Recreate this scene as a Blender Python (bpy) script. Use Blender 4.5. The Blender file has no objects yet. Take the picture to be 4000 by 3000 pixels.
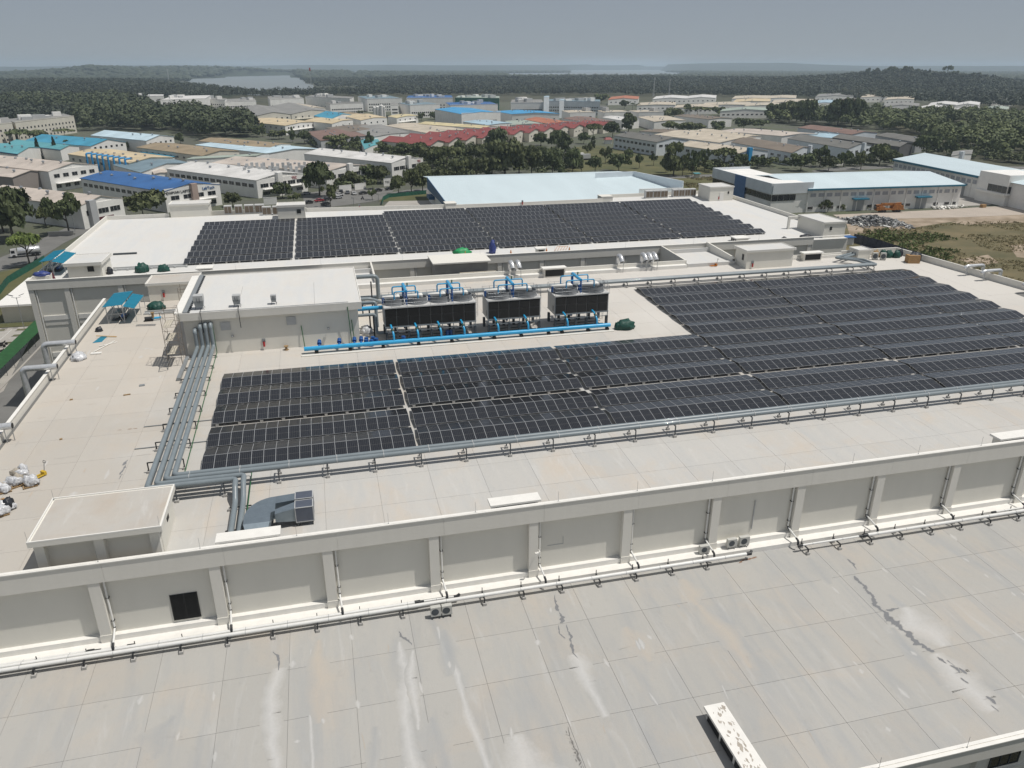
import bpy, bmesh, math, random
import numpy as np
from mathutils import Vector, Matrix, Euler, noise as mnoise
R = math.radians
sc = bpy.context.scene
col = sc.collection
random.seed(7)

# ------------------------------------------------------------------ camera, world, sun
HAZE = 0.00009
F, CX, CY, CAMZ = 2980.0, 2000.0, 1500.0, 56.0
PITCH, YAW = math.atan(1240 / F), math.atan(math.hypot(F, 1240) / 13077)
cam_d = bpy.data.cameras.new('camera'); cam = bpy.data.objects.new('camera', cam_d); col.objects.link(cam)
cam.location = (0, 0, CAMZ); cam.rotation_euler = (R(90) - PITCH, 0, -YAW)
cam_d.sensor_width = 36; cam_d.lens = F / 4000 * 36; cam_d.clip_start = 1; cam_d.clip_end = 60000
sc.camera = cam
SUN = Vector((.42, -.17, 1)).normalized()
EL = math.asin(SUN.z); AZ = math.atan2(SUN.x, SUN.y)
w = bpy.data.worlds.new('World'); sc.world = w; w.use_nodes = True
nt = w.node_tree; bg = nt.nodes['Background']
sky = nt.nodes.new('ShaderNodeTexSky'); sky.sky_type = 'NISHITA'; sky.sun_disc = False
sky.sun_elevation = EL; sky.sun_rotation = AZ; sky.altitude = 50; sky.air_density = .62; sky.dust_density = .25; sky.ozone_density = 1.6
veil = nt.nodes.new('ShaderNodeMix'); veil.data_type = 'RGBA'; veil.inputs[0].default_value = .8   # thin even overcast over the clear sky
nt.links.new(sky.outputs[0], veil.inputs[6]); veil.inputs[7].default_value = (4.05, 4.35, 4.8, 1)
nt.links.new(veil.outputs[2], bg.inputs[0]); bg.inputs[1].default_value = 0.06
sd = bpy.data.lights.new('sun', 'SUN'); sun = bpy.data.objects.new('sun', sd); col.objects.link(sun)
sd.energy = 3.0; sd.angle = R(.53); sd.color = (1, .955, .89)
sun.rotation_euler = SUN.to_track_quat('Z', 'Y').to_euler(); sun.location = (0, 0, 200)
sc.view_settings.view_transform = 'Standard'; sc.view_settings.look = 'None'
sc.view_settings.exposure = 0.25; sc.view_settings.gamma = 1.0
sc.view_settings.use_curve_mapping = False
sc.render.engine = 'CYCLES'
cy = sc.cycles; cy.max_bounces = 6; cy.diffuse_bounces = 3; cy.glossy_bounces = 3; cy.volume_bounces = 1; cy.transparent_max_bounces = 6
cy.use_denoising = True; cy.caustics_reflective = False; cy.caustics_refractive = False

# ------------------------------------------------------------------ pixel (4000x3000 photo) -> point on a level plane
_cy, _sy, _cp, _sp = math.cos(YAW), math.sin(YAW), math.cos(PITCH), math.sin(PITCH)
FWD = Vector((_sy * _cp, _cy * _cp, -_sp)); RGT = Vector((_cy, -_sy, 0)); DWN = FWD.cross(RGT)
TILE = [(0, 200), (1000, 200), (2000, 200), (3000, 200)]
def at(x, y, h=0.0):
    d = FWD + RGT * ((x - CX) / F) + DWN * ((y - CY) / F)
    t = (h - CAMZ) / d.z
    return Vector((d.x * t, d.y * t, h))
def tp(k, a, b, h=0.0):
    return at(TILE[k][0] + a / 2.212, TILE[k][1] + b / 2.212, h)
def zr(y): return 20.0 + .03 * (y - 69.4)      # main roof
def zn(y): return 12.8 + .03 * (y - 54.0)      # near roof
def zf(y): return 20.6 + .03 * (y - 157.0)     # far roof
SL = math.atan(.03)

# ------------------------------------------------------------------ materials
def mat(name, c, rough=.6, var=.12, scale=.6, metal=0.0, rnd=0.0, bump=0.0, bscale=8.0, spec=.5, c2=None, stretch=None, coat=0.0):
    m = bpy.data.materials.new(name); m.use_nodes = True
    t = m.node_tree; n = t.nodes; p = n['Principled BSDF']
    p.inputs['Roughness'].default_value = rough; p.inputs['Metallic'].default_value = metal
    p.inputs['Specular IOR Level'].default_value = spec; p.inputs['Coat Weight'].default_value = coat
    g = n.new('ShaderNodeNewGeometry'); src = g.outputs['Position']
    if stretch:
        mp = n.new('ShaderNodeMapping'); mp.inputs['Scale'].default_value = stretch; t.links.new(src, mp.inputs[0]); src = mp.outputs[0]
    nz = n.new('ShaderNodeTexNoise'); nz.inputs['Scale'].default_value = scale; nz.inputs['Detail'].default_value = 5; nz.inputs['Roughness'].default_value = .62
    t.links.new(src, nz.inputs['Vector'])
    a = [max(0, x * (1 - var)) for x in c]; b = [x * (1 + var) for x in c] if c2 is None else list(c2)
    mr = n.new('ShaderNodeMapRange'); mr.inputs[1].default_value = .3; mr.inputs[2].default_value = .7; t.links.new(nz.outputs[0], mr.inputs[0])
    mx = n.new('ShaderNodeMix'); mx.data_type = 'RGBA'; mx.inputs[6].default_value = (*a, 1); mx.inputs[7].default_value = (*b, 1)
    t.links.new(mr.outputs[0], mx.inputs[0]); out = mx.outputs[2]
    if rnd:
        oi = n.new('ShaderNodeObjectInfo'); q = n.new('ShaderNodeMapRange'); q.inputs[3].default_value = 1 - rnd; q.inputs[4].default_value = 1 + rnd
        t.links.new(oi.outputs['Random'], q.inputs[0]); v = n.new('ShaderNodeVectorMath'); v.operation = 'SCALE'
        t.links.new(out, v.inputs[0]); t.links.new(q.outputs[0], v.inputs['Scale']); out = v.outputs[0]
    t.links.new(out, p.inputs['Base Color'])
    if bump:
        n2 = n.new('ShaderNodeTexNoise'); n2.inputs['Scale'].default_value = bscale; n2.inputs['Detail'].default_value = 3
        t.links.new(g.outputs['Position'], n2.inputs['Vector'])
        bp = n.new('ShaderNodeBump'); bp.inputs['Strength'].default_value = bump; bp.inputs['Distance'].default_value = .05
        t.links.new(n2.outputs[0], bp.inputs['Height']); t.links.new(bp.outputs[0], p.inputs['Normal'])
    return m

def concrete(name, base, warm, cool, light, wk=.5, ck=.5, lk=.4, rnd=.05, sscale=1.0, off=0.0, zones=None, mark=None):
    """weathered slab concrete: warm blotches, cool streaks running down the fall, pale water marks, speckle"""
    m = bpy.data.materials.new(name); m.use_nodes = True
    t = m.node_tree; n = t.nodes; L = t.links.new; p = n['Principled BSDF']; p.inputs['Roughness'].default_value = .85
    p.inputs['Specular IOR Level'].default_value = .25
    g = n.new('ShaderNodeNewGeometry')
    def nz(sc_, stretch, det, lo, hi, rough=.6):
        mp = n.new('ShaderNodeMapping'); mp.inputs['Scale'].default_value = stretch; mp.inputs['Location'].default_value = (off + sc_ * 3, off, 0); L(g.outputs['Position'], mp.inputs[0])
        z = n.new('ShaderNodeTexNoise'); z.inputs['Scale'].default_value = sc_ * sscale; z.inputs['Detail'].default_value = det; z.inputs['Roughness'].default_value = rough; z.inputs['Distortion'].default_value = .6
        L(mp.outputs[0], z.inputs['Vector'])
        r = n.new('ShaderNodeMapRange'); r.inputs[1].default_value = lo; r.inputs[2].default_value = hi; L(z.outputs[0], r.inputs[0]); return r.outputs[0]
    cur = None
    def mix(colr, fac, k, prev):
        mu = n.new('ShaderNodeMath'); mu.operation = 'MULTIPLY'; mu.inputs[1].default_value = k; L(fac, mu.inputs[0])
        x = n.new('ShaderNodeMix'); x.data_type = 'RGBA'; L(mu.outputs[0], x.inputs[0])
        if isinstance(prev, tuple): x.inputs[6].default_value = (*prev, 1)
        else: L(prev, x.inputs[6])
        x.inputs[7].default_value = (*colr, 1); return x.outputs[2]
    cur = mix(warm, nz(.16, (1, 1, 1), 4, .48, .68), wk, base)
    cur = mix(cool, nz(.55, (1, .16, 1), 6, .46, .7), ck, cur)
    cur = mix(light, nz(1.1, (1, .13, 1), 7, .56, .7, .7), lk, cur)
    cur = mix(tuple(x * .8 for x in base), nz(2.2, (1, .7, 1), 8, .55, .72, .75), .45, cur)
    cur = mix(light, nz(4.5, (1, 1, 1), 8, .58, .7, .75), .35, cur)
    cur = mix(tuple(x * .55 for x in base), nz(5.0, (1, 1, 1), 6, .69, .76, .6), .45, cur)
    if zones:   # coatings of different age on different parts of the roof: (axis ranges, colour, strength)
        wb = nz(.12, (1, 1, 1), 4, .3, .7); xyz = n.new('ShaderNodeSeparateXYZ'); L(g.outputs['Position'], xyz.inputs[0])
        for rx, ry, colr, k in zones:
            fs = []
            for ax, rr in ((0, rx), (1, ry)):
                if rr is None: continue
                ad = n.new('ShaderNodeMath'); ad.operation = 'MULTIPLY_ADD'; L(wb, ad.inputs[0]); ad.inputs[1].default_value = 9.0; L(xyz.outputs[ax], ad.inputs[2])
                r = n.new('ShaderNodeMapRange'); r.inputs[1].default_value = rr[0]; r.inputs[2].default_value = rr[1]; L(ad.outputs[0], r.inputs[0]); fs.append(r.outputs[0])
            if len(fs) == 2:
                mm = n.new('ShaderNodeMath'); mm.operation = 'MULTIPLY'; L(fs[0], mm.inputs[0]); L(fs[1], mm.inputs[1]); fs = [mm.outputs[0]]
            cur = mix(colr, fs[0], k, cur)
    if mark:    # a stain on this concrete: colour, where its edge fades in, strength
        a = n.new('ShaderNodeAttribute'); a.attribute_name = 'soft'
        z = n.new('ShaderNodeTexNoise'); z.inputs['Scale'].default_value = 5; z.inputs['Detail'].default_value = 6; z.inputs['Roughness'].default_value = .7; L(g.outputs['Position'], z.inputs['Vector'])
        ad = n.new('ShaderNodeMath'); ad.operation = 'MULTIPLY_ADD'; L(z.outputs[0], ad.inputs[0]); ad.inputs[1].default_value = 1.1; L(a.outputs['Fac'], ad.inputs[2])
        r = n.new('ShaderNodeMapRange'); r.inputs[1].default_value = mark[1] + .6; r.inputs[2].default_value = mark[2] + .6; L(ad.outputs[0], r.inputs[0]); cur = mix(mark[0], r.outputs[0], mark[3], cur)
    oi = n.new('ShaderNodeObjectInfo'); q = n.new('ShaderNodeMapRange'); q.inputs[3].default_value = 1 - rnd; q.inputs[4].default_value = 1 + rnd
    L(oi.outputs['Random'], q.inputs[0]); v = n.new('ShaderNodeVectorMath'); v.operation = 'SCALE'; L(cur, v.inputs[0]); L(q.outputs[0], v.inputs['Scale'])
    L(v.outputs[0], p.inputs['Base Color'])
    z2 = n.new('ShaderNodeTexNoise'); z2.inputs['Scale'].default_value = 6; z2.inputs['Detail'].default_value = 6; L(g.outputs['Position'], z2.inputs['Vector'])
    bp = n.new('ShaderNodeBump'); bp.inputs['Strength'].default_value = .15; bp.inputs['Distance'].default_value = .05; L(z2.outputs[0], bp.inputs['Height']); L(bp.outputs[0], p.inputs['Normal'])
    return m

def c_near(name='aged_grey_concrete', mark=None, rnd=.03): return concrete(name, (.41, .4, .376), (.455, .41, .355), (.335, .345, .352), (.475, .472, .46), .6, .65, .5, rnd, mark=mark)
C_NEAR = c_near()
def c_main(name='pale_roof_concrete', mark=None, rnd=.025): return concrete(name, (.5, .488, .462), (.525, .465, .395), (.45, .455, .45), (.6, .59, .57), .75, .65, .4, rnd, off=31, mark=mark, zones=[((-8, -17), None, (.45, .41, .355), .6), ((34, 56), (92, 106), (.61, .605, .585), .85), (None, (88, 100), (.57, .52, .455), .4)])
C_MAIN = c_main()
C_DIRT = concrete('dusty_roof_concrete', (.49, .465, .425), (.46, .39, .32), (.45, .445, .43), (.6, .59, .57), .7, .5, .5, .04, off=57)
C_WHITE = concrete('white_coated_roof', (.61, .605, .585), (.61, .575, .525), (.555, .57, .58), (.66, .66, .65), .5, .6, .35, .02, off=11)
W_PAINT = mat('white_wall_paint', (.71, .69, .635), .75, .03, 1.0, bump=.05, stretch=(1, 1, .2))
W_WALL = mat('off_white_wall_paint', (.71, .69, .625), .8, .025, .5, bump=.05, stretch=(1, 1, .3))
W_COPE = mat('white_coping_paint', (.77, .755, .715), .7, .05, 1.2)
JOINT = mat('joint_sealant', (.15, .15, .145), .9)
GALV = mat('galvanised_steel', (.42, .44, .46), .38, .12, 2, metal=.75)
ALU = mat('bright_foil_cladding', (.72, .73, .74), .28, .12, 3, metal=.55, bump=.25, bscale=5)
STEEL = mat('dark_grey_steel', (.06, .07, .08), .55, .2, 2)
BLACKST = mat('black_bracket_steel', (.018, .02, .023), .5, .2, 2)
PIPEG = mat('grey_painted_pipe', (.2, .235, .255), .38, .07, 1.0, coat=.1)
PIPEB = mat('blue_painted_pipe', (.03, .36, .66), .35, .1, 1.5, coat=.3)
PIPEBD = mat('dark_blue_paint', (.015, .09, .3), .4, .1, 1.5, coat=.2)
PIPEW = mat('white_pvc_pipe', (.72, .72, .7), .4, .06, 1.5)
CONB = mat('concrete_block', (.42, .41, .39), .9, .15, 4)
LOUV = mat('black_louver_plastic', (.012, .013, .014), .5, .25, 3)
BLACK = mat('dark_opening', (.01, .011, .012), .6, .2, 3)
GLASS = mat('dark_window_glass', (.015, .018, .022), .12, .2, 2, spec=.7)
FRAMEW = mat('white_window_frame', (.55, .55, .54), .6)
GREYM = mat('mid_grey_metal', (.27, .29, .3), .45, .1, 1.5, metal=.2)
LGREY = mat('light_grey_panel', (.45, .46, .46), .5, .08, 1.5)
RED = mat('red_paint', (.42, .02, .02), .4)
ORANGE = mat('orange_paint', (.5, .17, .02), .5, .25, 3)
YELLOW = mat('yellow_paint', (.6, .4, .03), .45)
GREENP = mat('green_conduit', (.02, .12, .04), .5)
TARPG = mat('green_tarpaulin', (.008, .06, .045), .55, .35, 4, bump=.5, bscale=3)
TARPB = mat('dark_tarpaulin', (.02, .023, .03), .5, .35, 4, bump=.5, bscale=3)
TARPBL = mat('navy_tarpaulin', (.03, .05, .2), .5, .3, 4, bump=.5, bscale=3)
TARPBR = mat('bright_green_tarpaulin', (.02, .3, .1), .5, .3, 4)
TEAL = mat('teal_roof_sheet', (.006, .2, .31), .4, .1, 1, coat=.15)
WOOD = mat('weathered_wood', (.3, .2, .1), .8, .3, 5)
CARD = mat('cardboard', (.33, .2, .09), .85, .2, 4)
BAGW = mat('silver_plastic_sacks', (.55, .56, .58), .25, .35, 6, bump=.8, bscale=5)
RUBBER = mat('black_rubber', (.012, .012, .012), .8)

# ------------------------------------------------------------------ mesh builder
class MB:
    def __init__(s): s.v = []; s.f = []; s.m = []; s.s = []
    def add(s, vs, fs, m=0, sm=False):
        b = len(s.v); s.v.extend([tuple(v) for v in vs])
        for f in fs: s.f.append(tuple(i + b for i in f)); s.m.append(m); s.s.append(sm)
        return s
    def hexa(s, b, t, m=0):
        return s.add(list(b) + list(t), [(3, 2, 1, 0), (4, 5, 6, 7), (0, 1, 5, 4), (1, 2, 6, 5), (2, 3, 7, 6), (3, 0, 4, 7)], m)
    def box(s, x0, y0, z0, x1, y1, z1, m=0, zf_=None):
        k = zf_ or (lambda y: 0)
        a, b = k(y0), k(y1)
        return s.hexa([(x0, y0, z0 + a), (x1, y0, z0 + a), (x1, y1, z0 + b), (x0, y1, z0 + b)], [(x0, y0, z1 + a), (x1, y0, z1 + a), (x1, y1, z1 + b), (x0, y1, z1 + b)], m)
    def obox(s, c, sx, sy, sz, ang=0.0, m=0, mtx=None):
        q = mtx or (Matrix.Translation(c) @ Matrix.Rotation(ang, 4, 'Z'))
        p = [q @ Vector((a * sx / 2, b * sy / 2, d)) for d in (0, sz) for a, b in ((-1, -1), (1, -1), (1, 1), (-1, 1))]
        return s.hexa(p[:4], p[4:], m)
    def prism(s, poly, z0, z1, m=0):
        n = len(poly); a = z0 if callable(z0) else (lambda x, y: z0); b = z1 if callable(z1) else (lambda x, y: z1)
        vs = [(x, y, a(x, y)) for x, y in poly] + [(x, y, b(x, y)) for x, y in poly]
        return s.add(vs, [tuple(range(n - 1, -1, -1)), tuple(range(n, 2 * n))] + [(i, (i + 1) % n, n + (i + 1) % n, n + i) for i in range(n)], m)
    def tube(s, pts, r, n=10, m=0, caps=True):
        pts = [Vector(p) for p in pts]; rings = []
        rr = r if isinstance(r, (list, tuple)) else [r] * len(pts)
        up = None
        for i, p in enumerate(pts):
            d = (pts[min(i + 1, len(pts) - 1)] - pts[max(i - 1, 0)])
            d = d.normalized() if d.length > 1e-9 else Vector((0, 0, 1))
            if up is None:
                up = d.orthogonal().normalized()
            u = (up - d * up.dot(d)); u = u.normalized() if u.length > 1e-6 else d.orthogonal().normalized(); up = u
            q = d.cross(u)
            rings.append([p + (u * math.cos(2 * math.pi * k / n) + q * math.sin(2 * math.pi * k / n)) * rr[i] for k in range(n)])
        vs = [v for g in rings for v in g]; fs = []
        for i in range(len(pts) - 1):
            for k in range(n): fs.append((i * n + k, i * n + (k + 1) % n, (i + 1) * n + (k + 1) % n, (i + 1) * n + k))
        s.add(vs, fs, m, True)
        if caps:
            s.add(rings[0], [tuple(range(n - 1, -1, -1))], m); s.add(rings[-1], [tuple(range(n))], m)
        return s
    def bar(s, a, b, t=.05, m=0): return s.tube([a, b], t * .7, 4, m)
    def cyl(s, c, r, h, n=16, m=0): c = Vector(c); return s.tube([c, c + Vector((0, 0, h))], r, n, m)
    def blob(s, c, sx, sy, sz, seed=0, amp=.25, sub=2, m=0, flat=True):
        bm = bmesh.new(); bmesh.ops.create_icosphere(bm, subdivisions=sub, radius=1)
        vs = []
        for v in bm.verts:
            d = v.co.normalized(); k = 1 + amp * mnoise.noise(d * 2.2 + Vector((seed * 7.3, seed * 1.7, 0))) + amp * .6 * mnoise.noise(d * 5 + Vector((seed, 0, seed * 3.1)))
            z = d.z * k
            if flat: z = max(z, -.25)
            vs.append((c[0] + d.x * k * sx, c[1] + d.y * k * sy, c[2] + (z + (.25 if flat else 0)) * sz))
        fs = [tuple(q.index for q in f.verts) for f in bm.faces]; bm.free()
        return s.add(vs, fs, m, True)
    def build(s, name, mats, parent=None, org=None):
        o = Vector(org) if org is not None else (root_loc(parent) if parent else Vector((0, 0, 0)))
        me = bpy.data.meshes.new(name)
        me.from_pydata([(x - o.x, y - o.y, z - o.z) for x, y, z in s.v], [], s.f)
        ms = mats if isinstance(mats, (list, tuple)) else [mats]
        for q in ms: me.materials.append(q)
        me.polygons.foreach_set('material_index', s.m); me.polygons.foreach_set('use_smooth', s.s); me.update()
        ob = bpy.data.objects.new(name, me); col.objects.link(ob)
        if parent: ob.parent = parent
        else: ob.location = o
        return ob
def root_loc(o):
    while o.parent: o = o.parent
    return o.location.copy()
def tag(o, label, cat=None, group=None, kind=None):
    if label: o['label'] = label
    if cat: o['category'] = cat
    if group: o['group'] = group
    if kind: o['kind'] = kind
    return o
def thing(name, label, cat, loc, group=None, rz=0.0):
    o = bpy.data.objects.new(name, None); o.empty_display_size = .3; col.objects.link(o); o.location = loc; o.rotation_euler.z = rz
    return tag(o, label, cat, group)
def kids(o): return KID.get(o.name, None) or [c for c in o.children]
KID = {}
def dup(root, loc, label=None, group=None, rz=None, scale=None):
    r = root.copy(); col.objects.link(r); r.location = loc
    if rz is not None: r.rotation_euler.z = rz
    if scale is not None: r.scale = scale
    if label: r['label'] = label
    if group: r['group'] = group
    for ch in list(root.children):
        c = ch.copy(); col.objects.link(c); c.parent = r
        for g in list(ch.children):
            d = g.copy(); col.objects.link(d); d.parent = c
    return r
def inst(mesh, name, loc, parent=None, rot=(0, 0, 0), scale=None):
    ob = bpy.data.objects.new(name, mesh); col.objects.link(ob); ob.location = loc; ob.rotation_euler = rot
    if scale: ob.scale = scale
    if parent: ob.parent = parent
    return ob
def arc(p0, corner, p1, r, n=5):
    """rounded corner points between two straight runs"""
    a = (Vector(p0) - Vector(corner)).normalized(); b = (Vector(p1) - Vector(corner)).normalized(); c = Vector(corner)
    s_, e = c + a * r, c + b * r; out = []
    for i in range(n + 1):
        t = i / n; out.append((s_ * (1 - t) + c * t) * (1 - t) + (c * (1 - t) + e * t) * t)
    return out
def rpath(pts, r, n=5):
    pts = [Vector(p) for p in pts]; out = [pts[0]]
    for i in range(1, len(pts) - 1): out += arc(pts[i - 1], pts[i], pts[i + 1], r, n)
    return out + [pts[-1]]
ORD = ['first', 'second', 'third', 'fourth', 'fifth', 'sixth', 'seventh', 'eighth', 'ninth', 'tenth', 'eleventh', 'twelfth', 'thirteenth', 'fourteenth', 'fifteenth', 'sixteenth', 'seventeenth', 'eighteenth', 'nineteenth', 'twentieth', 'twenty-first', 'twenty-second', 'twenty-third', 'twenty-fourth', 'twenty-fifth', 'twenty-sixth', 'twenty-seventh', 'twenty-eighth', 'twenty-ninth', 'thirtieth']
# ------------------------------------------------------------------ foreground building (lower, grey roof)
nb = thing('factory_building', 'nearest factory building with the grey stained concrete roof across the bottom', 'building', (20, 42, 0))
m = MB(); m.prism([(-60, 31), (112, 31), (112, 54.25), (-60, 54.25)], 0, lambda x, y: zn(y) - .08); m.build('wall', W_WALL, nb)
m = MB(); m.prism([(-60, 31), (112, 31), (112, 54.25), (-60, 54.25)], lambda x, y: zn(y) - .075, lambda x, y: zn(y) - .03); m.build('roof_deck', JOINT, nb)
XN = [13.85 + 4.9 * k for k in range(-12, 19)]; YN = [31.0, 34.5, 39.22, 44.12, 49.1, 54.25]
slab_cache = {}
def slab(parent, x0, x1, y0, y1, zfun, mt, g=.011, th=.03, key=None):
    key = (round(x1 - x0, 3), round(y1 - y0, 3), mt.name)
    cx, cy_ = (x0 + x1) / 2, (y0 + y1) / 2
    if key not in slab_cache:
        b = MB(); b.box(x0 + g - cx, y0 + g - cy_, -th, x1 - g - cx, y1 - g - cy_, 0, 0, lambda y: .03 * y)
        me = bpy.data.meshes.new('roof_slab'); me.from_pydata(b.v, [], b.f); me.materials.append(mt); slab_cache[key] = me
    o = inst(slab_cache[key], 'roof_slab', Vector((cx, cy_, zfun(cy_))) - root_loc(parent), parent); return o
for i in range(len(XN) - 1):
    for j in range(5):
        if (XN[i + 1] < -32 or XN[i] > 75): continue
        slab(nb, XN[i], XN[i + 1], YN[j], YN[j + 1], zn, C_NEAR)
m = MB(); m.prism([(XN[0], 31), (XN[2], 31), (XN[2], 54.25), (XN[0], 54.25)], lambda x, y: zn(y) - .03, lambda x, y: zn(y)); m.build('outer_roof', C_NEAR, nb)
m = MB(); m.prism([(XN[26], 31), (XN[30], 31), (XN[30], 54.25), (XN[26], 54.25)], lambda x, y: zn(y) - .03, lambda x, y: zn(y)); m.build('outer_roof', C_NEAR, nb)
m = MB(); m.box(-60, 30.45, 10.75, 112, 31.0, 12.12); m.build('eaves_beam', W_PAINT, nb)
m = MB(); m.box(-60, 30.36, 12.12, 112, 30.62, 12.2); m.box(-60, 30.7, 12.12, 112, 30.96, 12.17); m.build('coping', W_COPE, nb)
for k in range(5):
    x = 42.0 + (k - 2) * 8.87
    m = MB(); m.box(x - .42, 30.65, 0, x + .42, 31.0, 10.75); m.build('pilaster', W_PAINT, nb)
    m = MB(); m.box(x + 1.2, 30.94, 9.0, x + 3.8, 31.0, 10.3, 1)
    for q in range(4): m.box(x + 1.2 + q * .85, 30.9, 9.0, x + 1.26 + q * .85, 30.94, 10.3, 0)
    m.box(x + 1.2, 30.9, 8.95, x + 3.8, 30.94, 9.0, 0); m.build('window', [STEEL, GLASS], nb)
    m = MB(); m.box(x + .45, 30.85, 8.4, x + 8.4, 31.0, 8.6); m.build('sill_band', W_PAINT, nb)

# stains with their own ragged outlines, on the slabs
def mk(nm, c, lo, hi, k): return (c_near('grey_roof_' + nm, (c, lo, hi, k), .0), c_main('pale_roof_' + nm, (c, lo, hi, k), .0))
ST_DARK = mk('wet_stain', (.19, .195, .205), .1, .3, .95); ST_PALE = mk('chalk_stain', (.56, .555, .545), -.05, 1.15, .75); ST_COOL = mk('damp_shade', (.31, .325, .34), -.1, 1.3, .6); ST_WARM = mk('sandy_wash', (.5, .43, .35), -.1, 1.3, .6)
ST_DUST = mk('grey_dust', (.36, .35, .33), .1, .9, .7); ST_DUST2 = mk('tan_dust', (.45, .36, .27), .1, .9, .6)
ST_BLK = mk('mould', (.12, .115, .11), .1, .7, .85); ST_BRN = mk('rust_stain', (.22, .12, .07), .1, .5, .9)
STN = [0]
def stain(parent, path, wd, zfun, mt, seed=0, holes=0, lift=.004):
    STN[0] += 1; lift = (.0008 if mt in (ST_PALE, ST_COOL, ST_WARM) else .0065) + .00002 * STN[0] if isinstance(mt, tuple) else .002 + .0001 * (seed % 100)
    P_ = [Vector((a, b)) for a, b in path]; soft = mt in (ST_PALE, ST_COOL, ST_WARM); wd = [q * (2.0 if mt is ST_PALE else 1.0) for q in wd]
    tot = sum((P_[i + 1] - P_[i]).length for i in range(len(P_) - 1)); N = max(10, int(tot / .07))
    left, right = [], []
    for i in range(N + 1):
        d = tot * i / N; k = 0
        while k < len(P_) - 2 and d > (P_[k + 1] - P_[k]).length: d -= (P_[k + 1] - P_[k]).length; k += 1
        seg = P_[k + 1] - P_[k]; p = P_[k] + seg * min(1, d / max(seg.length, 1e-6)); q = Vector((-seg.y, seg.x)).normalized()
        t = i / N; wv = wd[0] * (1 - t) + wd[1] * t if len(wd) == 2 else np.interp(t, np.linspace(0, 1, len(wd)), wd)
        f = lambda s: max(.03, .5 + .75 * mnoise.noise(Vector((t * tot * .9, s, seed))) + .5 * mnoise.noise(Vector((t * tot * 3.3, s * 2, seed + 5))) + .25 * mnoise.noise(Vector((t * tot * 8, s * 3, seed + 9))))
        if soft: f = lambda s: max(.2, .8 + .5 * mnoise.noise(Vector((t * tot * .35, s, seed))) + .25 * mnoise.noise(Vector((t * tot * 1.2, s, seed + 3))))
        left.append(p + q * wv * f(1.3)); right.append(p - q * wv * f(7.7))
    mid = [(a + c) / 2 for a, c in zip(left, right)]; M_ = len(left)
    vs = [(v.x, v.y, zfun(v.y) + lift) for v in left + mid + right]
    b = MB(); b.add(vs, [(i, i + 1, M_ + i + 1, M_ + i) for i in range(M_ - 1)] + [(M_ + i, M_ + i + 1, 2 * M_ + i + 1, 2 * M_ + i) for i in range(M_ - 1)]); o = b.build('stain', mt[0 if zfun is zn else 1] if isinstance(mt, tuple) else mt, parent)
    at_ = o.data.attributes.new('soft', 'FLOAT', 'POINT'); env = [min(1, i / 2, (M_ - 1 - i) / 2) for i in range(M_)]
    at_.data.foreach_set('value', [0.0] * M_ + env + [0.0] * M_); return o
stain(nb, [(44.6, 48.9), (44.55, 47.3), (44.1, 45.7), (43.9, 44.4), (43.75, 43.2), (44.1, 42), (44.2, 40.8), (44.5, 39.6), (44.6, 38.9)], [.22, .42, .55, .6, .5, .85, .8, .7, .5], zn, ST_DARK, 3)
stain(nb, [(45.5, 51.3), (45.45, 50.4), (45.4, 49.6)], [.15, .4, .3], zn, ST_DARK, 4)
stain(nb, [(44.3, 44.1), (45.6, 44.15)], [.3, .12], zn, ST_DARK, 5)
for k, (x, y, a) in enumerate([(44.6, 38.5, .35), (45.1, 38.0, .3), (44.9, 37.5, .45), (45.35, 37.1, .25), (44.75, 36.2, .18), (45.2, 34.2, .35), (44.9, 33.4, .18)]): stain(nb, [(x, y), (x + .15, y - .5 - a)], [.1, a, .12], zn, ST_DARK, 20 + k)
stain(nb, [(44.7, 38.9), (44.5, 36.6), (44.7, 35.2), (44.7, 33.9), (44.9, 32.9)], [.35, .9, 1.0, .9, .6], zn, ST_PALE, 6, lift=.002)
stain(nb, [(16.95, 52.8), (16.6, 51.3), (16.7, 50.2), (16.55, 49.1)], [.12, .3, .35, .45], zn, ST_DARK, 7)
stain(nb, [(16.75, 48.9), (16.7, 47.6), (16.4, 46.5), (16.3, 45.7), (16.5, 45.0)], [.1, .22, .4, .2, .12], zn, ST_DARK, 8)
stain(nb, [(16.1, 49.0), (15.9, 48.0), (16.2, 47.3)], [.15, .2, .1], zn, ST_DARK, 9)
stain(nb, [(16.3, 45.6), (16.5, 44.2), (16.4, 42.5), (16.6, 40.5), (16.7, 39)], [.4, .5, .35, .3, .2], zn, ST_PALE, 10, lift=.002)
stain(nb, [(3.0, 51.4), (3.25, 50.6), (3.9, 49.5)], [.12, .3, .14], zn, ST_DARK, 11)
stain(nb, [(2.9, 50.2), (3.05, 47.1), (2.85, 44.8), (2.6, 42.6), (2.6, 40.5), (2.7, 37.5), (2.5, 34.8)], [.1, .35, .6, .4, .35, .4, .3], zn, ST_PALE, 12, lift=.002)
stain(nb, [(3.9, 49.0), (3.6, 47.5), (3.2, 46), (3.4, 43), (3.3, 41)], [.1, .3, .3, .22, .1], zn, ST_PALE, 13, lift=.003)
stain(nb, [(6.2, 51.2), (6.3, 48), (6.9, 45.5), (6.9, 42), (7.2, 39), (7.5, 36), (7.6, 34)], [.08, .14, .2, .22, .25, .2, .25], zn, ST_PALE, 14, lift=.002)
stain(nb, [(-6.4, 49.5), (-6.9, 47), (-7.0, 45), (-6.4, 41), (-6.6, 37)], [.3, .45, .35, .3, .25], zn, ST_PALE, 15, lift=.002)
stain(nb, [(-4.1, 51), (-4.2, 47), (-4.1, 42), (-3.9, 36)], [.05, .09, .1, .06], zn, ST_PALE, 16, lift=.002)
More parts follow.
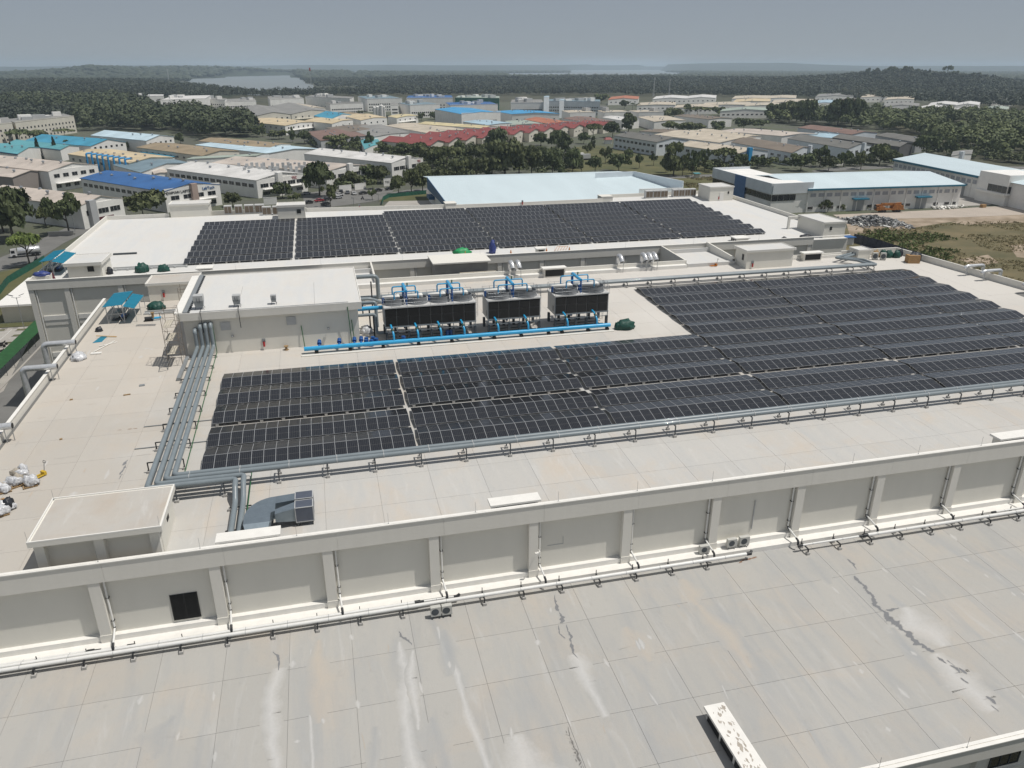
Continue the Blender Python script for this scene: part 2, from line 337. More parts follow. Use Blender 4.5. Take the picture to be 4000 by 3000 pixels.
stain(nb, [(-7.1, 51.4), (-6.7, 50.9), (-6.5, 50.2), (-6.55, 49.2)], [.1, .22, .14, .1], zn, ST_DARK, 17)
stain(nb, [(13.75, 38.9), (13.6, 37.9), (13.6, 36.8), (13.7, 35.6), (13.8, 34.6)], [.06, .18, .28, .2, .3], zn, ST_BLK, 18)
for k in range(16): stain(nb, [(13.55 + random.uniform(-.25, .25), 38.6 - k * .3), (13.6 + random.uniform(-.2, .2), 38.3 - k * .3)], [.04, random.uniform(.05, .2), .04], zn, ST_BLK, 60 + k, lift=.005)
stain(nb, [(35.1, 53.0), (36.0, 53.35), (37.3, 53.6)], [.1, .28, .16], zn, ST_BRN, 19)
rg = random.Random(5)
for k in range(14):
    x, y = rg.uniform(-26, 62), rg.uniform(36, 53); l = rg.uniform(3, 9); d_ = rg.uniform(-.4, .4)
    stain(nb, [(x, y), (x + d_, y - l * .5), (x + d_ * 1.6, y - l)], [.3, rg.uniform(.8, 2.4), .4], zn, rg.choice([ST_PALE, ST_COOL, ST_COOL, ST_WARM, ST_WARM]), 1000 + k, lift=.0012 + .0001 * (k % 8))
for k in range(60):
    x, y = rg.uniform(-26, 60), rg.uniform(33, 52.5); l = rg.uniform(.3, 1.6)
    stain(nb, [(x, y), (x + rg.uniform(-.2, .2), y - l)], [.03, rg.uniform(.05, .22), .03], zn, rg.choice([ST_PALE, ST_PALE, ST_PALE, ST_DUST2]), 100 + k, lift=.0025)

# ------------------------------------------------------------------ main factory building (solar roof, lit apron, shaded facade)
mb = thing('factory_building', 'main factory building whose pale roof carries the cooling towers and the nearer solar panels', 'building', (0, 90, 0))
MP = [(-34.25, 55.6), (122, 55.6), (115.6, 96), (109.9, 127.3), (-34.25, 127.0)]
m = MB(); m.prism(MP, 0, lambda x, y: zr(y) - .08); m.build('wall', W_WALL, mb)
m = MB(); m.prism(MP, lambda x, y: zr(y) - .075, lambda x, y: zr(y) - .03); m.build('roof_deck', JOINT, mb)
XM = [-33.7, -30.5, -25.6, -20.65, -15.9, -12.0, -7.05] + [-2.12 + 4.93 * k for k in range(24)]
YM = [55.1, 60.0, 65.0, 69.6, 74.5, 79.9, 84.9, 90.0, 95.0, 100.0, 105, 110, 115, 120, 124.5, 127.0]
rest = MB(); nsl = 0
for i in range(len(XM) - 1):
    for j in range(len(YM) - 1):
        x0, x1, y0, y1 = XM[i], XM[i + 1], YM[j], YM[j + 1]
        if x1 > 109.5 and y1 > 100: continue
        mt = C_MAIN
        vis = (x0 < -11) or (y0 < 69 and x0 < 76) or (89 < y0 < 121 and x0 < 49)
        if vis: slab(mb, x0, x1, y0, y1, zr, mt, g=.009); nsl += 1
        else: rest.box(x0 + .008, y0 + .008, -.03, x1 - .008, y1 - .008, 0, 1 if mt is C_WHITE else 0, lambda y: zr(y))
o = rest.build('roof_slab', [C_MAIN, C_WHITE], mb); o['kind'] = 'stuff'
m = MB(); m.prism([(106.36, 100.02), (115.1, 100.02), (109.9, 127.0), (106.36, 127.0)], lambda x, y: zr(y) - .03, lambda x, y: zr(y)); m.build('roof_edge_strip', C_MAIN, mb)
PX = [-28.77 + 8.87 * k for k in range(-1, 15)]
BJ = [x + .9 for x in PX]
for k in range(len(BJ) - 1):
    m = MB(); a, b = BJ[k] + .006, BJ[k + 1] - .006
    if b < -34.3: continue
    a = max(a, -34.3)
    m.box(a, 55.0, 19.0, b, 55.3, 20.73); m.box(a, 55.3, 19.0, b, 55.6, 19.3); m.build('parapet_beam', W_PAINT, mb)
m = MB(); m.box(-34.4, 54.93, 20.73, 105, 55.36, 20.81); m.box(-34.4, 55.03, 20.81, 105, 55.1, 20.84); m.build('coping', W_COPE, mb)
m = MB(); m.box(-34.3, 54.25, 12.7, 112, 55.15, 13.25); m.build('lower_ledge', W_COPE, mb)
for k, x in enumerate(PX):
    if x < -35: continue
    m = MB(); m.box(x - .42, 55.06, 13.25, x + .42, 55.6, 19.0); m.box(x - .45, 55.01, 13.25, x + .45, 55.06, 13.95); m.build('pilaster', W_PAINT, mb)
    m = MB(); m.box(x + .42, 55.15, 13.25, x + 8.45, 55.6, 13.75); m.build('upper_ledge', W_COPE, mb)
    dx = .64 if x < 28 else -.64
    if x < -20: dx = .7
    pp = [(x + dx, 55.38, 18.98), (x + dx, 55.38, 14.3), (x + dx + .12, 53.75, 13.75), (x + dx + .12, 53.62, 13.6)]
    m = MB(); m.tube(pp[:2], .085, 8, 0); m.tube([(x + dx, 55.38, 14.3), (x + dx + .12, 53.85, 13.85)], .085, 8, 0)
    for z in (17.2, 15.0): m.box(x + dx - .13, 55.3, z, x + dx + .13, 55.55, z + .05, 1)
    m.tube([(x + dx, 55.38, 14.42), (x + dx, 55.36, 14.22), (x + dx + .02, 55.1, 14.16)], .105, 8, 1)
    m.tube([(x + dx + .1, 54.0, 13.9), (x + dx + .12, 53.72, 13.8), (x + dx + .12, 53.62, 13.55), (x + dx + .12, 53.62, 13.35)], .105, 8, 1)
    m.build('downpipe', [PIPEW, BLACKST], mb)
# wall louvre, left bay
m = MB(); m.box(-14.85, 55.54, 14.0, -12.75, 55.59, 16.5, 0)
for k in range(2):
    for i in range(24): m.box(-14.78 + k * 1.03, 55.49, 14.06 + i * .1, -13.85 + k * 1.03, 55.54, 14.1 + i * .1, 1)
m.build('louvre', [BLACK, LOUV], mb)
m = MB(); m.box(16.5 + .5, 55.57, 16.0, 18.5, 55.6, 16.03); m.box(18.47, 55.57, 16.0, 18.5, 55.6, 16.8); m.build('conduit', LGREY, mb)
m = MB(); m.box(37.6, 55.5, 14.6, 37.68, 55.58, 17.8); m.build('conduit', LGREY, mb)
m = MB(); m.tube([(16.0, 54.9, 16.2), (16.0, 54.5, 16.25), (15.7, 54.5, 16.25)], .05, 6); m.box(15.55, 54.35, 16.05, 15.85, 54.55, 16.25); m.build('wall_lamp', W_COPE, mb)
# left parapet, right parapet
m = MB(); m.box(-34.3, 55.05, 18.6, -34.0, 126.9, 20.85 - 1.2, 0); m.hexa([(-34.3, 55.05, 18.5), (-34.05, 55.05, 18.5), (-34.05, 126.9, 21), (-34.3, 126.9, 21)], [(-34.3, 55.05, 20.5), (-34.05, 55.05, 20.5), (-34.05, 126.9, 22.55), (-34.3, 126.9, 22.55)]); m.build('side_parapet', W_PAINT, mb)
m = MB(); m.hexa([(-34.36, 55.1, 20.5), (-33.98, 55.1, 20.5), (-33.98, 126.9, 22.55), (-34.36, 126.9, 22.55)], [(-34.36, 55.1, 20.58), (-33.98, 55.1, 20.58), (-33.98, 126.9, 22.63), (-34.36, 126.9, 22.63)]); m.build('coping', W_COPE, mb)
m = MB()
for (xa, ya), (xb, yb) in zip([(109.9, 127.6), (115.6, 96)], [(115.6, 96), (122, 55.3)]):
    m.hexa([(xa, ya, 18), (xa + .3, ya, 18), (xb + .3, yb, 18), (xb, yb, 18)], [(xa, ya, zr(ya) + 1.15), (xa + .3, ya, zr(ya) + 1.15), (xb + .3, yb, zr(yb) + 1.15), (xb, yb, zr(yb) + 1.15)])
m.build('side_parapet', W_PAINT, mb)
m = MB(); m.box(97.5, 127.3, 20, 110.2, 127.6, 22.9); m.build('rear_parapet', W_PAINT, mb)
# rear ledge and walls round the two light wells
m = MB(); m.box(8, 126.2, 21.0, 64.4, 127.25, 22.3); m.box(74.4, 127.0, 21, 97.5, 127.25, 22.3); m.build('rear_ledge', W_COPE, mb)
m = MB(); m.box(7.6, 127.25, 12, 64.7, 127.55, 22.93); m.build('light_well_wall', W_PAINT, mb)
m = MB(); m.hexa([(7.6, 127.55, 12), (7.9, 127.55, 12), (7.9, 138.2, 12), (7.6, 138.2, 12)], [(7.6, 127.55, 22.93), (7.9, 127.55, 22.93), (7.9, 138.2, 23.3), (7.6, 138.2, 23.3)]); m.build('light_well_wall', W_PAINT, mb)
m = MB(); m.hexa([(64.4, 127.55, 12), (64.7, 127.55, 12), (64.7, 138.2, 12), (64.4, 138.2, 12)], [(64.4, 127.55, 22.93), (64.7, 127.55, 22.93), (64.7, 138.2, 23.3), (64.4, 138.2, 23.3)]); m.build('light_well_wall', W_PAINT, mb)
m = MB(); m.hexa([(74.2, 127.2, 12), (74.5, 127.2, 12), (74.5, 138.2, 12), (74.2, 138.2, 12)], [(74.2, 127.2, 22.95), (74.5, 127.2, 22.95), (74.5, 138.2, 23.6), (74.2, 138.2, 23.6)]); m.box(74.2, 127.2, 12, 97.5, 127.5, 22.6); m.build('light_well_wall', W_PAINT, mb)
m = MB(); m.box(64.7, 126.6, 12, 74.2, 127.5, 22.35); m.box(64.7, 127.5, 12, 74.2, 138.2, 22.0); m.box(64.7, 136.6, 22.0, 74.2, 136.9, 22.75); m.build('link_roof', C_WHITE, mb)
m = MB(); m.box(-1.3, 127.0, 12, 7.6, 138.2, 22.2); m.box(-1.3, 134.9, 22.2, 7.6, 135.2, 22.9); m.build('link_roof', C_WHITE, mb)
m = MB(); m.box(-1.3, 126.1, 21, 7.9, 127.0, 22.4); m.build('rear_ledge', W_COPE, mb)

# ------------------------------------------------------------------ far block with the farther solar panels
def zf(y): return 22.83 + .03 * (y - 147.1)
KF = .937
fb = thing('factory_building', 'white rear factory block with solar panels in front of the pale blue shed', 'building', (29, 165, 0))
FP = [(-48.3, 138.7), (107.2, 138.7), (107.2, 155), (105, 184), (104, 192), (72.5, 192), (72, 186.8), (30, 187.3), (-3.5, 189.5), (-47.3, 189.6)]
m = MB(); m.prism(FP, 0, lambda x, y: zf(y) - .06); m.build('wall', W_WALL, fb)
m = MB(); m.prism(FP, lambda x, y: zf(y) - .05, lambda x, y: zf(y)); m.build('roof', C_WHITE, fb)
FJ = [-48.5] + [-42.8 + 8.28 * k + .8 for k in range(18)]
for k in range(len(FJ) - 1):
    b = min(FJ[k + 1] - .006, 107.35); m = MB(); m.box(FJ[k] + .006, 138.3, 21.75, b, 138.6, 23.3); m.box(FJ[k] + .006, 138.6, 21.75, b, 138.7, 22.2)
    if FJ[k] < 107: m.build('parapet_beam', W_PAINT, fb)
m = MB(); m.box(-48.6, 138.22, 23.3, 107.45, 138.68, 23.37); m.build('coping', W_COPE, fb)
for k in range(-1, 18):
    x = -42.75 + 8.28 * k
    if k == -1: x = -48.1
    m = MB(); m.box(x - .4, 138.4, 0, x + .4, 138.7, 21.75); m.build('pilaster', W_PAINT, fb)
    m = MB(); m.tube([(x + .68, 138.52, 21.7), (x + .68, 138.52, .2)], .09, 8); m.build('downpipe', PIPEW, fb)
    if k < 4:
        w_ = 7.4 if k > -1 else 4.5
        for z in (17.1, 16.2, 10.6, 9.7): m = MB(); m.box(x + .9, 138.55 if z in (17.1, 10.6) else 138.62, z - .8, x + .45 + w_, 138.7, z); m.build('storey_band', W_COPE if z in (17.1, 10.6) else W_PAINT, fb)
def wallseg(pts, h, parent, name, mt, t=.28):
    for (xa, ya), (xb, yb) in zip(pts[:-1], pts[1:]):
        d = Vector((xb - xa, yb - ya)).normalized(); q = Vector((-d.y, d.x)) * t
        c = [(xa, ya), (xb, yb), (xb + q.x, yb + q.y), (xa + q.x, ya + q.y)]
        m = MB(); m.hexa([(x, y, zf(y) - 3) for x, y in c], [(x, y, zf(y) + h) for x, y in c]); m.build(name, mt, parent)
wallseg([(-48.3, 138.6), (-47.3, 189.6)], .85, fb, 'side_parapet', W_PAINT, -.28)
wallseg([(-47.3, 189.6), (-34, 189.8)], .85, fb, 'rear_parapet', W_PAINT)
wallseg([(-34, 192.6), (-3.5, 192.2)], .5, fb, 'rear_parapet', W_PAINT)
wallseg([(-3.5, 189.6), (29.6, 187.3)], .85, fb, 'rear_parapet', W_PAINT)
wallseg([(32, 186.6), (46, 186.2), (70, 186.8)], .85, fb, 'rear_parapet', W_PAINT)
wallseg([(73, 191.6), (104, 192)], .85, fb, 'rear_parapet', W_PAINT)
wallseg([(105, 184), (107.2, 155)], .9, fb, 'side_parapet', W_PAINT, .28); wallseg([(107.2, 155), (107.2, 150)], .9, fb, 'side_parapet', W_PAINT, .28)
for x0, x1, y in ((29.4, 32, 186.2), (69.8, 72.8, 187)):
    m = MB(); m.box(x0, y, 22, x1, y + 3.2, zf(y) + 1.2); m.box(x0 - .1, y - .1, zf(y) + 1.2, x1 + .1, y + 3.3, zf(y) + 1.3); m.build('parapet_corner_box', W_PAINT, fb)
m = MB(); m.box(-36, 138.66, 17.8, -33.6, 138.72, 19.4); m.build('louvre', BLACK, fb)

# ------------------------------------------------------------------ rooms on the roofs
def roof_room(label, x0, x1, y0, y1, z0, ztop, over=.3, lip=.35, openings=(), recess=0.0, slope=0.0, mt=None, rim=True, name='rooftop_room'):
    t = thing(name, label, 'rooftop room', ((x0 + x1) / 2, (y0 + y1) / 2, z0))
    zt = lambda y: ztop + slope * (y - y0)
    b = MB(); b.hexa([(x0, y0 + recess, z0), (x1, y0 + recess, z0), (x1, y1, z0), (x0, y1, z0)], [(x0, y0 + recess, zt(y0) - lip), (x1, y0 + recess, zt(y0) - lip), (x1, y1, zt(y1) - lip), (x0, y1, zt(y1) - lip)]); b.build('wall', mt or W_WALL, t)
    a0, a1, c0, c1 = x0 - over, x1 + over, y0 - over, y1 + over
    b = MB(); b.hexa([(a0, c0, zt(c0) - lip), (a1, c0, zt(c0) - lip), (a1, c1, zt(c1) - lip), (a0, c1, zt(c1) - lip)], [(a0, c0, zt(c0)), (a1, c0, zt(c0)), (a1, c1, zt(c1)), (a0, c1, zt(c1))]); b.build('roof_slab', W_PAINT, t)
    if rim:
        i = .22; e = .05
        b = MB()
        b.hexa([(a0 + i, c0 + i, zt(c0) - .02), (a1 - i, c0 + i, zt(c0) - .02), (a1 - i, c1 - i, zt(c1) - .02), (a0 + i, c1 - i, zt(c1) - .02)], [(a0 + i, c0 + i, zt(c0) + .012), (a1 - i, c0 + i, zt(c0) + .012), (a1 - i, c1 - i, zt(c1) + .012), (a0 + i, c1 - i, zt(c1) + .012)]); b.build('roof_finish', C_DIRT if z0 < 20 else C_WHITE, t)
        b = MB()
        for q in ((a0, a1, c0, c0 + .1), (a0, a1, c1 - .1, c1), (a0, a0 + .1, c0 + .1, c1 - .1), (a1 - .1, a1, c0 + .1, c1 - .1)):
            b.hexa([(q[0], q[2], zt(q[2]) - .01), (q[1], q[2], zt(q[2]) - .01), (q[1], q[3], zt(q[3]) - .01), (q[0], q[3], zt(q[3]) - .01)], [(q[0], q[2], zt(q[2]) + .12), (q[1], q[2], zt(q[2]) + .12), (q[1], q[3], zt(q[3]) + .12), (q[0], q[3], zt(q[3]) + .12)])
        b.build('roof_rim', W_COPE, t)
    for nm, bx, mm in openings:
        b = MB(); b.box(*bx); b.build(nm, mm, t)
    return t
t = roof_room('white stair room with dirty flat roof behind the near parapet at left', -23.6, -14.8, 56.2, 62.2, 19.6, 22.75, .35, .4, [('window', (-14.8, 59.2, 21.2, -14.74, 59.9, 22.1), BLACK)], recess=.6)
b = MB()
for x in (-23.4, -19.2, -15.2): b.box(x - .35, 56.25, 19.6, x + .35, 56.8, 22.35)
b.build('column', W_PAINT, t)
eq = roof_room('large white plant room with three rooftop condensers left of the cooling towers', -18.7, 3.5, 101.3, 118.7, 20.9, 26.75, .55, .9, [('vent_grille', (-14.2, 101.2, 24.1, -13.0, 101.26, 25.2), LGREY), ('vent_grille', (-5.9, 101.2, 24.2, -4.7, 101.26, 25.3), LGREY)], slope=.02, rim=True)
b = MB(); b.box(-19.6, 101, 26.72, -18.6, 119, 26.9, 0, lambda y: .02 * (y - 101)); b.build('roof_edge_flashing', W_COPE, eq)
b = MB()
for k in range(24): b.box(-17.95, 101.2 + k * .75, 26.75, -17.7, 101.4 + k * .75, 26.95, 1, lambda y: .02 * (y - 101))
b.box(-18.5, 100.9, 26.76, -17.95, 119.1, 26.98, 0, lambda y: .02 * (y - 101)); b.build('cable_tray', [GREYM, STEEL], eq)
for lx in (-16.9 + 4.95, -2.1):
    b = MB(); b.box(lx, 100.8, 26.752, lx + .03, 119.2, 26.757, 0, lambda y: .02 * (y - 101)); b.build('roof_joint', JOINT, eq)
roof_room('white stair room at the right end of the long rear pipe run', 74.7, 84.2, 123.3, 127.4, 21.5, 25.0, .3, .3, [('window', (74.64, 124.4, 23.0, 74.7, 125.0, 24.1), BLACK)])
roof_room('white box beside the wall corner with stored coils at right', 99.2, 101.9, 124.6, 127.3, 21.5, 23.5, .12, .2)
roof_room('white room with beige roof behind the lower teal canopy', -27.6, -20.4, 126.4, 131.5, 12, 24.6, .25, .3, [])
roof_room('white room beside the upper teal canopy on the far left roof', -42.6, -37.3, 140.2, 147.0, 22.5, 25.4, .3, .45, [('window', (-39.4, 140.14, 23.9, -38.4, 140.2, 24.8), BLACK)], recess=.35)
roof_room('long low white room on the far left rear parapet', -33.6, -25.2, 189.3, 194, 23, 27.0, .2, .35)
roof_room('tall white stair room with a small dark window behind the far panels', -9.7, -3.7, 181.6, 186, 23.5, 27.0, .15, .4, [('window', (-5.5, 181.54, 25.2, -4.6, 181.6, 26.1), BLACK)])
roof_room('white stair room near the rear right corner of the far roof', 97.4, 104, 182, 188.5, 23.5, 27.4, .15, .2, [('door', (100.2, 181.94, 23.9, 101.3, 182, 26), W_COPE), ('window', (102.4, 181.94, 25.6, 102.8, 182, 26.2), BLACK)])
rr = roof_room('white room at the right front corner of the far block', 102.0, 107.2, 140.0, 149.5, 22.4, 25.8, .15, .3, [('window', (103.4, 139.94, 24.2, 103.9, 140, 24.9), BLACK)])
b = MB(); b.box(99.4, 149.0, 22.6, 99.8, 149.5, 25.6); b.box(99.8, 149.0, 25.0, 102, 149.5, 25.6); b.build('portal_frame', W_PAINT, rr)
# unfinished concrete room with scaffold boards inside the long light well
RAWC = mat('raw_concrete_render', (.3, .295, .285), .9, .15, .7)
t = thing('rooftop_room', 'unpainted concrete room with scaffolding in the long light well', 'rooftop room', (23.4, 135.5, 12))
b = MB(); b.box(18.7, 133.4, 12, 28.4, 138.25, 23.4); b.build('wall', RAWC, t)
b = MB(); b.box(18.3, 132.8, 23.4, 28.9, 139.5, 23.65); b.build('roof_slab', W_PAINT, t)

# low vent boxes with slab lids
def vent_box(label, x0, x1, y0, y1, z0, h, face='front', lidover=.25, peel=False, group=None):
    t = thing('vent_box', label, 'roof vent', ((x0 + x1) / 2, (y0 + y1) / 2, z0), group)
    b = MB(); b.box(x0 + lidover, y0 + lidover, z0 - .4, x1 - lidover, y1 - lidover, z0 + h - .2); b.build('base', W_PAINT, t)
    b = MB(); b.box(x0, y0, z0 + h - .2, x1, y1, z0 + h); lid = b.build('lid', PEEL if peel else W_COPE, t)
    b = MB()
    if face == 'front': b.box(x0 + lidover + .25, y0 + lidover - .04, z0 + .2, x1 - lidover - .25, y0 + lidover, z0 + h - .35)
    else:
        for k in range(3):
            dy = (y1 - y0 - 2 * lidover) / 3; b.box(x0 + lidover - .04, y0 + lidover + k * dy + .15, z0 + .12, x0 + lidover, y0 + lidover + (k + 1) * dy - .15, z0 + h - .3)
    b.build('louvre', BLACK, t); return t
PEEL = mat('peeling_white_paint', (.74, .735, .71), .7, .04, 1.2)
vent_box('white vent box lid beside the two short grey pipes at the near parapet', -10.7, -5.68, 55.42, 56.75, zr(56), 1.4)
vent_box('white vent box lid in the middle of the near parapet', 11.8, 16.35, 55.5, 56.8, zr(56), 1.4)
vent_box('white vent box lid at the right end of the near parapet', 64.9, 69.6, 55.5, 56.9, zr(56), 1.4)
vent_box('white louvred vent box behind the third cooling tower', 36.6, 41.0, 125.6, 127.2, zr(126), 1.7)
vent_box('white louvred vent box right of the rear stair room', 88.1, 92.4, 125.6, 127.2, zr(126), 1.6)
vent_box('small white vent box on the edge of the light well', 39.2, 41.2, 139.2, 141.2, zf(140), 1.2)
vent_box('small white vent box in front of the right end of the far panels', 81.6, 84.8, 139.6, 142.4, zf(140), 1.0, 'side')
vent_box('small white vent box at the left front of the far panels', -22.2, -19.4, 139.2, 141.6, zf(140), 1.0)
vb = vent_box('long white vent box with peeling paint on the grey roof at bottom', 23.5, 25.1, 27.9 + 3.2, 37.4, zn(34) - .1, 1.25, 'side', .22)
rg = random.Random(11)
PATCH = mat('bare_cement_patch', (.4, .36, .31), .9, .2, 3)
for k in range(46):
    y = rg.uniform(31.4, 37.2); x = rg.uniform(23.7, 24.8); s_ = rg.uniform(.06, .22) * (1.6 if k < 6 else 1)
    stain(vb, [(x, y), (x + rg.uniform(-.15, .15), y - s_ * 2.2)], [.03, s_, .04], lambda y: zn(34) - .1 + 1.25, PATCH, 400 + k, lift=.003)
def onroof(x, y, z0=20.0, y0=69.4, s=.03):
    """photo pixel -> point on the sloping roof"""
    d = FWD + RGT * ((x - CX) / F) + DWN * ((y - CY) / F)
    t = (z0 - CAMZ - s * y0) / (d.z - s * d.y)
    return Vector((d.x * t, d.y * t, CAMZ + d.z * t))
def rm(x0, y0, a, b, k=2.212): return onroof(x0 + a / k, y0 + b / k)
def rfar(x0, y0, a, b, k=2.212): return onroof(x0 + a / k, y0 + b / k, 22.83, 147.1)

# ------------------------------------------------------------------ solar arrays
def cell_mat(name, c):
    m = bpy.data.materials.new(name); m.use_nodes = True; t = m.node_tree; n = t.nodes; L = t.links.new; p = n['Principled BSDF']
    p.inputs['IOR'].default_value = 1.6; p.inputs['Roughness'].default_value = .14; p.inputs['Specular IOR Level'].default_value = .75
    tc = n.new('ShaderNodeTexCoord'); sp = n.new('ShaderNodeSeparateXYZ'); L(tc.outputs['Object'], sp.inputs[0])
    def stripes(sock, period, width):
        a = n.new('ShaderNodeMath'); a.operation = 'MODULO'; L(sock, a.inputs[0]); a.inputs[1].default_value = period
        b = n.new('ShaderNodeMath'); b.operation = 'LESS_THAN'; L(a.outputs[0], b.inputs[0]); b.inputs[1].default_value = width; return b.outputs[0]
    sx = stripes(sp.outputs[0], .189, .012); sy = stripes(sp.outputs[1], .094, .0035)
    mid = n.new('ShaderNodeMath'); mid.operation = 'COMPARE'; L(sp.outputs[1], mid.inputs[0]); mid.inputs[1].default_value = 1.095; mid.inputs[2].default_value = .014
    mx = n.new('ShaderNodeMath'); mx.operation = 'MAXIMUM'; L(sx, mx.inputs[0]); L(mid.outputs[0], mx.inputs[1])
    mx2 = n.new('ShaderNodeMath'); mx2.operation = 'MAXIMUM'; L(mx.outputs[0], mx2.inputs[0])
    mu = n.new('ShaderNodeMath'); mu.operation = 'MULTIPLY'; L(sy, mu.inputs[0]); mu.inputs[1].default_value = .25; L(mu.outputs[0], mx2.inputs[1])
    oi = n.new('ShaderNodeObjectInfo'); q = n.new('ShaderNodeMapRange'); q.inputs[3].default_value = .85; q.inputs[4].default_value = 1.2; L(oi.outputs['Random'], q.inputs[0])
    v = n.new('ShaderNodeVectorMath'); v.operation = 'SCALE'; v.inputs[0].default_value = c; L(q.outputs[0], v.inputs['Scale'])
    m2 = n.new('ShaderNodeMix'); m2.data_type = 'RGBA'; L(mx2.outputs[0], m2.inputs[0]); L(v.outputs[0], m2.inputs[6]); m2.inputs[7].default_value = (.11, .108, .1, 1)
    L(m2.outputs[2], p.inputs['Base Color']); return m
CELL = cell_mat('solar_cells', (.008, .009, .013))
PFRAME = mat('panel_frame_aluminium', (.42, .43, .44), .4, .06, 3, metal=.15)
def panel_mesh(w_, l_):
    b = MB(); f = .02; h = .035
    b.box(0, 0, 0, w_, f, h, 1); b.box(0, l_ - f, 0, w_, l_, h, 1); b.box(0, f, 0, f, l_ - f, h, 1); b.box(w_ - f, f, 0, w_, l_ - f, h, 1)
    b.add([(f, f, h - .006), (w_ - f, f, h - .006), (w_ - f, l_ - f, h - .006), (f, l_ - f, h - .006)], [(0, 1, 2, 3)], 0)
    b.add([(f, f, .004), (w_ - f, f, .004), (w_ - f, l_ - f, .004), (f, l_ - f, .004)], [(3, 2, 1, 0)], 1)
    me = bpy.data.meshes.new('solar_panel'); me.from_pydata(b.v, [], b.f); me.materials.append(CELL); me.materials.append(PFRAME); me.polygons.foreach_set('material_index', b.m); return me
TILT = R(9.0); TILT2 = R(11.5)
def rack_mesh(n, pw, pl, TILT=TILT):
    b = MB(); W_ = n * pw; dy = pl * math.cos(TILT); h = pl * math.sin(TILT)
    for y, z in ((.12, .38), (dy - .1, .34 + h), (dy + .16, .34 + h), (2 * dy - .06, .38)): b.box(.05, y - .03, z - .06, W_ - .05, y + .03, z, 0)
    k = 0; x = .5
    while x < W_:
        b.box(x - .16, -.02, -.02, x + .16, .3, .26, 1); b.box(x - .16, 2 * dy - .2, -.02, x + .16, 2 * dy + .06, .26, 1); b.box(x - .14, dy - .14, -.02, x + .14, dy + .2, .22, 1)
        b.box(x - .025, .1, .24, x + .025, .15, .38, 0); b.box(x - .025, dy, .2, x + .025, dy + .05, .3 + h, 0); x += 2.28
    me = bpy.data.meshes.new('support_rack'); me.from_pydata(b.v, [], b.f); me.materials.append(STEEL); me.materials.append(CONB); me.polygons.foreach_set('material_index', b.m); return me
def array_row(x0, y0, z0, n, pw, pl, pm, rk, label, group, TILT=TILT):
    t = thing('solar_panel_row', label, 'solar panels', (x0, y0, z0), group); t.rotation_euler.x = SL
    dy = pl * math.cos(TILT); h = pl * math.sin(TILT)
    for k in range(n):
        inst(pm, 'solar_panel', (k * pw, 0, .36), t, (TILT, 0, 0))
        inst(pm, 'solar_panel', (k * pw, dy + .05, .36 + h), t, (-TILT, 0, 0))
    inst(rk, 'support_rack', (0, 0, 0), t); return t
pmA, rkA, rkA9 = panel_mesh(1.134, 2.19), rack_mesh(18, 1.147, 2.19), rack_mesh(9, 1.147, 2.19)
RY = [69.4, 74.05, 79.3, 84.0, 88.7, 93.4, 98.0, 102.5, 107.1, 111.6]
BX = [-13.5, 7.62, 28.74, 49.86, 70.98, 91.95]
BN = ['leftmost block', 'second block from the left', 'third block from the left', 'fourth block from the left', 'fifth block from the left', 'short block at the right end']
for j, y in enumerate(RY):
    for i, x in enumerate(BX):
        if j > 4 and i < 3: continue
        n = 9 if i == 5 else 18
        array_row(x, y, zr(y), n, 1.147, 2.19, pmA, rkA9 if n == 9 else rkA, 'near solar panels, %s row behind the twin grey pipes, %s' % (ORD[j], BN[i]), 'solar panel rows on the nearer roof')
pmB, rkB = panel_mesh(1.04, 2.1), rack_mesh(18, 1.062, 2.1, TILT2)
FY = [y * KF for y in (155.4, 160.5, 165.4, 170.4, 175.4, 180.3, 184.7, 188.7, 192.6)]
for j, y in enumerate(FY):
    for i in range(6):
        if j == 8 and i < 2: continue
        x = -25.1 + i * 19.6
        array_row(x, y, zf(y), 18, 1.062, 2.1, pmB, rkB, 'far solar panels, %s row from their near edge, %s' % (ORD[j], ['leftmost block', 'second block from the left', 'third block from the left', 'fourth block from the left', 'fifth block from the left', 'rightmost block'][i]), 'solar panel rows on the far roof', TILT2)

# ------------------------------------------------------------------ pipe runs on the main roof
def twin_support(b, x, ya, yb, zfun, h, ax='x', lo=0):
    """two posts with a cross bar and concrete feet; posts stand at ya and yb"""
    for y in (ya, yb):
        P = (x, y) if ax == 'x' else (y, x); z = zfun(P[1])
        b.box(P[0] - .16, P[1] - .16, z - .02, P[0] + .16, P[1] + .16, z + .24, 1); b.box(P[0] - .05, P[1] - .05, z + .24, P[0] + .05, P[1] + .05, z + h, 0)
    if ax == 'x': b.box(x - .06, ya, zfun((ya + yb) / 2) + h - .06, x + .06, yb, zfun((ya + yb) / 2) + h + .02, 0)
    else: b.box(ya, x - .06, zfun(x) + h - .06, yb, x + .06, zfun(x) + h + .02, 0)
pr = thing('pipe_run', 'long twin grey chilled water pipes on posts along the front of the near solar panels', 'pipes', (-16, 67, zr(67)))
XL = [-17.35, -16.65, -16.0, -15.35]; YA = [64.95, 65.55, 66.25, 66.9]; HP = 1.52
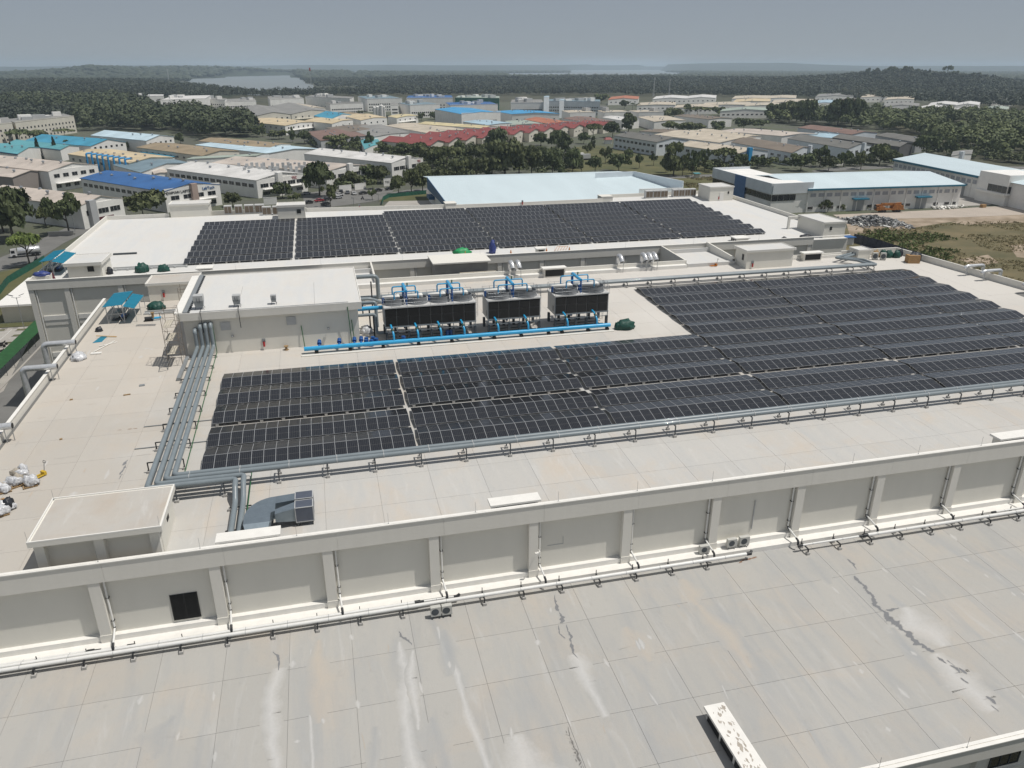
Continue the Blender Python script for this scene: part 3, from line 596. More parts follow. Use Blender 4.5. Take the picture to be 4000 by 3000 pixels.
for k in (2, 3):
    b = MB(); h = HP
    b.tube(rpath([(XL[k], 100.55, zr(100) + 4.0), (XL[k], 100.55, zr(100) + h - .2), (XL[k], YA[k], zr(67) + h), (105, YA[k], zr(67) + h)], .5), .25, 12); b.tube([(XL[k], 100.55, zr(100) + 3.9), (XL[k], 100.55, zr(100) + 4.2), (XL[k], 101.2, zr(100) + 4.3)], .27, 12)
    for q in range(28): b.tube([(-14 + q * 4.4, YA[k], zr(67) + h), (-13.94 + q * 4.4, YA[k], zr(67) + h)], .283, 12, 1)
    b.build('pipe', [PIPEG, LGREY], pr)
for k in range(25):
    b = MB(); twin_support(b, -6.18 + 4.46 * k, 65.95, 67.7, zr, 1.28); x = -6.18 + 4.46 * k
    b.build('pipe_support', [STEEL, CONB], pr)
pl_ = thing('pipe_run', 'twin grey pipes that turn off toward the near parapet beside the square duct unit', 'pipes', (-17, 64, zr(64)))
for k in (0, 1):
    b = MB(); h = HP; xc = -9.82 + (1 - k) * .0 + k * .68
    b.tube(rpath([(XL[k], 100.55, zr(100) + (3.4 if k == 0 else 4.0)), (XL[k], 100.55, zr(100) + h - .2), (XL[k], YA[k], zr(67) + h), (xc, YA[k], zr(66) + h), (xc, YA[k] - 1.1, zr(65) + h), (xc, 62.6, zr(62) + .55), (xc, 56.9, zr(57) + .5)], .45), .25, 12); b.tube([(XL[k], 100.55, zr(100) + 3.2 + .6 * k), (XL[k], 100.55, zr(100) + 3.5 + .6 * k), (XL[k], 101.2, zr(100) + 3.6 + .6 * k)], .27, 12)
    b.build('pipe', PIPEG, pl_)
for y in (70.68, 75.05, 79.4, 83.57, 87.9, 92.3, 96.2, 99.9):
    b = MB(); twin_support(b, y, -18.36, -15.15, zr, max(.3, zr(67) + HP - .29 - zr(y)), 'y'); b.build('pipe_support', [BLACKST, CONB], pl_)
for x in (-15.0, -10.9):
    b = MB(); twin_support(b, x, 64.7, 67.4, zr, 1.26); b.build('pipe_support', [STEEL, CONB], pl_)
for y in (62.2, 58.6):
    b = MB(); twin_support(b, y, -10.3, -8.5, zr, .3, 'y'); b.build('pipe_support', [BLACKST, CONB], pl_)
b = MB(); b.tube(rpath([(-15.15, 100.9, zr(100) + 4.2), (-15.1, 100.9, zr(100) + .35), (-14.95, 68.2, zr(68) + .35), (-8.75, 67.9, zr(68) + .4), (-8.75, 57.0, zr(57) + .3)], .25), .05, 6)
tag(b.build('green_conduit', GREENP, None, (-15, 70, 20)), 'thin green conduit running beside the four parallel grey pipes', 'conduit')
rp = thing('pipe_run', 'long twin grey pipes on posts behind the cooling towers, ending at the right', 'pipes', (50, 118, zr(118)))
for k, y in enumerate((117.6, 118.25)):
    b = MB(); b.tube(rpath([(3.4, y, zr(118) + 1.0), (97.6 - .65 * (1 - k) * 0, y, zr(118) + 1.0)] if k == 0 else [(3.4, y, zr(118) + 1.0), (97.4, y, zr(118) + 1.0)], .4), .26, 12); b.build('pipe', PIPEG, rp)
b = MB(); b.tube(rpath([(97.4, 117.6, zr(118) + 1.0), (97.9, 117.6, zr(118) + 1.0), (97.9, 121.2, zr(121) + 1.0), (95.2, 123.6, zr(123) + .9), (99.1, 125.4, zr(125) + .9)], .35), .24, 10); b.tube(rpath([(96.9, 118.3, zr(118) + 1.0), (96.6, 121.4, zr(121) + .9), (93.8, 123.9, zr(124) + .9), (99.1, 126.2, zr(126) + .9)], .35), .24, 10); b.build('pipe', PIPEG, rp)
for k in range(22):
    x = 5.2 + 4.38 * k
    b = MB(); twin_support(b, x, 117.2, 118.7, zr, .75); b.build('pipe_support', [STEEL, CONB], rp)

# white drain pipes along the facade on the lower roof
dp = thing('drain_pipe_run', 'white drain pipes on black brackets along the foot of the shaded facade', 'pipes', (0, 53.5, zn(53.5)))
def drain(x0, x1, y, r, parent, h=.72, ends=True):
    b = MB(); z = zn(53.5) + h; b.tube([(x0, y, z), (x1, y, z)], r, 10, 0)
    x = x0 + 1.3
    while x < x1: b.tube([(x, y, z), (x + .05, y, z)], r + .012, 10, 2); x += 3.3
    if ends:
        for x in (x0, x1): b.tube([(x - .25, y, z), (x + .25, y, z)], r + .02, 10, 1)
    return b.build('drain_pipe', [PIPEW, BLACKST, LGREY], parent)
drain(-60, 36.2, 53.3, .165, dp); drain(-60, 4.9, 53.72, .15, dp); drain(5.2, 8.3, 53.72, .085, dp); drain(-60, -20.9, 54.1, .12, dp, .62); drain(-20.4, -18.0, 54.1, .07, dp, .6)
b = MB(); b.tube([(36.2, 53.3, zn(53) + .72), (36.45, 53.35, zn(53) + .75), (36.6, 53.5, zn(53) + .85)], .13, 8); b.tube([(8.3, 53.72, zn(53) + .72), (8.6, 53.8, zn(53) + .85)], .12, 8); b.build('end_elbow', BLACKST, dp)
for k in range(24):
    x = -49.4 + 3.53 * k
    if x > 36: break
    b = MB(); twin_support(b, x, 52.88, 53.95, zn, .58); b.box(x - .03, 53.95 - .03, zn(54) + .5, x + .03, 53.95 + .03, zn(54) + 1.0, 0); b.build('pipe_bracket', [BLACKST, CONB], dp)
dq = thing('drain_pipe_run', 'white drain pipe on black brackets along the facade foot at right', 'pipes', (60, 53.5, zn(53.5)))
drain(41.7, 48.4, 53.3, .1, dq); drain(48.9, 112, 53.3, .165, dq); drain(64.5, 112, 53.75, .09, dq, .75)
for k in range(20):
    x = 42.25 + 3.5 * k
    b = MB(); twin_support(b, x, 52.75, 53.9, zn, .58); b.box(x - .03, 53.87, zn(54) + .5, x + .03, 53.93, zn(54) + 1.0, 0); b.build('pipe_bracket', [BLACKST, CONB], dq)

# ------------------------------------------------------------------ cooling towers
STACKG = mat('fan_stack_grey', (.2, .21, .22), .5, .1, 1.5)
def cooling_tower(label, x0, x1, nf, fr_):
    y0, y1 = 100.3, 104.2; zb = zr(100.3); zl, zt = zb + 2.2, zb + 4.85
    t = thing('cooling_tower', label, 'cooling tower', ((x0 + x1) / 2, 102, zb))
    b = MB(); b.box(x0, y0 + .12, zl, x1, y1 - .12, zt); b.build('casing', GREYM, t); b = MB(); b.box(x0 - .06, y0 - .05, zt - .05, x1 + .06, y1, zt + .1); b.build('fan_deck', FRAMEW, t)
    n = int(round((x1 - x0) / 1.57)); dx = (x1 - x0 - .2) / n
    for r_ in range(2):
        za = zl + .12 + r_ * 1.3
        for k in range(n):
            xa = x0 + .1 + k * dx
            b = MB(); b.box(xa + .03, y0 + .06, za, xa + dx - .03, y0 + .12, za + 1.24, 1)
            for q in range(12): b.hexa([(xa + .05, y0 - .02, za + q * .104), (xa + dx - .05, y0 - .02, za + q * .104), (xa + dx - .05, y0 + .06, za + q * .104 + .05), (xa + .05, y0 + .06, za + q * .104 + .05)], [(xa + .05, y0 - .02, za + q * .104 + .025), (xa + dx - .05, y0 - .02, za + q * .104 + .025), (xa + dx - .05, y0 + .06, za + q * .104 + .075), (xa + .05, y0 + .06, za + q * .104 + .075)], 0)
            b.build('louvre_panel', [LOUV, BLACK], t)
    b = MB(); b.box(x0, y0 - .03, zl - .12, x1, y0 + .1, zl + .08); b.box(x0, y0, zl - .75, x1, y0 + .08, zl - .67); b.box(x0, y1 - .1, zl - .12, x1, y1, zl)
    for k in range(n + 1):
        x = min(x0 + .1 + k * dx, x1 - .06); b.box(x - .05, y0, zl - .75, x + .05, y0 + .09, zl - .1)
    b.box(x0, y0, zl - .12, x0 + .1, y1, zl); b.box(x1 - .1, y0, zl - .12, x1, y1, zl); b.build('base_frame', GREYM, t)
    for k in range(n + 1):
        x = min(max(x0 + .1 + k * dx, x0 + .15), x1 - .15)
        for y in (y0 + .15, y1 - .4):
            b = MB(); b.box(x - .16, y - .1, zb - .03, x + .16, y + .3, zl - .74); b.build('plinth', STEEL, t)
    if True:
        for k in range(3):
            b = MB(); q = y0 + .8 + k * 1.2; b.box(x0 + .4, q, zb - .02, x1 - .4, q + .18, zb + .12); b.build('skid_beam', STEEL, t)
    for k in range(nf):
        cx = x0 + (x1 - x0) * (k + .5) / nf; cy_ = (y0 + y1) / 2 - .1
        b = MB(); N = 28; ri = fr_ - .08; zt_ = zt + .1
        for (ra_, rb_, za, zb_) in ((fr_ * 1.07, fr_, zt_, zt_ + .25), (fr_, fr_ * .99, zt_ + .25, zt_ + .78)):
            vs = [(cx + r_ * math.cos(2 * math.pi * i / N), cy_ + r_ * math.sin(2 * math.pi * i / N), z) for r_, z in ((ra_, za), (rb_, zb_)) for i in range(N)]
            b.add(vs, [(i, (i + 1) % N, N + (i + 1) % N, N + i) for i in range(N)], 0, True)
        vs = [(cx + r_ * math.cos(2 * math.pi * i / N), cy_ + r_ * math.sin(2 * math.pi * i / N), z) for r_, z in ((fr_ * .99, zt_ + .78), (ri, zt_ + .78), (ri, zt_ + .3)) for i in range(N)]
        b.add(vs, [(i, (i + 1) % N, N + (i + 1) % N, N + i) for i in range(N)] + [(N + i, N + (i + 1) % N, 2 * N + (i + 1) % N, 2 * N + i) for i in range(N)], 0, True)
        b.add([(cx + ri * math.cos(2 * math.pi * i / N), cy_ + ri * math.sin(2 * math.pi * i / N), zt_ + .35) for i in range(N)], [tuple(range(N))], 1)
        fs = b.build('fan_stack', [STACKG, BLACK], t)
        b = MB()
        for q in range(-7, 8):
            yy = q * fr_ / 7.5; xw = math.sqrt(max(0, ri * ri - yy * yy)); b.box(cx - xw, cy_ + yy - .02, zt_ + .76, cx + xw, cy_ + yy + .02, zt_ + .785)
        b.box(cx - .04, cy_ - ri, zt_ + .785, cx + .04, cy_ + ri, zt_ + .805); b.build('fan_grille', STEEL, fs)
        b = MB(); z = zt_ + .82   # white belt cover: long taper with a slot
        def taper(a0, a1, wa, wb, z0, z1, s): 
            for sg in (-1, 1):
                b.hexa([(cx + a0, cy_ + sg * wa * .25 - wa * .25 * s, z0), (cx + a1, cy_ + sg * wb * .25 - wb * .25 * s, z0), (cx + a1, cy_ + sg * wb * .25 + wb * .25 * s, z0), (cx + a0, cy_ + sg * wa * .25 + wa * .25 * s, z0)], [(cx + a0, cy_ + sg * wa * .25 - wa * .25 * s, z1), (cx + a1, cy_ + sg * wb * .25 - wb * .25 * s, z1), (cx + a1, cy_ + sg * wb * .25 + wb * .25 * s, z1), (cx + a0, cy_ + sg * wa * .25 + wa * .25 * s, z1)], 0)
        taper(-fr_ * 1.15, fr_ * .4, .4, 1.35, z, z + .28, .72); b.box(cx + fr_ * .3, cy_ - .62, z, cx + fr_ * .55, cy_ + .62, z + .3); b.box(cx - fr_ * 1.2, cy_ - .18, z, cx - fr_ * 1.05, cy_ + .18, z + .22); b.build('belt_cover', W_COPE, fs)
        b = MB(); b.cyl((cx - fr_ * 1.12, cy_ - .1, zt_ + .2), .2, .75, 10); b.build('motor', PIPEBD, fs)
    b = MB(); zz = zt + .1; rr = .022    # guard rail
    for z in (zz + .55, zz + 1.05):
        b.tube([(x0, y0, z), (x1, y0, z), (x1, y1, z), (x0, y1, z), (x0, y0, z)], rr, 5)
    nn = int((x1 - x0) / 1.0)
    for k in range(nn + 1):
        x = x0 + (x1 - x0) * k / nn
        for y in (y0, y1): b.tube([(x, y, zz - .02), (x, y, zz + 1.08)], rr, 5)
    for k in range(1, 4):
        for x in (x0, x1): b.tube([(x, y0 + (y1 - y0) * k / 4, zz), (x, y0 + (y1 - y0) * k / 4, zz + 1.08)], rr, 5)
    b.build('guard_rail', GALV, t)
    b = MB(); lx = x1 + .25; ly = y1 - 1.2    # caged ladder on the right-hand end
    for y in (ly, ly + .45): b.tube([(lx, y, zb), (lx, y, zt + 1.2)], .025, 5)
    for k in range(20): b.tube([(lx, ly, zb + .3 + k * .3), (lx, ly + .45, zb + .3 + k * .3)], .015, 4)
    for k in range(7):
        z = zb + 2.0 + k * .6; b.tube([(lx + .02 + .36 * (1 - math.cos(a)), ly + .225 + .36 * math.sin(a) * 1.0, z) for a in np.linspace(-math.pi / 1.7, math.pi / 1.7, 9)], .016, 4)
    for a in (-1.2, -.5, .5, 1.2):
        b.tube([(lx + .02 + .72 * math.cos(a) if False else lx + .7 - .3 * abs(a) * .8, ly + .225 + .36 * math.sin(a), zb + 2.0), (lx + .7 - .3 * abs(a) * .8, ly + .225 + .36 * math.sin(a), zt + 1.1)], .014, 4)
    b.build('caged_ladder', GALV, t)
    b = MB(); b.box(x0 - .02, y0 + .8, zl + .35, x0, y0 + 1.15, zl + 1.1); b.build('access_door', STEEL, t)
    return t
cooling_tower('long black louvred cooling tower with four fans, nearest the white plant room', 6.95, 19.6, 4, 1.36)
cooling_tower('black louvred cooling tower with two fans in the middle of the row', 21.3, 28.95, 2, 1.7)
cooling_tower('black louvred cooling tower with two fans at the right end of the row', 31.1, 39.2, 2, 1.75)
def header(label, cx, half):
    zb = zr(102); t = thing('pipe_header', label, 'pipes', (cx, 103, zb + 4.9)); zt = zb + 6.85
    b = MB(); b.tube([(cx, 105.0, zb + .3), (cx, 105.0, zt - .2)], .2, 10); b.build('riser', PIPEBD, t)
    b = MB(); b.tube(rpath([(cx, 105.0, zt - .5), (cx, 105.0, zt), (cx, 101.0, zt - .05)], .25), .22, 10); b.build('header_pipe', PIPEB, t)
    for y in (104.0, 101.3):
        for s in (-1, 1):
            xe = cx + s * half; b = MB(); b.tube(rpath([(cx, y, zt - .1), (xe, y, zt - .1), (xe, y, zb + 4.98)], .3), .1, 8, 0); b.tube([(xe, y, zb + 4.95), (xe, y, zb + 5.3)], .14, 8, 1); b.build('branch_pipe', [PIPEB, PIPEBD], t)
    b = MB(); b.cyl((cx + .5, 104.0, zt), .09, .3, 8); b.box(cx + .4, 103.9, zt + .3, cx + .6, 104.1, zt + .36); b.build('valve', GREENP, t)
    b = MB(); b.tube([(cx, 101.0, zt - .1), (cx, 101.0, zb + 5)], .13, 8); b.build('drop_pipe', PIPEBD, t)
header('blue pipe header over the left pair of fans on the long tower', 10.1, 1.62)
header('blue pipe header over the right pair of fans on the long tower', 16.4, 1.62)
header('blue pipe header over the two fans of the middle tower', 25.1, 2.1)
header('blue pipe header over the two fans of the right-end tower', 35.1, 2.1)
bp = thing('pipe_run', 'bright blue main pipe lying along the front of the cooling towers', 'pipes', (17, 98.6, zr(98.6)))
zc = zr(98.6) + .68
b = MB(); b.tube([(-3.95, 98.6, zc), (38.95, 98.6, zc)], .29, 14)
for k in range(11): b.tube([(-1 + 3.85 * k, 98.6, zc), (-.95 + 3.85 * k, 98.6, zc)], .297, 14)
b.build('main_pipe', PIPEB, bp)
for x in (7.9, 11.2, 14.35, 17.6, 22.4, 26.7, 32.5, 36.9):
    b = MB(); b.tube(rpath([(x, 98.6, zc), (x, 98.6, zc + 1.0), (x - .15, 99.5, zc + 1.75), (x - .2, 100.4, zc + 1.85)], .35), .14, 8, 0); b.tube([(x - .08, 99.0, zc + 1.35), (x - .12, 99.25, zc + 1.55)], .19, 8, 1); b.cyl((x - .1, 99.15, zc + 1.55), .06, .25, 6, 1); b.build('riser', [PIPEB, TARPG], bp)
for x in (-2.4, 2.0, 6.4, 11.2, 15.8, 19.8, 21.8, 25.7, 29.7, 31.7, 35.6, 38.5):
    b = MB(); b.box(x - .22, 98.35, zr(98.6) - .02, x + .22, 98.85, zr(98.6) + .3); b.box(x - .08, 98.4, zr(98.6) + .3, x + .08, 98.8, zc - .2); b.build('pipe_saddle', RUBBER, bp)
b = MB(); b.box(-4.3, 97.5, zr(98) - .02, 39.2, 97.9, zr(98) + .12); b.build('kerb', W_PAINT, bp)
for k, x in enumerate((-2.0, .6, 2.6, 4.4 - .9)):
    b = MB(); p0 = Vector((x, 99.2, zc + .1)); b.tube([(x, 98.9, zc), (x + .1, 99.9, zc + .45)], .16, 8); b.tube([(x + .05, 99.35, zc + .3), (x + .08, 99.6, zc + .42)], .3, 12); b.tube([(x + .08, 99.6, zc + .5), (x + .1, 99.8, zc + .6)], .26, 12)
    b.build('flanged_stub', PIPEBD, bp)
# pipework between the plant room and the first tower
pw = thing('pipe_run', 'grey and blue pipes leaving the right wall of the plant room', 'pipes', (5, 108, zr(108)))
b = MB(); b.tube([(3.3, 104.5, zr(104) + 3.7), (7.0, 104.5, zr(104) + 3.7)], .3, 10); b.build('blue_pipe', PIPEB, pw)
b = MB(); b.tube(rpath([(3.3, 106.2, zr(106) + 4.0), (6.2, 106.2, zr(106) + 4.0), (6.2, 105.4, zr(106) + .5)], .4), .24, 10); b.build('pipe', PIPEG, pw)
b = MB(); b.tube(rpath([(3.3, 103.2, zr(103) + 3.2), (5.9, 103.2, zr(103) + 3.2), (5.9, 102.4, zr(103) + .7), (6.9, 102.4, zr(103) + .7)], .4), .22, 10); b.build('pipe', PIPEG, pw)
b = MB(); b.tube(rpath([(3.3, 117.3, zr(117) + 4.6), (7.4, 117.3, zr(117) + 4.6), (7.4, 117.3, zr(117) + 1.0)], .7), .32, 12); b.build('pipe', PIPEG, pw)
b = MB(); b.tube(rpath([(3.3, 112.3, zr(112) + 2.6), (6.0, 112.3, zr(112) + 2.6), (8.6, 113.6, zr(113) + 1.0)], .6), .24, 10); b.build('pipe', PIPEG, pw)
for x, y, h in ((5.2, 104.9, 3.5), (5.6, 103.0, 3.0), (6.3, 115.8, 4.2), (4.6, 112.3, 2.4)):
    b = MB(); b.box(x - .1, y - .1, zr(y), x + .1, y + .1, zr(y) + h); b.build('pipe_post', BLACKST, pw)

# ------------------------------------------------------------------ duct unit
ah = thing('duct_unit', 'grey air handling unit with two square fan boxes and a curved duct', 'duct unit', (-5, 59, zr(59)))
BGREY = mat('blue_grey_sheet_metal', (.1, .115, .15), .4, .1, 1.5, metal=.2); DUCT = mat('galvanised_duct', (.24, .29, .33), .4, .12, 1.2, metal=.6)
for y0 in (58.3, 59.8):
    z = zr(59); b = MB(); b.box(-4.55, y0, z + .42, -3.05, y0 + 1.25, z + 1.82); fbx = b.build('fan_box', BGREY, ah)
    b = MB()
    for (p, q) in (((-4.57, y0 - .02, z + .4), (-4.5, y0 + .05, z + 1.84)), ((-3.1, y0 - .02, z + .4), (-3.03, y0 + .05, z + 1.84)), ((-4.57, y0 + 1.2, z + .4), (-4.5, y0 + 1.27, z + 1.84)), ((-3.1, y0 + 1.2, z + .4), (-3.03, y0 + 1.27, z + 1.84))): b.box(*p, *q)
    for zz in (z + .4, z + 1.78):
        b.box(-4.5, y0 - .02, zz, -3.1, y0 + .05, zz + .06); b.box(-4.5, y0 + 1.2, zz, -3.1, y0 + 1.27, zz + .06); b.box(-4.57, y0 + .05, zz, -4.5, y0 + 1.2, zz + .06); b.box(-3.1, y0 + .05, zz, -3.03, y0 + 1.2, zz + .06)
    b.build('corner_frame', LGREY, fbx)
    b = MB()
    for x in (-4.4, -3.2): b.box(x - .06, y0 + .05, z - .02, x + .06, y0 + .2, z + .4); b.box(x - .06, y0 + 1.05, z - .02, x + .06, y0 + 1.2, z + .4)
    b.box(-4.5, y0, z + .3, -3.1, y0 + .1, z + .4); b.build('stand', STEEL, ah)
def duct(seq, name):
    """seq: list of (left-bottom, right-bottom, right-top, left-top) rings"""
    b = MB()
    for r_ in seq: pass
    vs = [p for r_ in seq for p in r_]; fs = []
    for i in range(len(seq) - 1):
        for k in range(4): fs.append((i * 4 + k, i * 4 + (k + 1) % 4, (i + 1) * 4 + (k + 1) % 4, (i + 1) * 4 + k))
    b.add(vs, fs); b.add(seq[0], [(3, 2, 1, 0)]); b.add(seq[-1], [(0, 1, 2, 3)]); return b.build(name, DUCT, ah)
z = zr(59)
rg_ = lambda x, ya, yb, za, zb_: [(x, ya, za), (x, yb, za), (x, yb, zb_), (x, ya, zb_)]
duct([rg_(-4.58, 58.4, 59.5, z + .5, z + 1.75), rg_(-6.2, 58.2, 59.0, z + .75, z + 1.55)], 'front_duct')
duct([rg_(-4.58, 59.85, 61.0, z + .5, z + 1.75), rg_(-6.2, 60.0, 61.2, z + .75, z + 1.55)], 'rear_duct')
seq = []
for k in range(10):
    a = math.pi / 2 * k / 9; c = Vector((-6.2, 58.4)); ri, ro = .35, 2.8
    seq.append([(c.x - ri * math.sin(a), c.y - 0 + ri * math.cos(a), z + .75), (c.x - ro * math.sin(a) * .88, c.y + ro * math.cos(a), z + .75), (c.x - ro * math.sin(a) * .88, c.y + ro * math.cos(a), z + 1.55), (c.x - ri * math.sin(a), c.y + ri * math.cos(a), z + 1.55)])
seq.append([(-6.55, 57.2, z + .75), (-8.66, 57.2, z + .75), (-8.66, 57.2, z + 1.55), (-6.55, 57.2, z + 1.55)]); seq.append([(-6.7, 56.7, z + .3), (-8.5, 56.7, z + .3), (-8.5, 56.7, z + 1.2), (-6.7, 56.7, z + 1.2)])
duct(seq, 'curved_duct')
b = MB(); b.box(-8.55, 56.6, z + .1, -6.7, 57.15, z + 1.25); b.build('duct_collar', ALU, ah)

# ------------------------------------------------------------------ goosenecks
def gooseneck(label, pts, r, legs, group=None, n=12, mt=ALU):
    p = [Vector(q) for q in pts]; t = thing('gooseneck_duct', label, 'duct', p[0], group)
    b = MB(); b.tube(rpath(p, r * 1.7, 6), r, n, 0); e = p[-1]; d = (p[-1] - p[-2]).normalized(); b.tube([e - d * .02, e + d * .01], r * .9, n, 1); b.build('duct', [mt, BLACK], t)
    b = MB()
    for q in legs: b.tube([q[0], q[1]], .05, 6)
    b.build('leg', GALV, t); return t
for y, lb in ((80.6, 'silver gooseneck duct over the left parapet nearest the pallets'), (96.6, 'silver gooseneck duct over the left parapet, middle one of three'), (104.9, 'silver gooseneck duct over the left parapet beside the torn sacks')):
    z = zr(y); gooseneck(lb, [(-36.6, y, 13), (-36.6, y, z + 1.75), (-32.75, y, z + 1.75)], .36, [((-33.5, y - .25, z), (-33.5, y - .25, z + 1.6)), ((-32.95, y + .2, z), (-32.95, y + .2, z + 1.6))])
for y, xx, lb in ((99.8, 112.2, 'silver gooseneck duct over the right parapet cut by the frame edge'), (107.4, 111.0, 'silver gooseneck duct over the right parapet, second from the corner'), (110.8, 110.5, 'silver gooseneck duct over the right parapet nearest the boxes')):
    z = zr(y); gooseneck(lb, [(xx + 4.4, y, 15), (xx + 4.4, y, z + 1.75), (xx + .6, y, z + 1.75), (xx + .3, y, z + 1.35)], .3, [((xx + .7, y - .2, z), (xx + .7, y - .2, z + 1.6)), ((xx + 1.3, y + .2, z), (xx + 1.3, y + .2, z + 1.6))])
for x, lb in ((31.2, 'silver hooded vent duct above the light well, left one of the pair'), (32.4, 'silver hooded vent duct above the light well, right one of the pair'), (51.4, 'single silver hooded vent duct above the light well'), (56.0, 'silver hooded vent duct, leftmost of three above the light well'), (57.0, 'silver hooded vent duct, middle of three above the light well'), (58.0, 'silver hooded vent duct, rightmost of three above the light well')):
    gooseneck(lb, [(x, 127.9, 21), (x, 127.9, 24.5), (x, 126.7, 24.5), (x + .1, 126.1, 23.6)], .42, [((x + .3, 126.0, zr(126)), (x + .3, 126.0, 23.9))])
# ------------------------------------------------------------------ air conditioner units
def ac_unit(label, p, ang=0.0, sx=.92, sz=.82, sy=.38, group=None, stand=.1, grille=True):
    t = thing('condenser_unit', label, 'air conditioner', p, group); x, y, z = p; q = Matrix.Translation(p) @ Matrix.Rotation(ang, 4, 'Z')
    b = MB(); b.obox(None, sx, sy, sz, 0, 0, q @ Matrix.Translation((0, 0, stand))); b.build('casing', LGREYW, t)
    b = MB()
    b.add([q @ Vector((-.08 * sx + .36 * sz * math.cos(a), -sy / 2 - .012, stand + sz / 2 + .36 * sz * math.sin(a))) for a in np.linspace(0, 2 * math.pi, 20, endpoint=False)], [tuple(range(20))], 0)
    b.build('fan_grille', STEEL, t)
    b = MB()
    for s in (-1, 1): b.obox(None, .06, sy + .1, stand, 0, 0, q @ Matrix.Translation((s * sx * .36, 0, 0)))
    b.build('feet', STEEL, t); return t
LGREYW = mat('cream_appliance_casing', (.5, .5, .47), .5, .06, 3)
ac_unit('small grey condenser unit alone on the ledge left of the pilaster', (32.3, 54.7, 13.25), sx=1.0, sz=.8)
ac_unit('left one of two grey condenser units fixed beside a pilaster on the facade', (35.2, 54.8, 13.4), sx=.95, sz=.85)
ac_unit('right one of two grey condenser units fixed beside a pilaster on the facade', (36.5, 54.8, 13.4), sx=1.0, sz=.9)
ac_unit('left one of two condenser units standing on the grey roof by the white drain pipe', (6.25, 52.3, zn(52.3)), sx=.86, sz=.9, stand=.25)
ac_unit('right one of two condenser units standing on the grey roof by the white drain pipe', (7.2, 52.3, zn(52.3)), sx=.86, sz=.9, stand=.25)
ac_unit('left condenser unit near the stored coils at the right corner', (102.5, 123.9, zr(124)), -.3, 1.0, 1.3, .5)
ac_unit('right condenser unit near the stored coils at the right corner', (103.9, 123.4, zr(124)), -.3, 1.0, 1.3, .5)
def big_condenser(label, p, w_, group):
    t = thing('condenser_unit', label, 'air conditioner', p, group); x, y, z = p
    b = MB(); b.box(x - w_ / 2, y, z, x + w_ / 2, y + 1.3, z + 2.0); b.build('casing', FRAMEW, t)
    for k in (0, 1):
        b = MB(); a = x - w_ / 2 + .1 + k * (w_ / 2 - .05); b.box(a, y - .03, z + .3, a + w_ / 2 - .15, y, z + 1.75); b.build('coil_panel', COIL, t)
COIL = mat('brown_coil_fins', (.16, .125, .09), .6, .15, 6)
for k in range(4): big_condenser('white and brown rooftop condenser, %s from left in the long rear row' % ORD[k], (-21.2 + 2.35 * k, 190.2, zf(190)), 1.7 if k < 2 else 2.1, 'condensers on the left rear parapet')
for k in range(2): big_condenser('white and brown rooftop condenser, %s one left of the tall stair room' % ('second' if k == 0 else 'nearest'), (-12.4 + 2.3 * k, 187.2, zf(187)), 2.0, 'condensers on the left rear parapet')
for k in range(3): big_condenser('white and brown rooftop condenser, %s in the left group at the right rear' % ORD[k], (83.6 + 2.1 * k, 188.6, zf(188.6)), 2.0, 'condensers on the right rear parapet')
for k in range(4): big_condenser('white and brown rooftop condenser, %s in the right group beside the stair room' % ORD[k], (91.3 + 1.65 * k, 189.0, zf(189)), 1.55, 'condensers on the right rear parapet')
for k, (x, s) in enumerate(((-16.6, 1.15), (-11.95, .92), (-7.3, .68))):
    z = 26.78; y = 102.7; t = thing('condenser_unit', ['largest grey condenser on the plant room roof, at its left corner', 'middle grey condenser on the plant room roof', 'smallest grey condenser on the plant room roof'][k], 'air conditioner', (x, y, z), 'condensers on the plant room roof')
    b = MB(); a = .52 * s; b.hexa([(x - a * .8, y - a * .7, z + .35), (x + a * .8, y - a * .7, z + .35), (x + a * .8, y + a * .7, z + .35), (x - a * .8, y + a * .7, z + .35)], [(x - a, y - a, z + .35 + .75 * s), (x + a, y - a, z + .35 + .75 * s), (x + a, y + a, z + .35 + .75 * s), (x - a, y + a, z + .35 + .75 * s)]); b.build('tapered_base', CONDG, t) if False else b.build('tapered_base', GREYM, t)
    b = MB(); b.box(x - a, y - a, z + .35 + .75 * s, x + a, y + a, z + .4 + 1.3 * s); b.build('casing', LGREY, t)
    b = MB()
    for p_ in ((-.7, -.6), (.7, -.6), (.7, .6), (-.7, .6)): b.tube([(x + p_[0] * a, y + p_[1] * a, z + .4), (x + p_[0] * a * 1.35, y + p_[1] * a * 1.3, z)], .03, 5)
    b.tube([(x - a * .3, y - a - .02, z + .5 + 1.0 * s), (x - a * .2, y - a - .03, z + .4 + .5 * s), (x + a * .3, y - a - .03, z + .4 + .5 * s), (x + a * .3, y - a - .02, z + .5 + 1.0 * s)], .025, 5); b.build('stand', STEEL, t)
    if k < 2:
        b = MB(); b.tube([(x + .2, y - a, z + .2), (x + .25, 100.65, z + .15), (x + .3, 100.6, z - 2.6 + .3 * k)], .045, 5)
        tag(b.build('cable', BLACKST, None, (x, 101, z)), 'dark cable hanging down the plant room wall below the %s condenser' % ('largest' if k == 0 else 'middle'), 'cable')
b = MB(); b.tube([(-16.5, 100.95, 26.9), (2.3, 100.95, 26.9), (2.3, 100.9, 26.3)], .05, 5)
for k in range(9): b.box(-16 + 2.2 * k, 100.85, 26.74, -15.85 + 2.2 * k, 101.05, 26.9)
tag(b.build('conduit', GREYM, None, (0, 101, 26)), 'thin grey conduit along the front edge of the plant room roof', 'conduit')
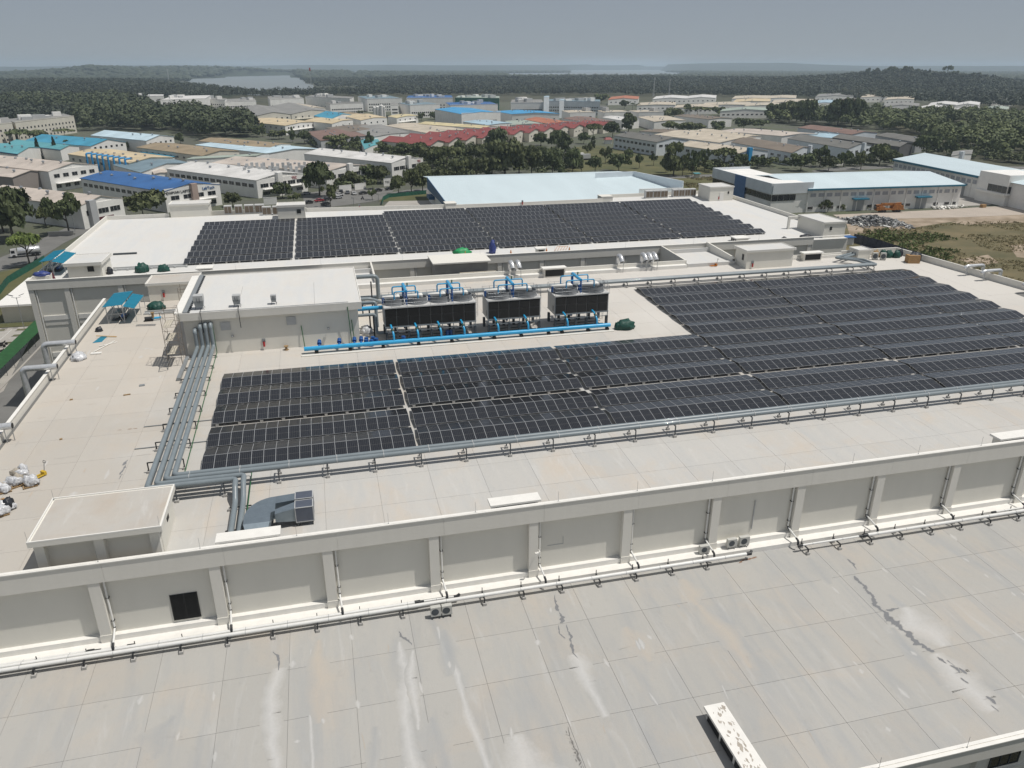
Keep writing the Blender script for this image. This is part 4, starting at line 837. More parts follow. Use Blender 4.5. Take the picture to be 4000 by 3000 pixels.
for x, z0, z1, lb in ((-3.9, 20.95, 24.0, 'green pole leaning on the plant room wall at the left end of the blue pipe'), (2.35, 21.0, 26.3, 'taller green pole at the right corner of the plant room'), (2.75, 21.0, 24.3, 'shorter green pole beside the taller one at the plant room corner')):
    b = MB(); b.tube([(x, 100.95, z0), (x - .2, 101.15 if z1 < 25 else 100.7, z1)], .055, 6); tag(b.build('pole', GREENP, None, (x, 101, z0)), lb, 'pole')
for x, z, lb in ((-12.9, 23.2, 'small black floodlight on the plant room wall near the grey pipes'), (-.6, 23.3, 'small black floodlight on the plant room wall above the blue pipe')):
    t = thing('floodlight', lb, 'lamp', (x, 101.2, z)); b = MB(); b.box(x - .16, 100.85, z, x + .16, 101.05, z + .26); b.build('housing', STEEL, t); b = MB(); b.box(x - .03, 101.0, z + .05, x + .03, 101.25, z + .1); b.build('bracket', STEEL, t); b = MB(); b.box(x - .12, 100.83, z + .04, x + .12, 100.85, z + .22); b.build('lens', LGREY, t)
def extinguisher(p, lb, d=(0, -1)):
    x, y, z = p; t = thing('fire_extinguisher', lb, 'fire extinguisher', p); b = MB(); b.cyl((x, y, z), .13, .62, 10); b.build('bottle', RED, t)
    b = MB(); b.tube([(x, y, z + .62), (x, y, z + .72), (x + .12, y, z + .78)], .04, 6); b.build('valve', BLACKST, t); b = MB(); b.box(x - .22, y + .1, z + .55, x + .22, y + .18, z + 1.05); b.build('backing_board', GREYM, t)
extinguisher((-9.1, 101.1, 21.5), 'red fire extinguisher on the plant room wall behind the leftmost near panels')
extinguisher((-25.4, 126.2, 22.4), 'red fire extinguisher on the white room beside the lower teal canopy')
extinguisher((75.9, 123.1, 22.0), 'red fire extinguisher at the corner of the rear stair room')
extinguisher((8.9, 188.9, 24.4), 'red fire extinguisher on the far rear parapet')
extinguisher((48.6, 186, 24.3), 'red fire extinguisher on the far rear parapet in front of the pale blue shed')
extinguisher((100.0, 182.0, 24.3), 'red fire extinguisher beside the rear right stair room door')
t = thing('standpipe', 'rusty brown pipe stub with a flange on the roof by the plant room wall', 'pipe', (-6.0, 101, 20.9)); b = MB(); b.cyl((-6.3, 100.6, 20.9), .16, .55, 10); b.build('stub', WOOD, t); b = MB(); b.cyl((-6.3, 100.6, 21.42), .3, .1, 12); b.cyl((-6.3, 100.6, 20.93), .32, .1, 12); b.build('flange', WOOD, t)

# ------------------------------------------------------------------ scaffolds
RUST = mat('rusty_scaffold_tube', (.24, .2, .16), .6, .3, 3, metal=.3); BOARD = mat('pale_scaffold_board', (.5, .46, .38), .85, .15, 3)
def scaffold(label, x0, x1, y0, y1, z0, bays, lifts, lh=1.75, mt=None, boards=(1,)):
    t = thing('scaffold', label, 'scaffold', ((x0 + x1) / 2, (y0 + y1) / 2, z0)); mt = mt or RUST; r_ = .032
    long_x = (x1 - x0) > (y1 - y0); n = bays
    P = [(x0 + (x1 - x0) * k / n, y) for k in range(n + 1) for y in (y0, y1)] if long_x else [(x, y0 + (y1 - y0) * k / n) for k in range(n + 1) for x in (x0, x1)]
    for x, y in P:
        b = MB(); b.tube([(x, y, z0), (x, y, z0 + lifts * lh + .3)], r_, 5); b.build('post', mt, t)
    b = MB()
    for l in range(1, lifts + 1):
        z = z0 + l * lh
        for k in range(n + 1): b.tube([(*P[2 * k], z), (*P[2 * k + 1], z)], r_ * .8, 5); b.tube([(*P[2 * k], z - .5), (*P[2 * k + 1], z - .5)], r_ * .7, 5)
        for k in range(n):
            for s in (0, 1): b.tube([(*P[2 * k + s], z), (*P[2 * k + 2 + s], z)], r_ * .7, 5); b.tube([(*P[2 * k + s], z - lh + .1), (*P[2 * k + 2 + s], z - .1)], r_ * .55, 4); b.tube([(*P[2 * k + 2 + s], z - lh + .1), (*P[2 * k + s], z - .1)], r_ * .55, 4)
    b.build('braces', mt, t)
    for l in boards:
        for k in range(3):
            b = MB(); z = z0 + l * lh + .04 + .01 * k
            if long_x: b.box(x0 - .3, y0 + .1 + k * .32, z, x1 + .3, y0 + .36 + k * .32, z + .05)
            else: b.box(x0 + .1 + k * .32, y0 - .3, z, x0 + .36 + k * .32, y1 + .3, z + .05)
            b.build('board', BOARD, t)
scaffold('rusty scaffold tower at the left front corner of the plant room', -20.6, -18.95, 97.9, 100.6, 20.8, 1, 4, 1.75, boards=(1, 2, 3))
scaffold('tall thin scaffold at the left side of the plant room by the white room', -22.3, -21.1, 121.0, 123.2, 21.4, 1, 2, 1.7, boards=())
scaffold('low scaffold with boards in the light well left of the unpainted concrete room', 17.3, 22.0, 131.6, 132.6, 18.2, 3, 2, 1.5, boards=(2,))
scaffold('scaffold with boards in front of the unpainted concrete room', 23.3, 29.4, 131.6, 132.6, 18.2, 3, 2, 1.75, boards=(2,))
t = thing('ladder', 'dark metal frame leaning beside the scaffold tower', 'ladder', (-21.0, 98.5, zr(98)))
b = MB()
for dx in (0, .5): b.tube([(-21.6 + dx * 2, 96.4 + dx, zr(97)), (-21.0 + dx, 99.4, zr(98) + 2.2)], .04, 5)
for k in range(6): u = k / 6; b.tube([(-21.6 + .6 * u, 96.4 + 3 * u, zr(97) + 2.2 * u), (-20.6 + .1 * u, 96.9 + 2.5 * u, zr(97) + 2.2 * u)], .03, 5)
b.build('rails', STEEL, t)

# ------------------------------------------------------------------ canopies over machines
def canopy(label, x0, x1, x2, y0, y1, z0, h, ribs=True):
    t = thing('canopy', label, 'canopy', ((x0 + x1) / 2, y0, z0))
    def sheet(xa, xb, za, zb_, ya, yb, nm):
        b = MB(); n = int((yb - ya) / .45)
        b.hexa([(xa, ya, za), (xb, ya, zb_), (xb, yb, zb_), (xa, yb, za)], [(xa, ya, za + .04), (xb, ya, zb_ + .04), (xb, yb, zb_ + .04), (xa, yb, za + .04)])
        for k in range(n):
            y = ya + .2 + k * .45; b.hexa([(xa, y, za + .04), (xb, y, zb_ + .04), (xb, y + .06, zb_ + .04), (xa, y + .06, za + .04)], [(xa, y + .01, za + .075), (xb, y + .01, zb_ + .075), (xb, y + .05, zb_ + .075), (xa, y + .05, za + .075)])
        b.build(nm, TEAL, t)
    sheet(x0, x1, z0 + h - .1, z0 + h + .1, y0, y1, 'roof_sheet'); sheet(x1 + .1, x2, z0 + h - .05, z0 + h - .45, y0 - .4, y1 - 1.0, 'lower_roof_sheet')
    for y in np.linspace(y0 + .5, y1 - .5, 3):
        for x in (x0 + .3, x1 - .2):
            b = MB(); b.box(x - .05, y - .05, z0 - .02, x + .05, y + .05, z0 + h - .05); b.build('post', LGREY, t)
        b = MB(); b.tube([(x2 - .2, y, z0), (x2 - .2, y, z0 + h - .4)], .05, 6); b.build('post', LGREY, t)
    b = MB()
    for x in (x0 + .3, x1 - .2): b.box(x - .04, y0 + .3, z0 + 1.3, x + .04, y1 - .3, z0 + 1.38)
    b.box(x0 + .3, y0 + .5, z0 + 1.3, x1 - .2, y0 + .58, z0 + 1.38); b.bar((x0 + .35, y0 + .5, z0), (x0 + 1.4, y0 + .5, z0 + h - .2), .07); b.bar((x1 - .25, y0 + .5, z0), (x0 + 1.4, y0 + .5, z0 + h - .2), .07)
    b.build('brace', LGREY, t); return t
canopy('teal sheet canopy on white posts at the left edge of the main roof', -31.9, -29.2, -27.6, 116.4, 124.0, zr(118), 2.7)
canopy('teal sheet canopy at the left corner of the far block roof', -47.6, -45.6, -43.8, 143.6, 152.2, zf(144), 2.6)
def machine(label, x, y, z):
    t = thing('pump_unit', label, 'machine', (x, y, z)); b = MB(); b.box(x - .9, y - 1.4, z, x + .9, y + 1.6, z + .2); b.build('skid', STEEL, t)
    b = MB(); b.tube([(x - .3, y - 1.2, z + .7), (x - .3, y + 1.0, z + .7)], .42, 12); b.build('vessel', GREYM, t); b = MB(); b.tube([(x + .5, y - .9, z + .5), (x + .5, y + .2, z + .5)], .25, 10); b.build('motor', PIPEBD, t)
    b = MB(); b.tube(rpath([(x + .5, y + .4, z + .5), (x + .5, y + 1.3, z + .6), (x + .5, y + 1.3, z + 1.5)], .2), .09, 8); b.build('pipe', LGREY, t)
machine('grey pump unit under the lower teal canopy', -30.5, 119.5, zr(119)); machine('grey pump unit under the upper teal canopy', -46.4, 147.5, zf(147))

# ------------------------------------------------------------------ loose things on the roofs
def heap(label, p, sx, sy, sz, mt, seed, cat='covered heap', name='tarpaulin_heap', n=3, group=None):
    t = thing(name, label, cat, p, group); rg = random.Random(seed)
    b = MB(); b.blob(p, sx, sy, sz, seed, .35, 3); b.build('cover', mt, t)
    for k in range(n):
        a = rg.uniform(0, 6.28); b = MB(); b.blob((p[0] + math.cos(a) * sx * .7, p[1] + math.sin(a) * sy * .7, p[2]), sx * .42, sy * .42, sz * .7, seed + 3 * k + 1, .4, 2); b.build('fold', mt, t)
    return t
heap('green tarpaulin heap at the right end of the blue main pipe', (41.2, 98.4, zr(98.4)), 1.5, .9, 1.1, TARPG, 3)
heap('dark green covered heap right of the lower teal canopy', (-26.0, 122.6, zr(122)), 1.3, 1.0, .95, TARPG, 5, n=5)
heap('small black sack on the far roof left of the green covered heaps', (-36.7, 142.8, zf(142.8)), .5, .5, 1.0, TARPB, 8, n=0)
heap('larger green covered heap on the left part of the far roof', (-31.6, 142.9, zf(143)), 1.1, .8, 1.25, TARPG, 9, n=1)
heap('smaller green covered heap on the left part of the far roof', (-28.0, 142.7, zf(143)), .95, .7, .95, TARPG, 10, n=1)
heap('bright green tarpaulin tent behind the unpainted concrete room', (25.4, 142.8, zf(143)), 1.7, 1.0, 1.0, TARPBR, 12, n=0)
heap('navy wrapped drum shape right of the bright green tarpaulin', (31.3, 142.6, zf(143)), .65, .6, 2.0, TARPBL, 13, n=0)
heap('dark and red bundle at the front of the far roof beside the right corner room', (98.6, 140.8, zf(141)), 1.6, .8, .6, TARPB, 14, n=3)
heap('low black bundle left of the dark and red bundle', (93.3, 140.6, zf(141)), .6, .5, .45, TARPB, 15, n=0)
heap('black plastic bag against the left parapet', (-32.2, 113.8, zr(113.8)), .5, .35, .5, TARPB, 16, n=1)
heap('torn white sacks piled at the foot of a silver gooseneck', (-32.3, 103.4, zr(103)), .9, 1.1, .7, BAGW, 17, cat='rubbish pile', name='sack_pile', n=4)
heap('white and brown sacks on the roof between plant room and first tower', (4.6, 105.0, zr(105)), .9, .9, .8, BAGW, 18, cat='rubbish pile', name='sack_pile', n=3)
for k, (x, y, r_, mt, lb) in enumerate(((104.0, 125.6, .75, WOOD, 'brown cable reel at the left of the stored coils in the right corner'), (105.3, 125.3, .7, TARPG, 'green covered coil second from left in the right corner'), (106.4, 124.9, .75, TARPG, 'green covered coil third from left in the right corner'), (107.8, 124.5, .75, TARPG, 'green covered coil fourth from left in the right corner'), (109.0, 125.1, .6, TARPB, 'black bag at the right end of the stored coils'))):
    heap(lb, (x, y, zr(y)), r_, r_ * .8, 1.15, mt, 30 + k, cat='stored coil', name='covered_coil', n=1)
t = thing('wrapped_crate', 'cardboard crate half wrapped in black sheet by the right parapet', 'crate', (108.2, 120.6, zr(120)))
b = MB(); b.obox((108.2, 120.6, zr(120)), 2.2, 1.5, 1.5, -.25); b.build('box', CARD, t); b = MB(); b.blob((108.9, 121.0, zr(120) + .15), 1.5, 1.1, 1.45, 41, .25, 3); b.build('wrap', TARPB, t)
def drum(label, x, y, z=None, mt=PIPEBD, group='blue drums by the cooling towers'):
    z = zr(y) if z is None else z; t = thing('drum', label, 'drum', (x, y, z), group); b = MB(); b.tube([(x, y, z), (x, y, z + .9)], .29, 14)
    for q in (.28, .58): b.tube([(x, y, z + q), (x, y, z + q + .04)], .305, 14)
    b.build('body', mt, t); b = MB(); b.cyl((x, y, z + .9), .26, .03, 14); b.build('lid', mt, t)
for k, (x, y) in enumerate(((4.2, 99.7), (4.9, 99.5), (4.3, 100.5), (5.2, 100.6), (5.6, 99.9))): drum('dark blue drum left of the long cooling tower, %s of the five' % ['leftmost', 'frontmost', 'rear left', 'rearmost right', 'rightmost'][k], x, y)
drum('dark blue drum standing alone under the left half of the long cooling tower', 9.3, 99.9)
for x in (15.6, 16.2): drum('%s drum of the dark blue pair under the long cooling tower' % ('left' if x < 16 else 'right'), x, 101.0, group='pair of drums under the long tower')
TANBAG = mat('tan_sacks', (.38, .34, .28), .7, .3, 6, bump=.6, bscale=5)
def pallet(label, x, y, ang, seed, mt=BAGW, extra=True):
    z = zr(y); t = thing('pallet_load', label, 'pallet', (x, y, z)); q = Matrix.Translation((x, y, z)) @ Matrix.Rotation(ang, 4, 'Z')
    b = MB()
    for k in range(3): b.obox(None, 1.2, .1, .1, 0, 0, q @ Matrix.Translation((0, -.4 + .4 * k, 0)))
    for k in range(7): b.obox(None, .1, 1.0, .025, 0, 0, q @ Matrix.Translation((-.54 + .18 * k, 0, .1)))
    b.build('pallet', WOOD, t); rg = random.Random(seed)
    for k in range(4): b = MB(); b.blob(q @ Vector((rg.uniform(-.35, .35), rg.uniform(-.3, .3), .12 + .15 * (k > 1))), rg.uniform(.35, .55), rg.uniform(.3, .5), rg.uniform(.4, .7), seed + k, .4, 3); b.build('sack', mt if k < 2 else rg.choice([BAGW, BAGW, TANBAG, TARPB, CARD]), t)
for k, (a, b_, ang, lb) in enumerate(((180, 800, .5, 'pallet heaped with silver sacks beside the yellow pallet truck, rearmost'), (140, 880, .6, 'pallet heaped with silver sacks, middle of the left edge group'), (262, 880, .35, 'pallet of flat silver sacks under the fork of the yellow pallet truck'), (35, 930, .4, 'pallet of mixed coloured rubbish sacks at the left frame edge'), (60, 1075, .45, 'pallet of white and yellow sacks at the left frame edge'), (12, 1130, .4, 'lowest pallet of sacks cut off by the left frame edge'))):
    p = rm(0, 1500, a, b_); pallet(lb, p.x, p.y, ang, 50 + 9 * k)
def pallet_truck(label, x, y, ang, mt):
    z = zr(y); t = thing('pallet_truck', label, 'pallet truck', (x, y, z)); q = Matrix.Translation((x, y, z)) @ Matrix.Rotation(ang, 4, 'Z')
    b = MB()
    for s in (-1, 1): b.obox(None, 1.15, .16, .08, 0, 0, q @ Matrix.Translation((-.1, .2 * s, .12)))
    b.obox(None, .25, .56, .35, 0, 0, q @ Matrix.Translation((.55, 0, .1))); b.build('fork', mt, t)
    b = MB(); b.tube([q @ Vector((.65, 0, .4)), q @ Vector((.85, 0, 1.25))], .03, 6); b.tube([q @ Vector((.85, -.18, 1.2)), q @ Vector((.9, -.16, 1.38)), q @ Vector((.9, .16, 1.38)), q @ Vector((.85, .18, 1.2)), q @ Vector((.85, -.18, 1.2))], .025, 6); b.build('handle', STEEL, t)
    b = MB()
    for s in (-1, 1): b.tube([q @ Vector((.62, .1 * s - .04, .1)), q @ Vector((.62, .1 * s + .04, .1))], .1, 10)
    b.build('wheel', RUBBER, t)
p = rm(0, 1500, 335, 810); pallet_truck('yellow pallet truck with upright black handle by the silver sacks', p.x, p.y, .9, YELLOW)
p = rm(2450, 850, 745, 422); pallet_truck('orange pallet truck left of the rear stair room', p.x, p.y, .15, ORANGE)
t = thing('pump_unit', 'black and blue pump lying on the roof below the teal canopy', 'machine', (-25.7, 117, zr(117)))
x, y, z = -25.6, 117.0, zr(117)
b = MB(); b.tube([(x - 1.1, y - .1, z + .35), (x - .1, y, z + .35)], .3, 10); b.box(x - 1.2, y - .35, z, x, y + .3, z + .15); b.build('motor', BLACKST, t); b = MB(); b.tube([(x - .1, y, z + .35), (x + 1.1, y + .15, z + .35)], .17, 10); b.build('blue_barrel', PIPEB, t); b = MB(); b.tube([(x + .05, y, z + .3), (x + .05, y, z + 1.2)], .17, 10); b.tube([(x + .05, y, z + 1.15), (x + .05, y, z + 1.25)], .27, 10); b.build('flanged_neck', WOOD, t)
t = thing('ladder', 'short silver ladder lying flat on the roof in front of the pump', 'ladder', (-26.2, 115.1, zr(115)))
b = MB(); z = zr(115)
for dy in (0, .5): b.bar((-27.6, 114.9 + dy, z + .06), (-24.9, 114.5 + dy, z + .06), .06)
for k in range(10): b.bar((-27.5 + .27 * k, 114.9 - .04 * k, z + .06), (-27.5 + .27 * k, 115.4 - .04 * k, z + .06), .05)
b.build('rails', GALV, t)
b = MB(); b.bar((-31.9, 110.9, zr(111) + .35), (-29.3, 110.7, zr(111) + .1), .09); tag(b.build('plank', mat('yellow_timber', (.5, .3, .08), .8), None, (-30.5, 111, zr(111))), 'yellow timber plank across the teal sheet by the left parapet', 'plank')
b = MB(); b.hexa([(-32.0, 109.0, zr(109) + .01), (-30.9, 109.2, zr(109) + .01), (-30.6, 111.4, zr(111) + .02), (-31.5, 111.4, zr(111) + .02)], [(-32.0, 109.0, zr(109) + .04), (-30.9, 109.2, zr(109) + .04), (-30.6, 111.4, zr(111) + .05), (-31.5, 111.4, zr(111) + .05)]); tag(b.build('roof_sheet', TEAL, None, (-31.3, 110, zr(110))), 'loose teal roof sheet lying on the roof by the left parapet', 'metal sheet')
b = MB(); z = zr(107)
b.bar((-31.0, 105.2, z + .05), (-29.2, 109.0, z + .15), .1); b.bar((-30.8, 107.3, z + .1), (-28.8, 108.6, z + .1), .1); b.box(-31.2, 104.4, z - .05, -29.9, 104.9, z + .1)
tag(b.build('trim_pieces', W_COPE, None, (-30, 107, z)), 'white metal trim pieces left crossed on the roof near the left parapet', 'metal trim')
def rod(label, x, y, z, h, group):
    t = MB(); t.tube([(x, y, z), (x, y, z + h)], .012, 4); t.cyl((x, y, z), .05, .05, 6); tag(t.build('lightning_rod', GREYM, None, (x, y, z)), label, 'lightning rod', group)
for k in range(-4, 10): rod('thin lightning rod on the near parapet coping, %s from the left' % ORD[k + 4], 3.0 + 7.4 * k, 55.15, 20.81, 1.0, 'rods on the near parapet')
for k in range(3): rod('thin lightning rod on the bottom right coping, %s from the left' % ORD[k], 33.1 + 7.1 * k, 30.6, 12.2, 1.0, 'rods on the lowest coping')
for k, (x, y) in enumerate(((-23.8, 62.3), (-14.6, 56), (-23.9, 56))): rod('thin lightning rod on the %s corner of the near stair room roof' % ['rear left', 'front right', 'front left'][k], x, y, 22.8, .9, 'rods on the near stair room')
for k in range(9): rod('thin lightning rod on the far block front parapet, %s from the left' % ORD[k], -30 + 14.5 * k, 138.4, 23.37, 1.0, 'rods on the far parapet')
def cone(label, p, group):
    x, y, z = p; t = thing('traffic_cone', label, 'traffic cone', p, group); b = MB(); b.tube([(x, y, z + .04), (x, y, z + .85)], [.22, .05], 10); b.build('body', ORANGE, t); b = MB(); b.box(x - .28, y - .28, z, x + .28, y + .28, z + .04); b.build('base', ORANGE, t)
for a, b_, lb in ((1785, 258, 'orange traffic cone between the navy drum and the small vent box'), (2170, 235, 'orange traffic cone right beside the small vent box on the far roof'), (1292, 270, 'small orange cone beside the bright green tarpaulin')):
    p = onroof(1350 + a / 2.765, 900 + b_ / 2.765, 22.83, 147.1); cone(lb, p, 'traffic cones on the far roof')
p = rfar(2000, 750, 495, 512); cone('orange traffic cone at the right end of the orange trestles', p, 'traffic cones on the far roof')
t = thing('trestle', 'orange metal trestles lying near the light well edge on the far roof', 'trestle', (44.5, 141, zf(141))); b = MB(); z = zf(141.3)
for k in range(5): b.bar((43.2 + .55 * k, 140.9, z), (44.2 + .55 * k, 142.0, z + .75), .06)
b.bar((43.4, 141.0, z + .1), (46.2, 140.9, z + .15), .06); b.bar((44.2, 142, z + .75), (46.4, 142, z + .75), .06); b.build('bars', ORANGE, t)
t = thing('covered_box', 'white planter box heaped with navy sheet at the far left corner', 'box', (-47.0, 141.0, zf(141))); b = MB(); z = zf(141)
b.box(-48.0, 140.0, z, -45.4, 141.8, z + 1.0); b.build('box', W_PAINT, t); b = MB(); b.blob((-46.7, 140.9, z + .95), 1.3, 1.0, .5, 77, .35, 3); b.build('sheet', TARPBL, t)
b = MB(); b.tube([(-44.8, 140.3, zf(140)), (-44.9, 140.3, zf(140) + 1.6)], [.3, .05], 8); tag(b.build('furled_umbrella', mat('maroon_cloth', (.12, .02, .03), .8), None, (-44.8, 140.3, zf(140))), 'furled dark red umbrella by the far left box', 'umbrella')
b = MB(); b.box(-37, 143.3 + 1.4, zf(145), -24.5, 144.9 + .1, zf(145) + .3); b.box(-37, 146.2, zf(146), -24.5, 146.35, zf(146) + .25)
for k in range(7): b.box(-36.3 + 1.95 * k, 144.4, zf(144), -36.0 + 1.95 * k, 144.7, zf(144) + .3)
tag(b.build('cable_trunking', LGREY, None, (-31, 145, zf(145))), 'pale cable trunking running left from the nearest far panels', 'cable tray')
b = MB(); b.box(-39.0, 156.2, zf(156), -34.9, 156.7, zf(156) + .3); tag(b.build('drain_cover', STEEL, None, (-37, 156, zf(156))), 'small grey strip box alone on the empty left part of the far roof', 'cover')
b = MB(); b.box(-27.4, 119.9, zr(120), -19.8, 120.3, zr(120) + .25); b.box(-27.4, 120.8, zr(121), -19.8, 121.0, zr(121) + .3)
for k in range(4): b.box(-26.6 + 1.8 * k, 119.6, zr(120), -26.3 + 1.8 * k, 119.9, zr(120) + .25)
tag(b.build('cable_trunking', LGREY, None, (-23, 120, zr(120))), 'pale cable trunking running between the lower teal canopy and plant room', 'cable tray')
b = MB(); b.box(-19.0, 93, zr(94), -18.55, 100.8, zr(94) + .35, 0); tag(b.build('cable_trunking', GREYM, None, (-18.8, 97, zr(97))), 'grey metal trough left of the four parallel pipes by the scaffold', 'cable tray')
for y in (75.9, 80.9): b = MB(); b.tube([(-20.6, y, zr(y) + .08), (-13.6, y + .1, zr(y) + .08)], .05, 6); tag(b.build('conduit', GREYM, None, (-17, y, zr(y))), 'thin conduit passing under the four grey pipes to the %s' % ('second panel row' if y < 78 else 'third panel row'), 'conduit')
rg = random.Random(3)
for k, (a, b_, w_, l_, lb) in enumerate(((617, 138, .3, .2, 'small dark brick on the roof near the left parapet'), (1098, 96, .75, .15, 'short brown timber offcut left of the four pipes'), (528, 480, .25, .2, 'small dark lump on the middle of the dusty left roof'), (1228, 15, .6, .4, 'small grey grate on the dusty left roof near the scaffold'))):
    p = rm(0, 1500, a, b_); b = MB(); b.obox(p, w_, l_, .12, .2); tag(b.build('debris', WOOD if k < 3 else GREYM, None, p), lb, 'debris')
for k, (a, b_) in enumerate(((1030, 398), (1120, 388), (1165, 384))): stain(mb, [(p.x, p.y) for p in (rm(0, 1500, a - 20, b_ + 3), rm(0, 1500, a + 25, b_))], [.08, .16, .06], zr, ST_BRN, 700 + k)
for k, (a, b_) in enumerate(((1080, 680), (1070, 720), (1050, 760), (1040, 800))): stain(mb, [(p.x, p.y) for p in (rm(0, 1500, a + 20, b_ - 25), rm(0, 1500, a - 15, b_ + 25))], [.1, .3, .12], zr, ST_DARK, 720 + k, lift=.004)
for k in range(60):
    x, y = rg.uniform(-33, -12), rg.uniform(60, 112); l = rg.uniform(.4, 2.2); dx = rg.choice([(.0, 1), (.0, 1), (1, .1)])
    stain(mb, [(x, y), (x + dx[0] * l, y + dx[1] * l)], [.03, rg.uniform(.05, .3), .03], zr, rg.choice([ST_PALE, ST_DUST, ST_DUST2]), 800 + k, lift=.0025) if 'ST_DUST' in globals() else None
# ------------------------------------------------------------------ terrain, water, roads
def sheet(name, poly, z, mt, kind='structure', label=None, cat=None):
    b = MB(); b.add([(x, y, z) for x, y in poly], [tuple(range(len(poly)))]); o = b.build(name, mt)
    if kind: o['kind'] = kind
    if label: tag(o, label, cat)
    return o
SOIL = mat('scrub_ground', (.05, .058, .03), .95, .3, .02, c2=(.085, .08, .045))
GRASS = mat('dry_mown_grass', (.085, .1, .035), .95, .3, .06, c2=(.13, .12, .05), bump=.3, bscale=2)
GRASS2 = mat('rough_dry_grass', (.105, .105, .045), .95, .3, .05, c2=(.19, .15, .08), bump=.4, bscale=1.5)
SAND = mat('bare_sandy_soil', (.25, .19, .12), .95, .3, .12, c2=(.42, .34, .26), bump=.2, bscale=1)
ASPH = mat('sun_bleached_asphalt', (.16, .158, .15), .9, .15, .15)
CONC = mat('yard_concrete', (.36, .34, .31), .9, .12, .12)
YARD = mat('works_yard_and_verges', (.12, .118, .105), .9, .25, .035, c2=(.085, .1, .05))
WATER = mat('reservoir_water', (.2, .225, .225), .35, .08, .004, bump=.06, bscale=.08)
FOREST_G = mat('forest_floor', (.022, .032, .014), .95, .35, .02)
HILLT = [  # photo x (native), crest height m, distance, width
    ([-600, 0, 150, 300, 360, 450, 560, 700, 900, 1300, 1800], [10, 14, 22, 42, 56, 50, 40, 42, 36, 20, 0], 5600, 900),
    ([-900, 0, 600, 1000, 1400, 1800, 2000, 2200, 2500, 2750, 3050, 3200, 3600, 5000], [40, 55, 70, 72, 74, 80, 72, 76, 92, 100, 104, 80, 60, 60], 14000, 1500),
    ([2300, 2700, 3000, 3150, 3290, 3390, 3500, 3550, 3620, 3700, 3830, 3920, 4000, 4100, 4500], [0, 3, 13, 22, 26, 31, 35, 34, 30, 29, 26, 20, 8, 3, 0], 2500, 420),
    ([-800, 0, 300, 900, 1000], [8, 10, 12, 4, 0], 2600, 700),
    ([1350, 1500, 1600, 1900, 2300, 2700, 3000, 3300], [0, 8, 12, 14, 13, 13, 12, 6], 2900, 600)]
def terrain(x, y):
    x = np.asarray(x, float); y = np.asarray(y, float); r = np.hypot(x, y)
    az = np.arctan2(x, y) - YAW; px = 2000 + 3227 * np.tan(np.clip(az, -1.2, 1.2)); h = np.zeros_like(r)
    for a, c, d, w_ in HILLT: h = np.maximum(h, np.interp(px, a, c, left=c[0], right=c[-1]) * np.exp(-((r - d) / w_) ** 2) * (1 + .12 * np.sin(r / 210 + px / 130)))
    return h
sheet('ground', [(40000 * math.cos(a), 40000 * math.sin(a)) for a in np.linspace(0, 2 * math.pi, 48, endpoint=False)], -.06, SOIL)
def G(k, pts, h=0.0): return [(p.x, p.y) for p in (tp(k, a, b, h) for a, b in pts)]
LAKE1 = G(0, [(1330, 292), (1400, 278), (1640, 262), (1640, 240), (1910, 232), (1920, 222)]) + G(1, [(0, 215), (340, 208), (345, 228), (420, 238), (425, 280), (495, 292), (500, 318), (925, 322), (915, 360), (500, 368), (200, 380), (0, 385)]) + G(0, [(1900, 355), (1550, 318)])
LAKE2 = G(1, [(790, 194), (860, 180), (1060, 181), (1040, 188), (900, 210), (840, 232)])
LAKE3 = G(2, [(-100, 190), (0, 192), (300, 190), (500, 187), (490, 165), (1310, 162), (1320, 181), (1500, 190), (1450, 222), (600, 226), (0, 226)])
def inpoly(x, y, poly):
    x = np.asarray(x); y = np.asarray(y); c = np.zeros(x.shape, bool); n = len(poly)
    for i in range(n):
        (x1, y1), (x2, y2) = poly[i], poly[i - 1]
        c ^= ((y1 > y) != (y2 > y)) & (x < (x2 - x1) * (y - y1) / (y2 - y1 + 1e-12) + x1)
    return c
nr_, na = 90, 220; rr_ = np.geomspace(1400, 19000, nr_); aa = np.linspace(-.95, .95, na) + YAW
RR, AA = np.meshgrid(rr_, aa, indexing='ij'); X, Y = RR * np.sin(AA), RR * np.cos(AA); Z = terrain(X, Y)
Z = np.where(Z < .9, -1.5, Z)
for p_ in (LAKE1, LAKE2, LAKE3): Z = np.where(inpoly(X, Y, p_), -1.5, Z)
me = bpy.data.meshes.new('hills'); me.from_pydata(np.stack([X, Y, Z], -1).reshape(-1, 3).tolist(), [], [(i * na + j, (i + 1) * na + j, (i + 1) * na + j + 1, i * na + j + 1) for i in range(nr_ - 1) for j in range(na - 1)])
me.materials.append(FOREST_G); me.polygons.foreach_set('use_smooth', [True] * len(me.polygons)); ho = bpy.data.objects.new('hills', me); col.objects.link(ho); ho['kind'] = 'structure'
for p in (LAKE1, LAKE2, LAKE3): sheet('lake', p, 1.0 if p is not LAKE3 else 1.5, WATER)
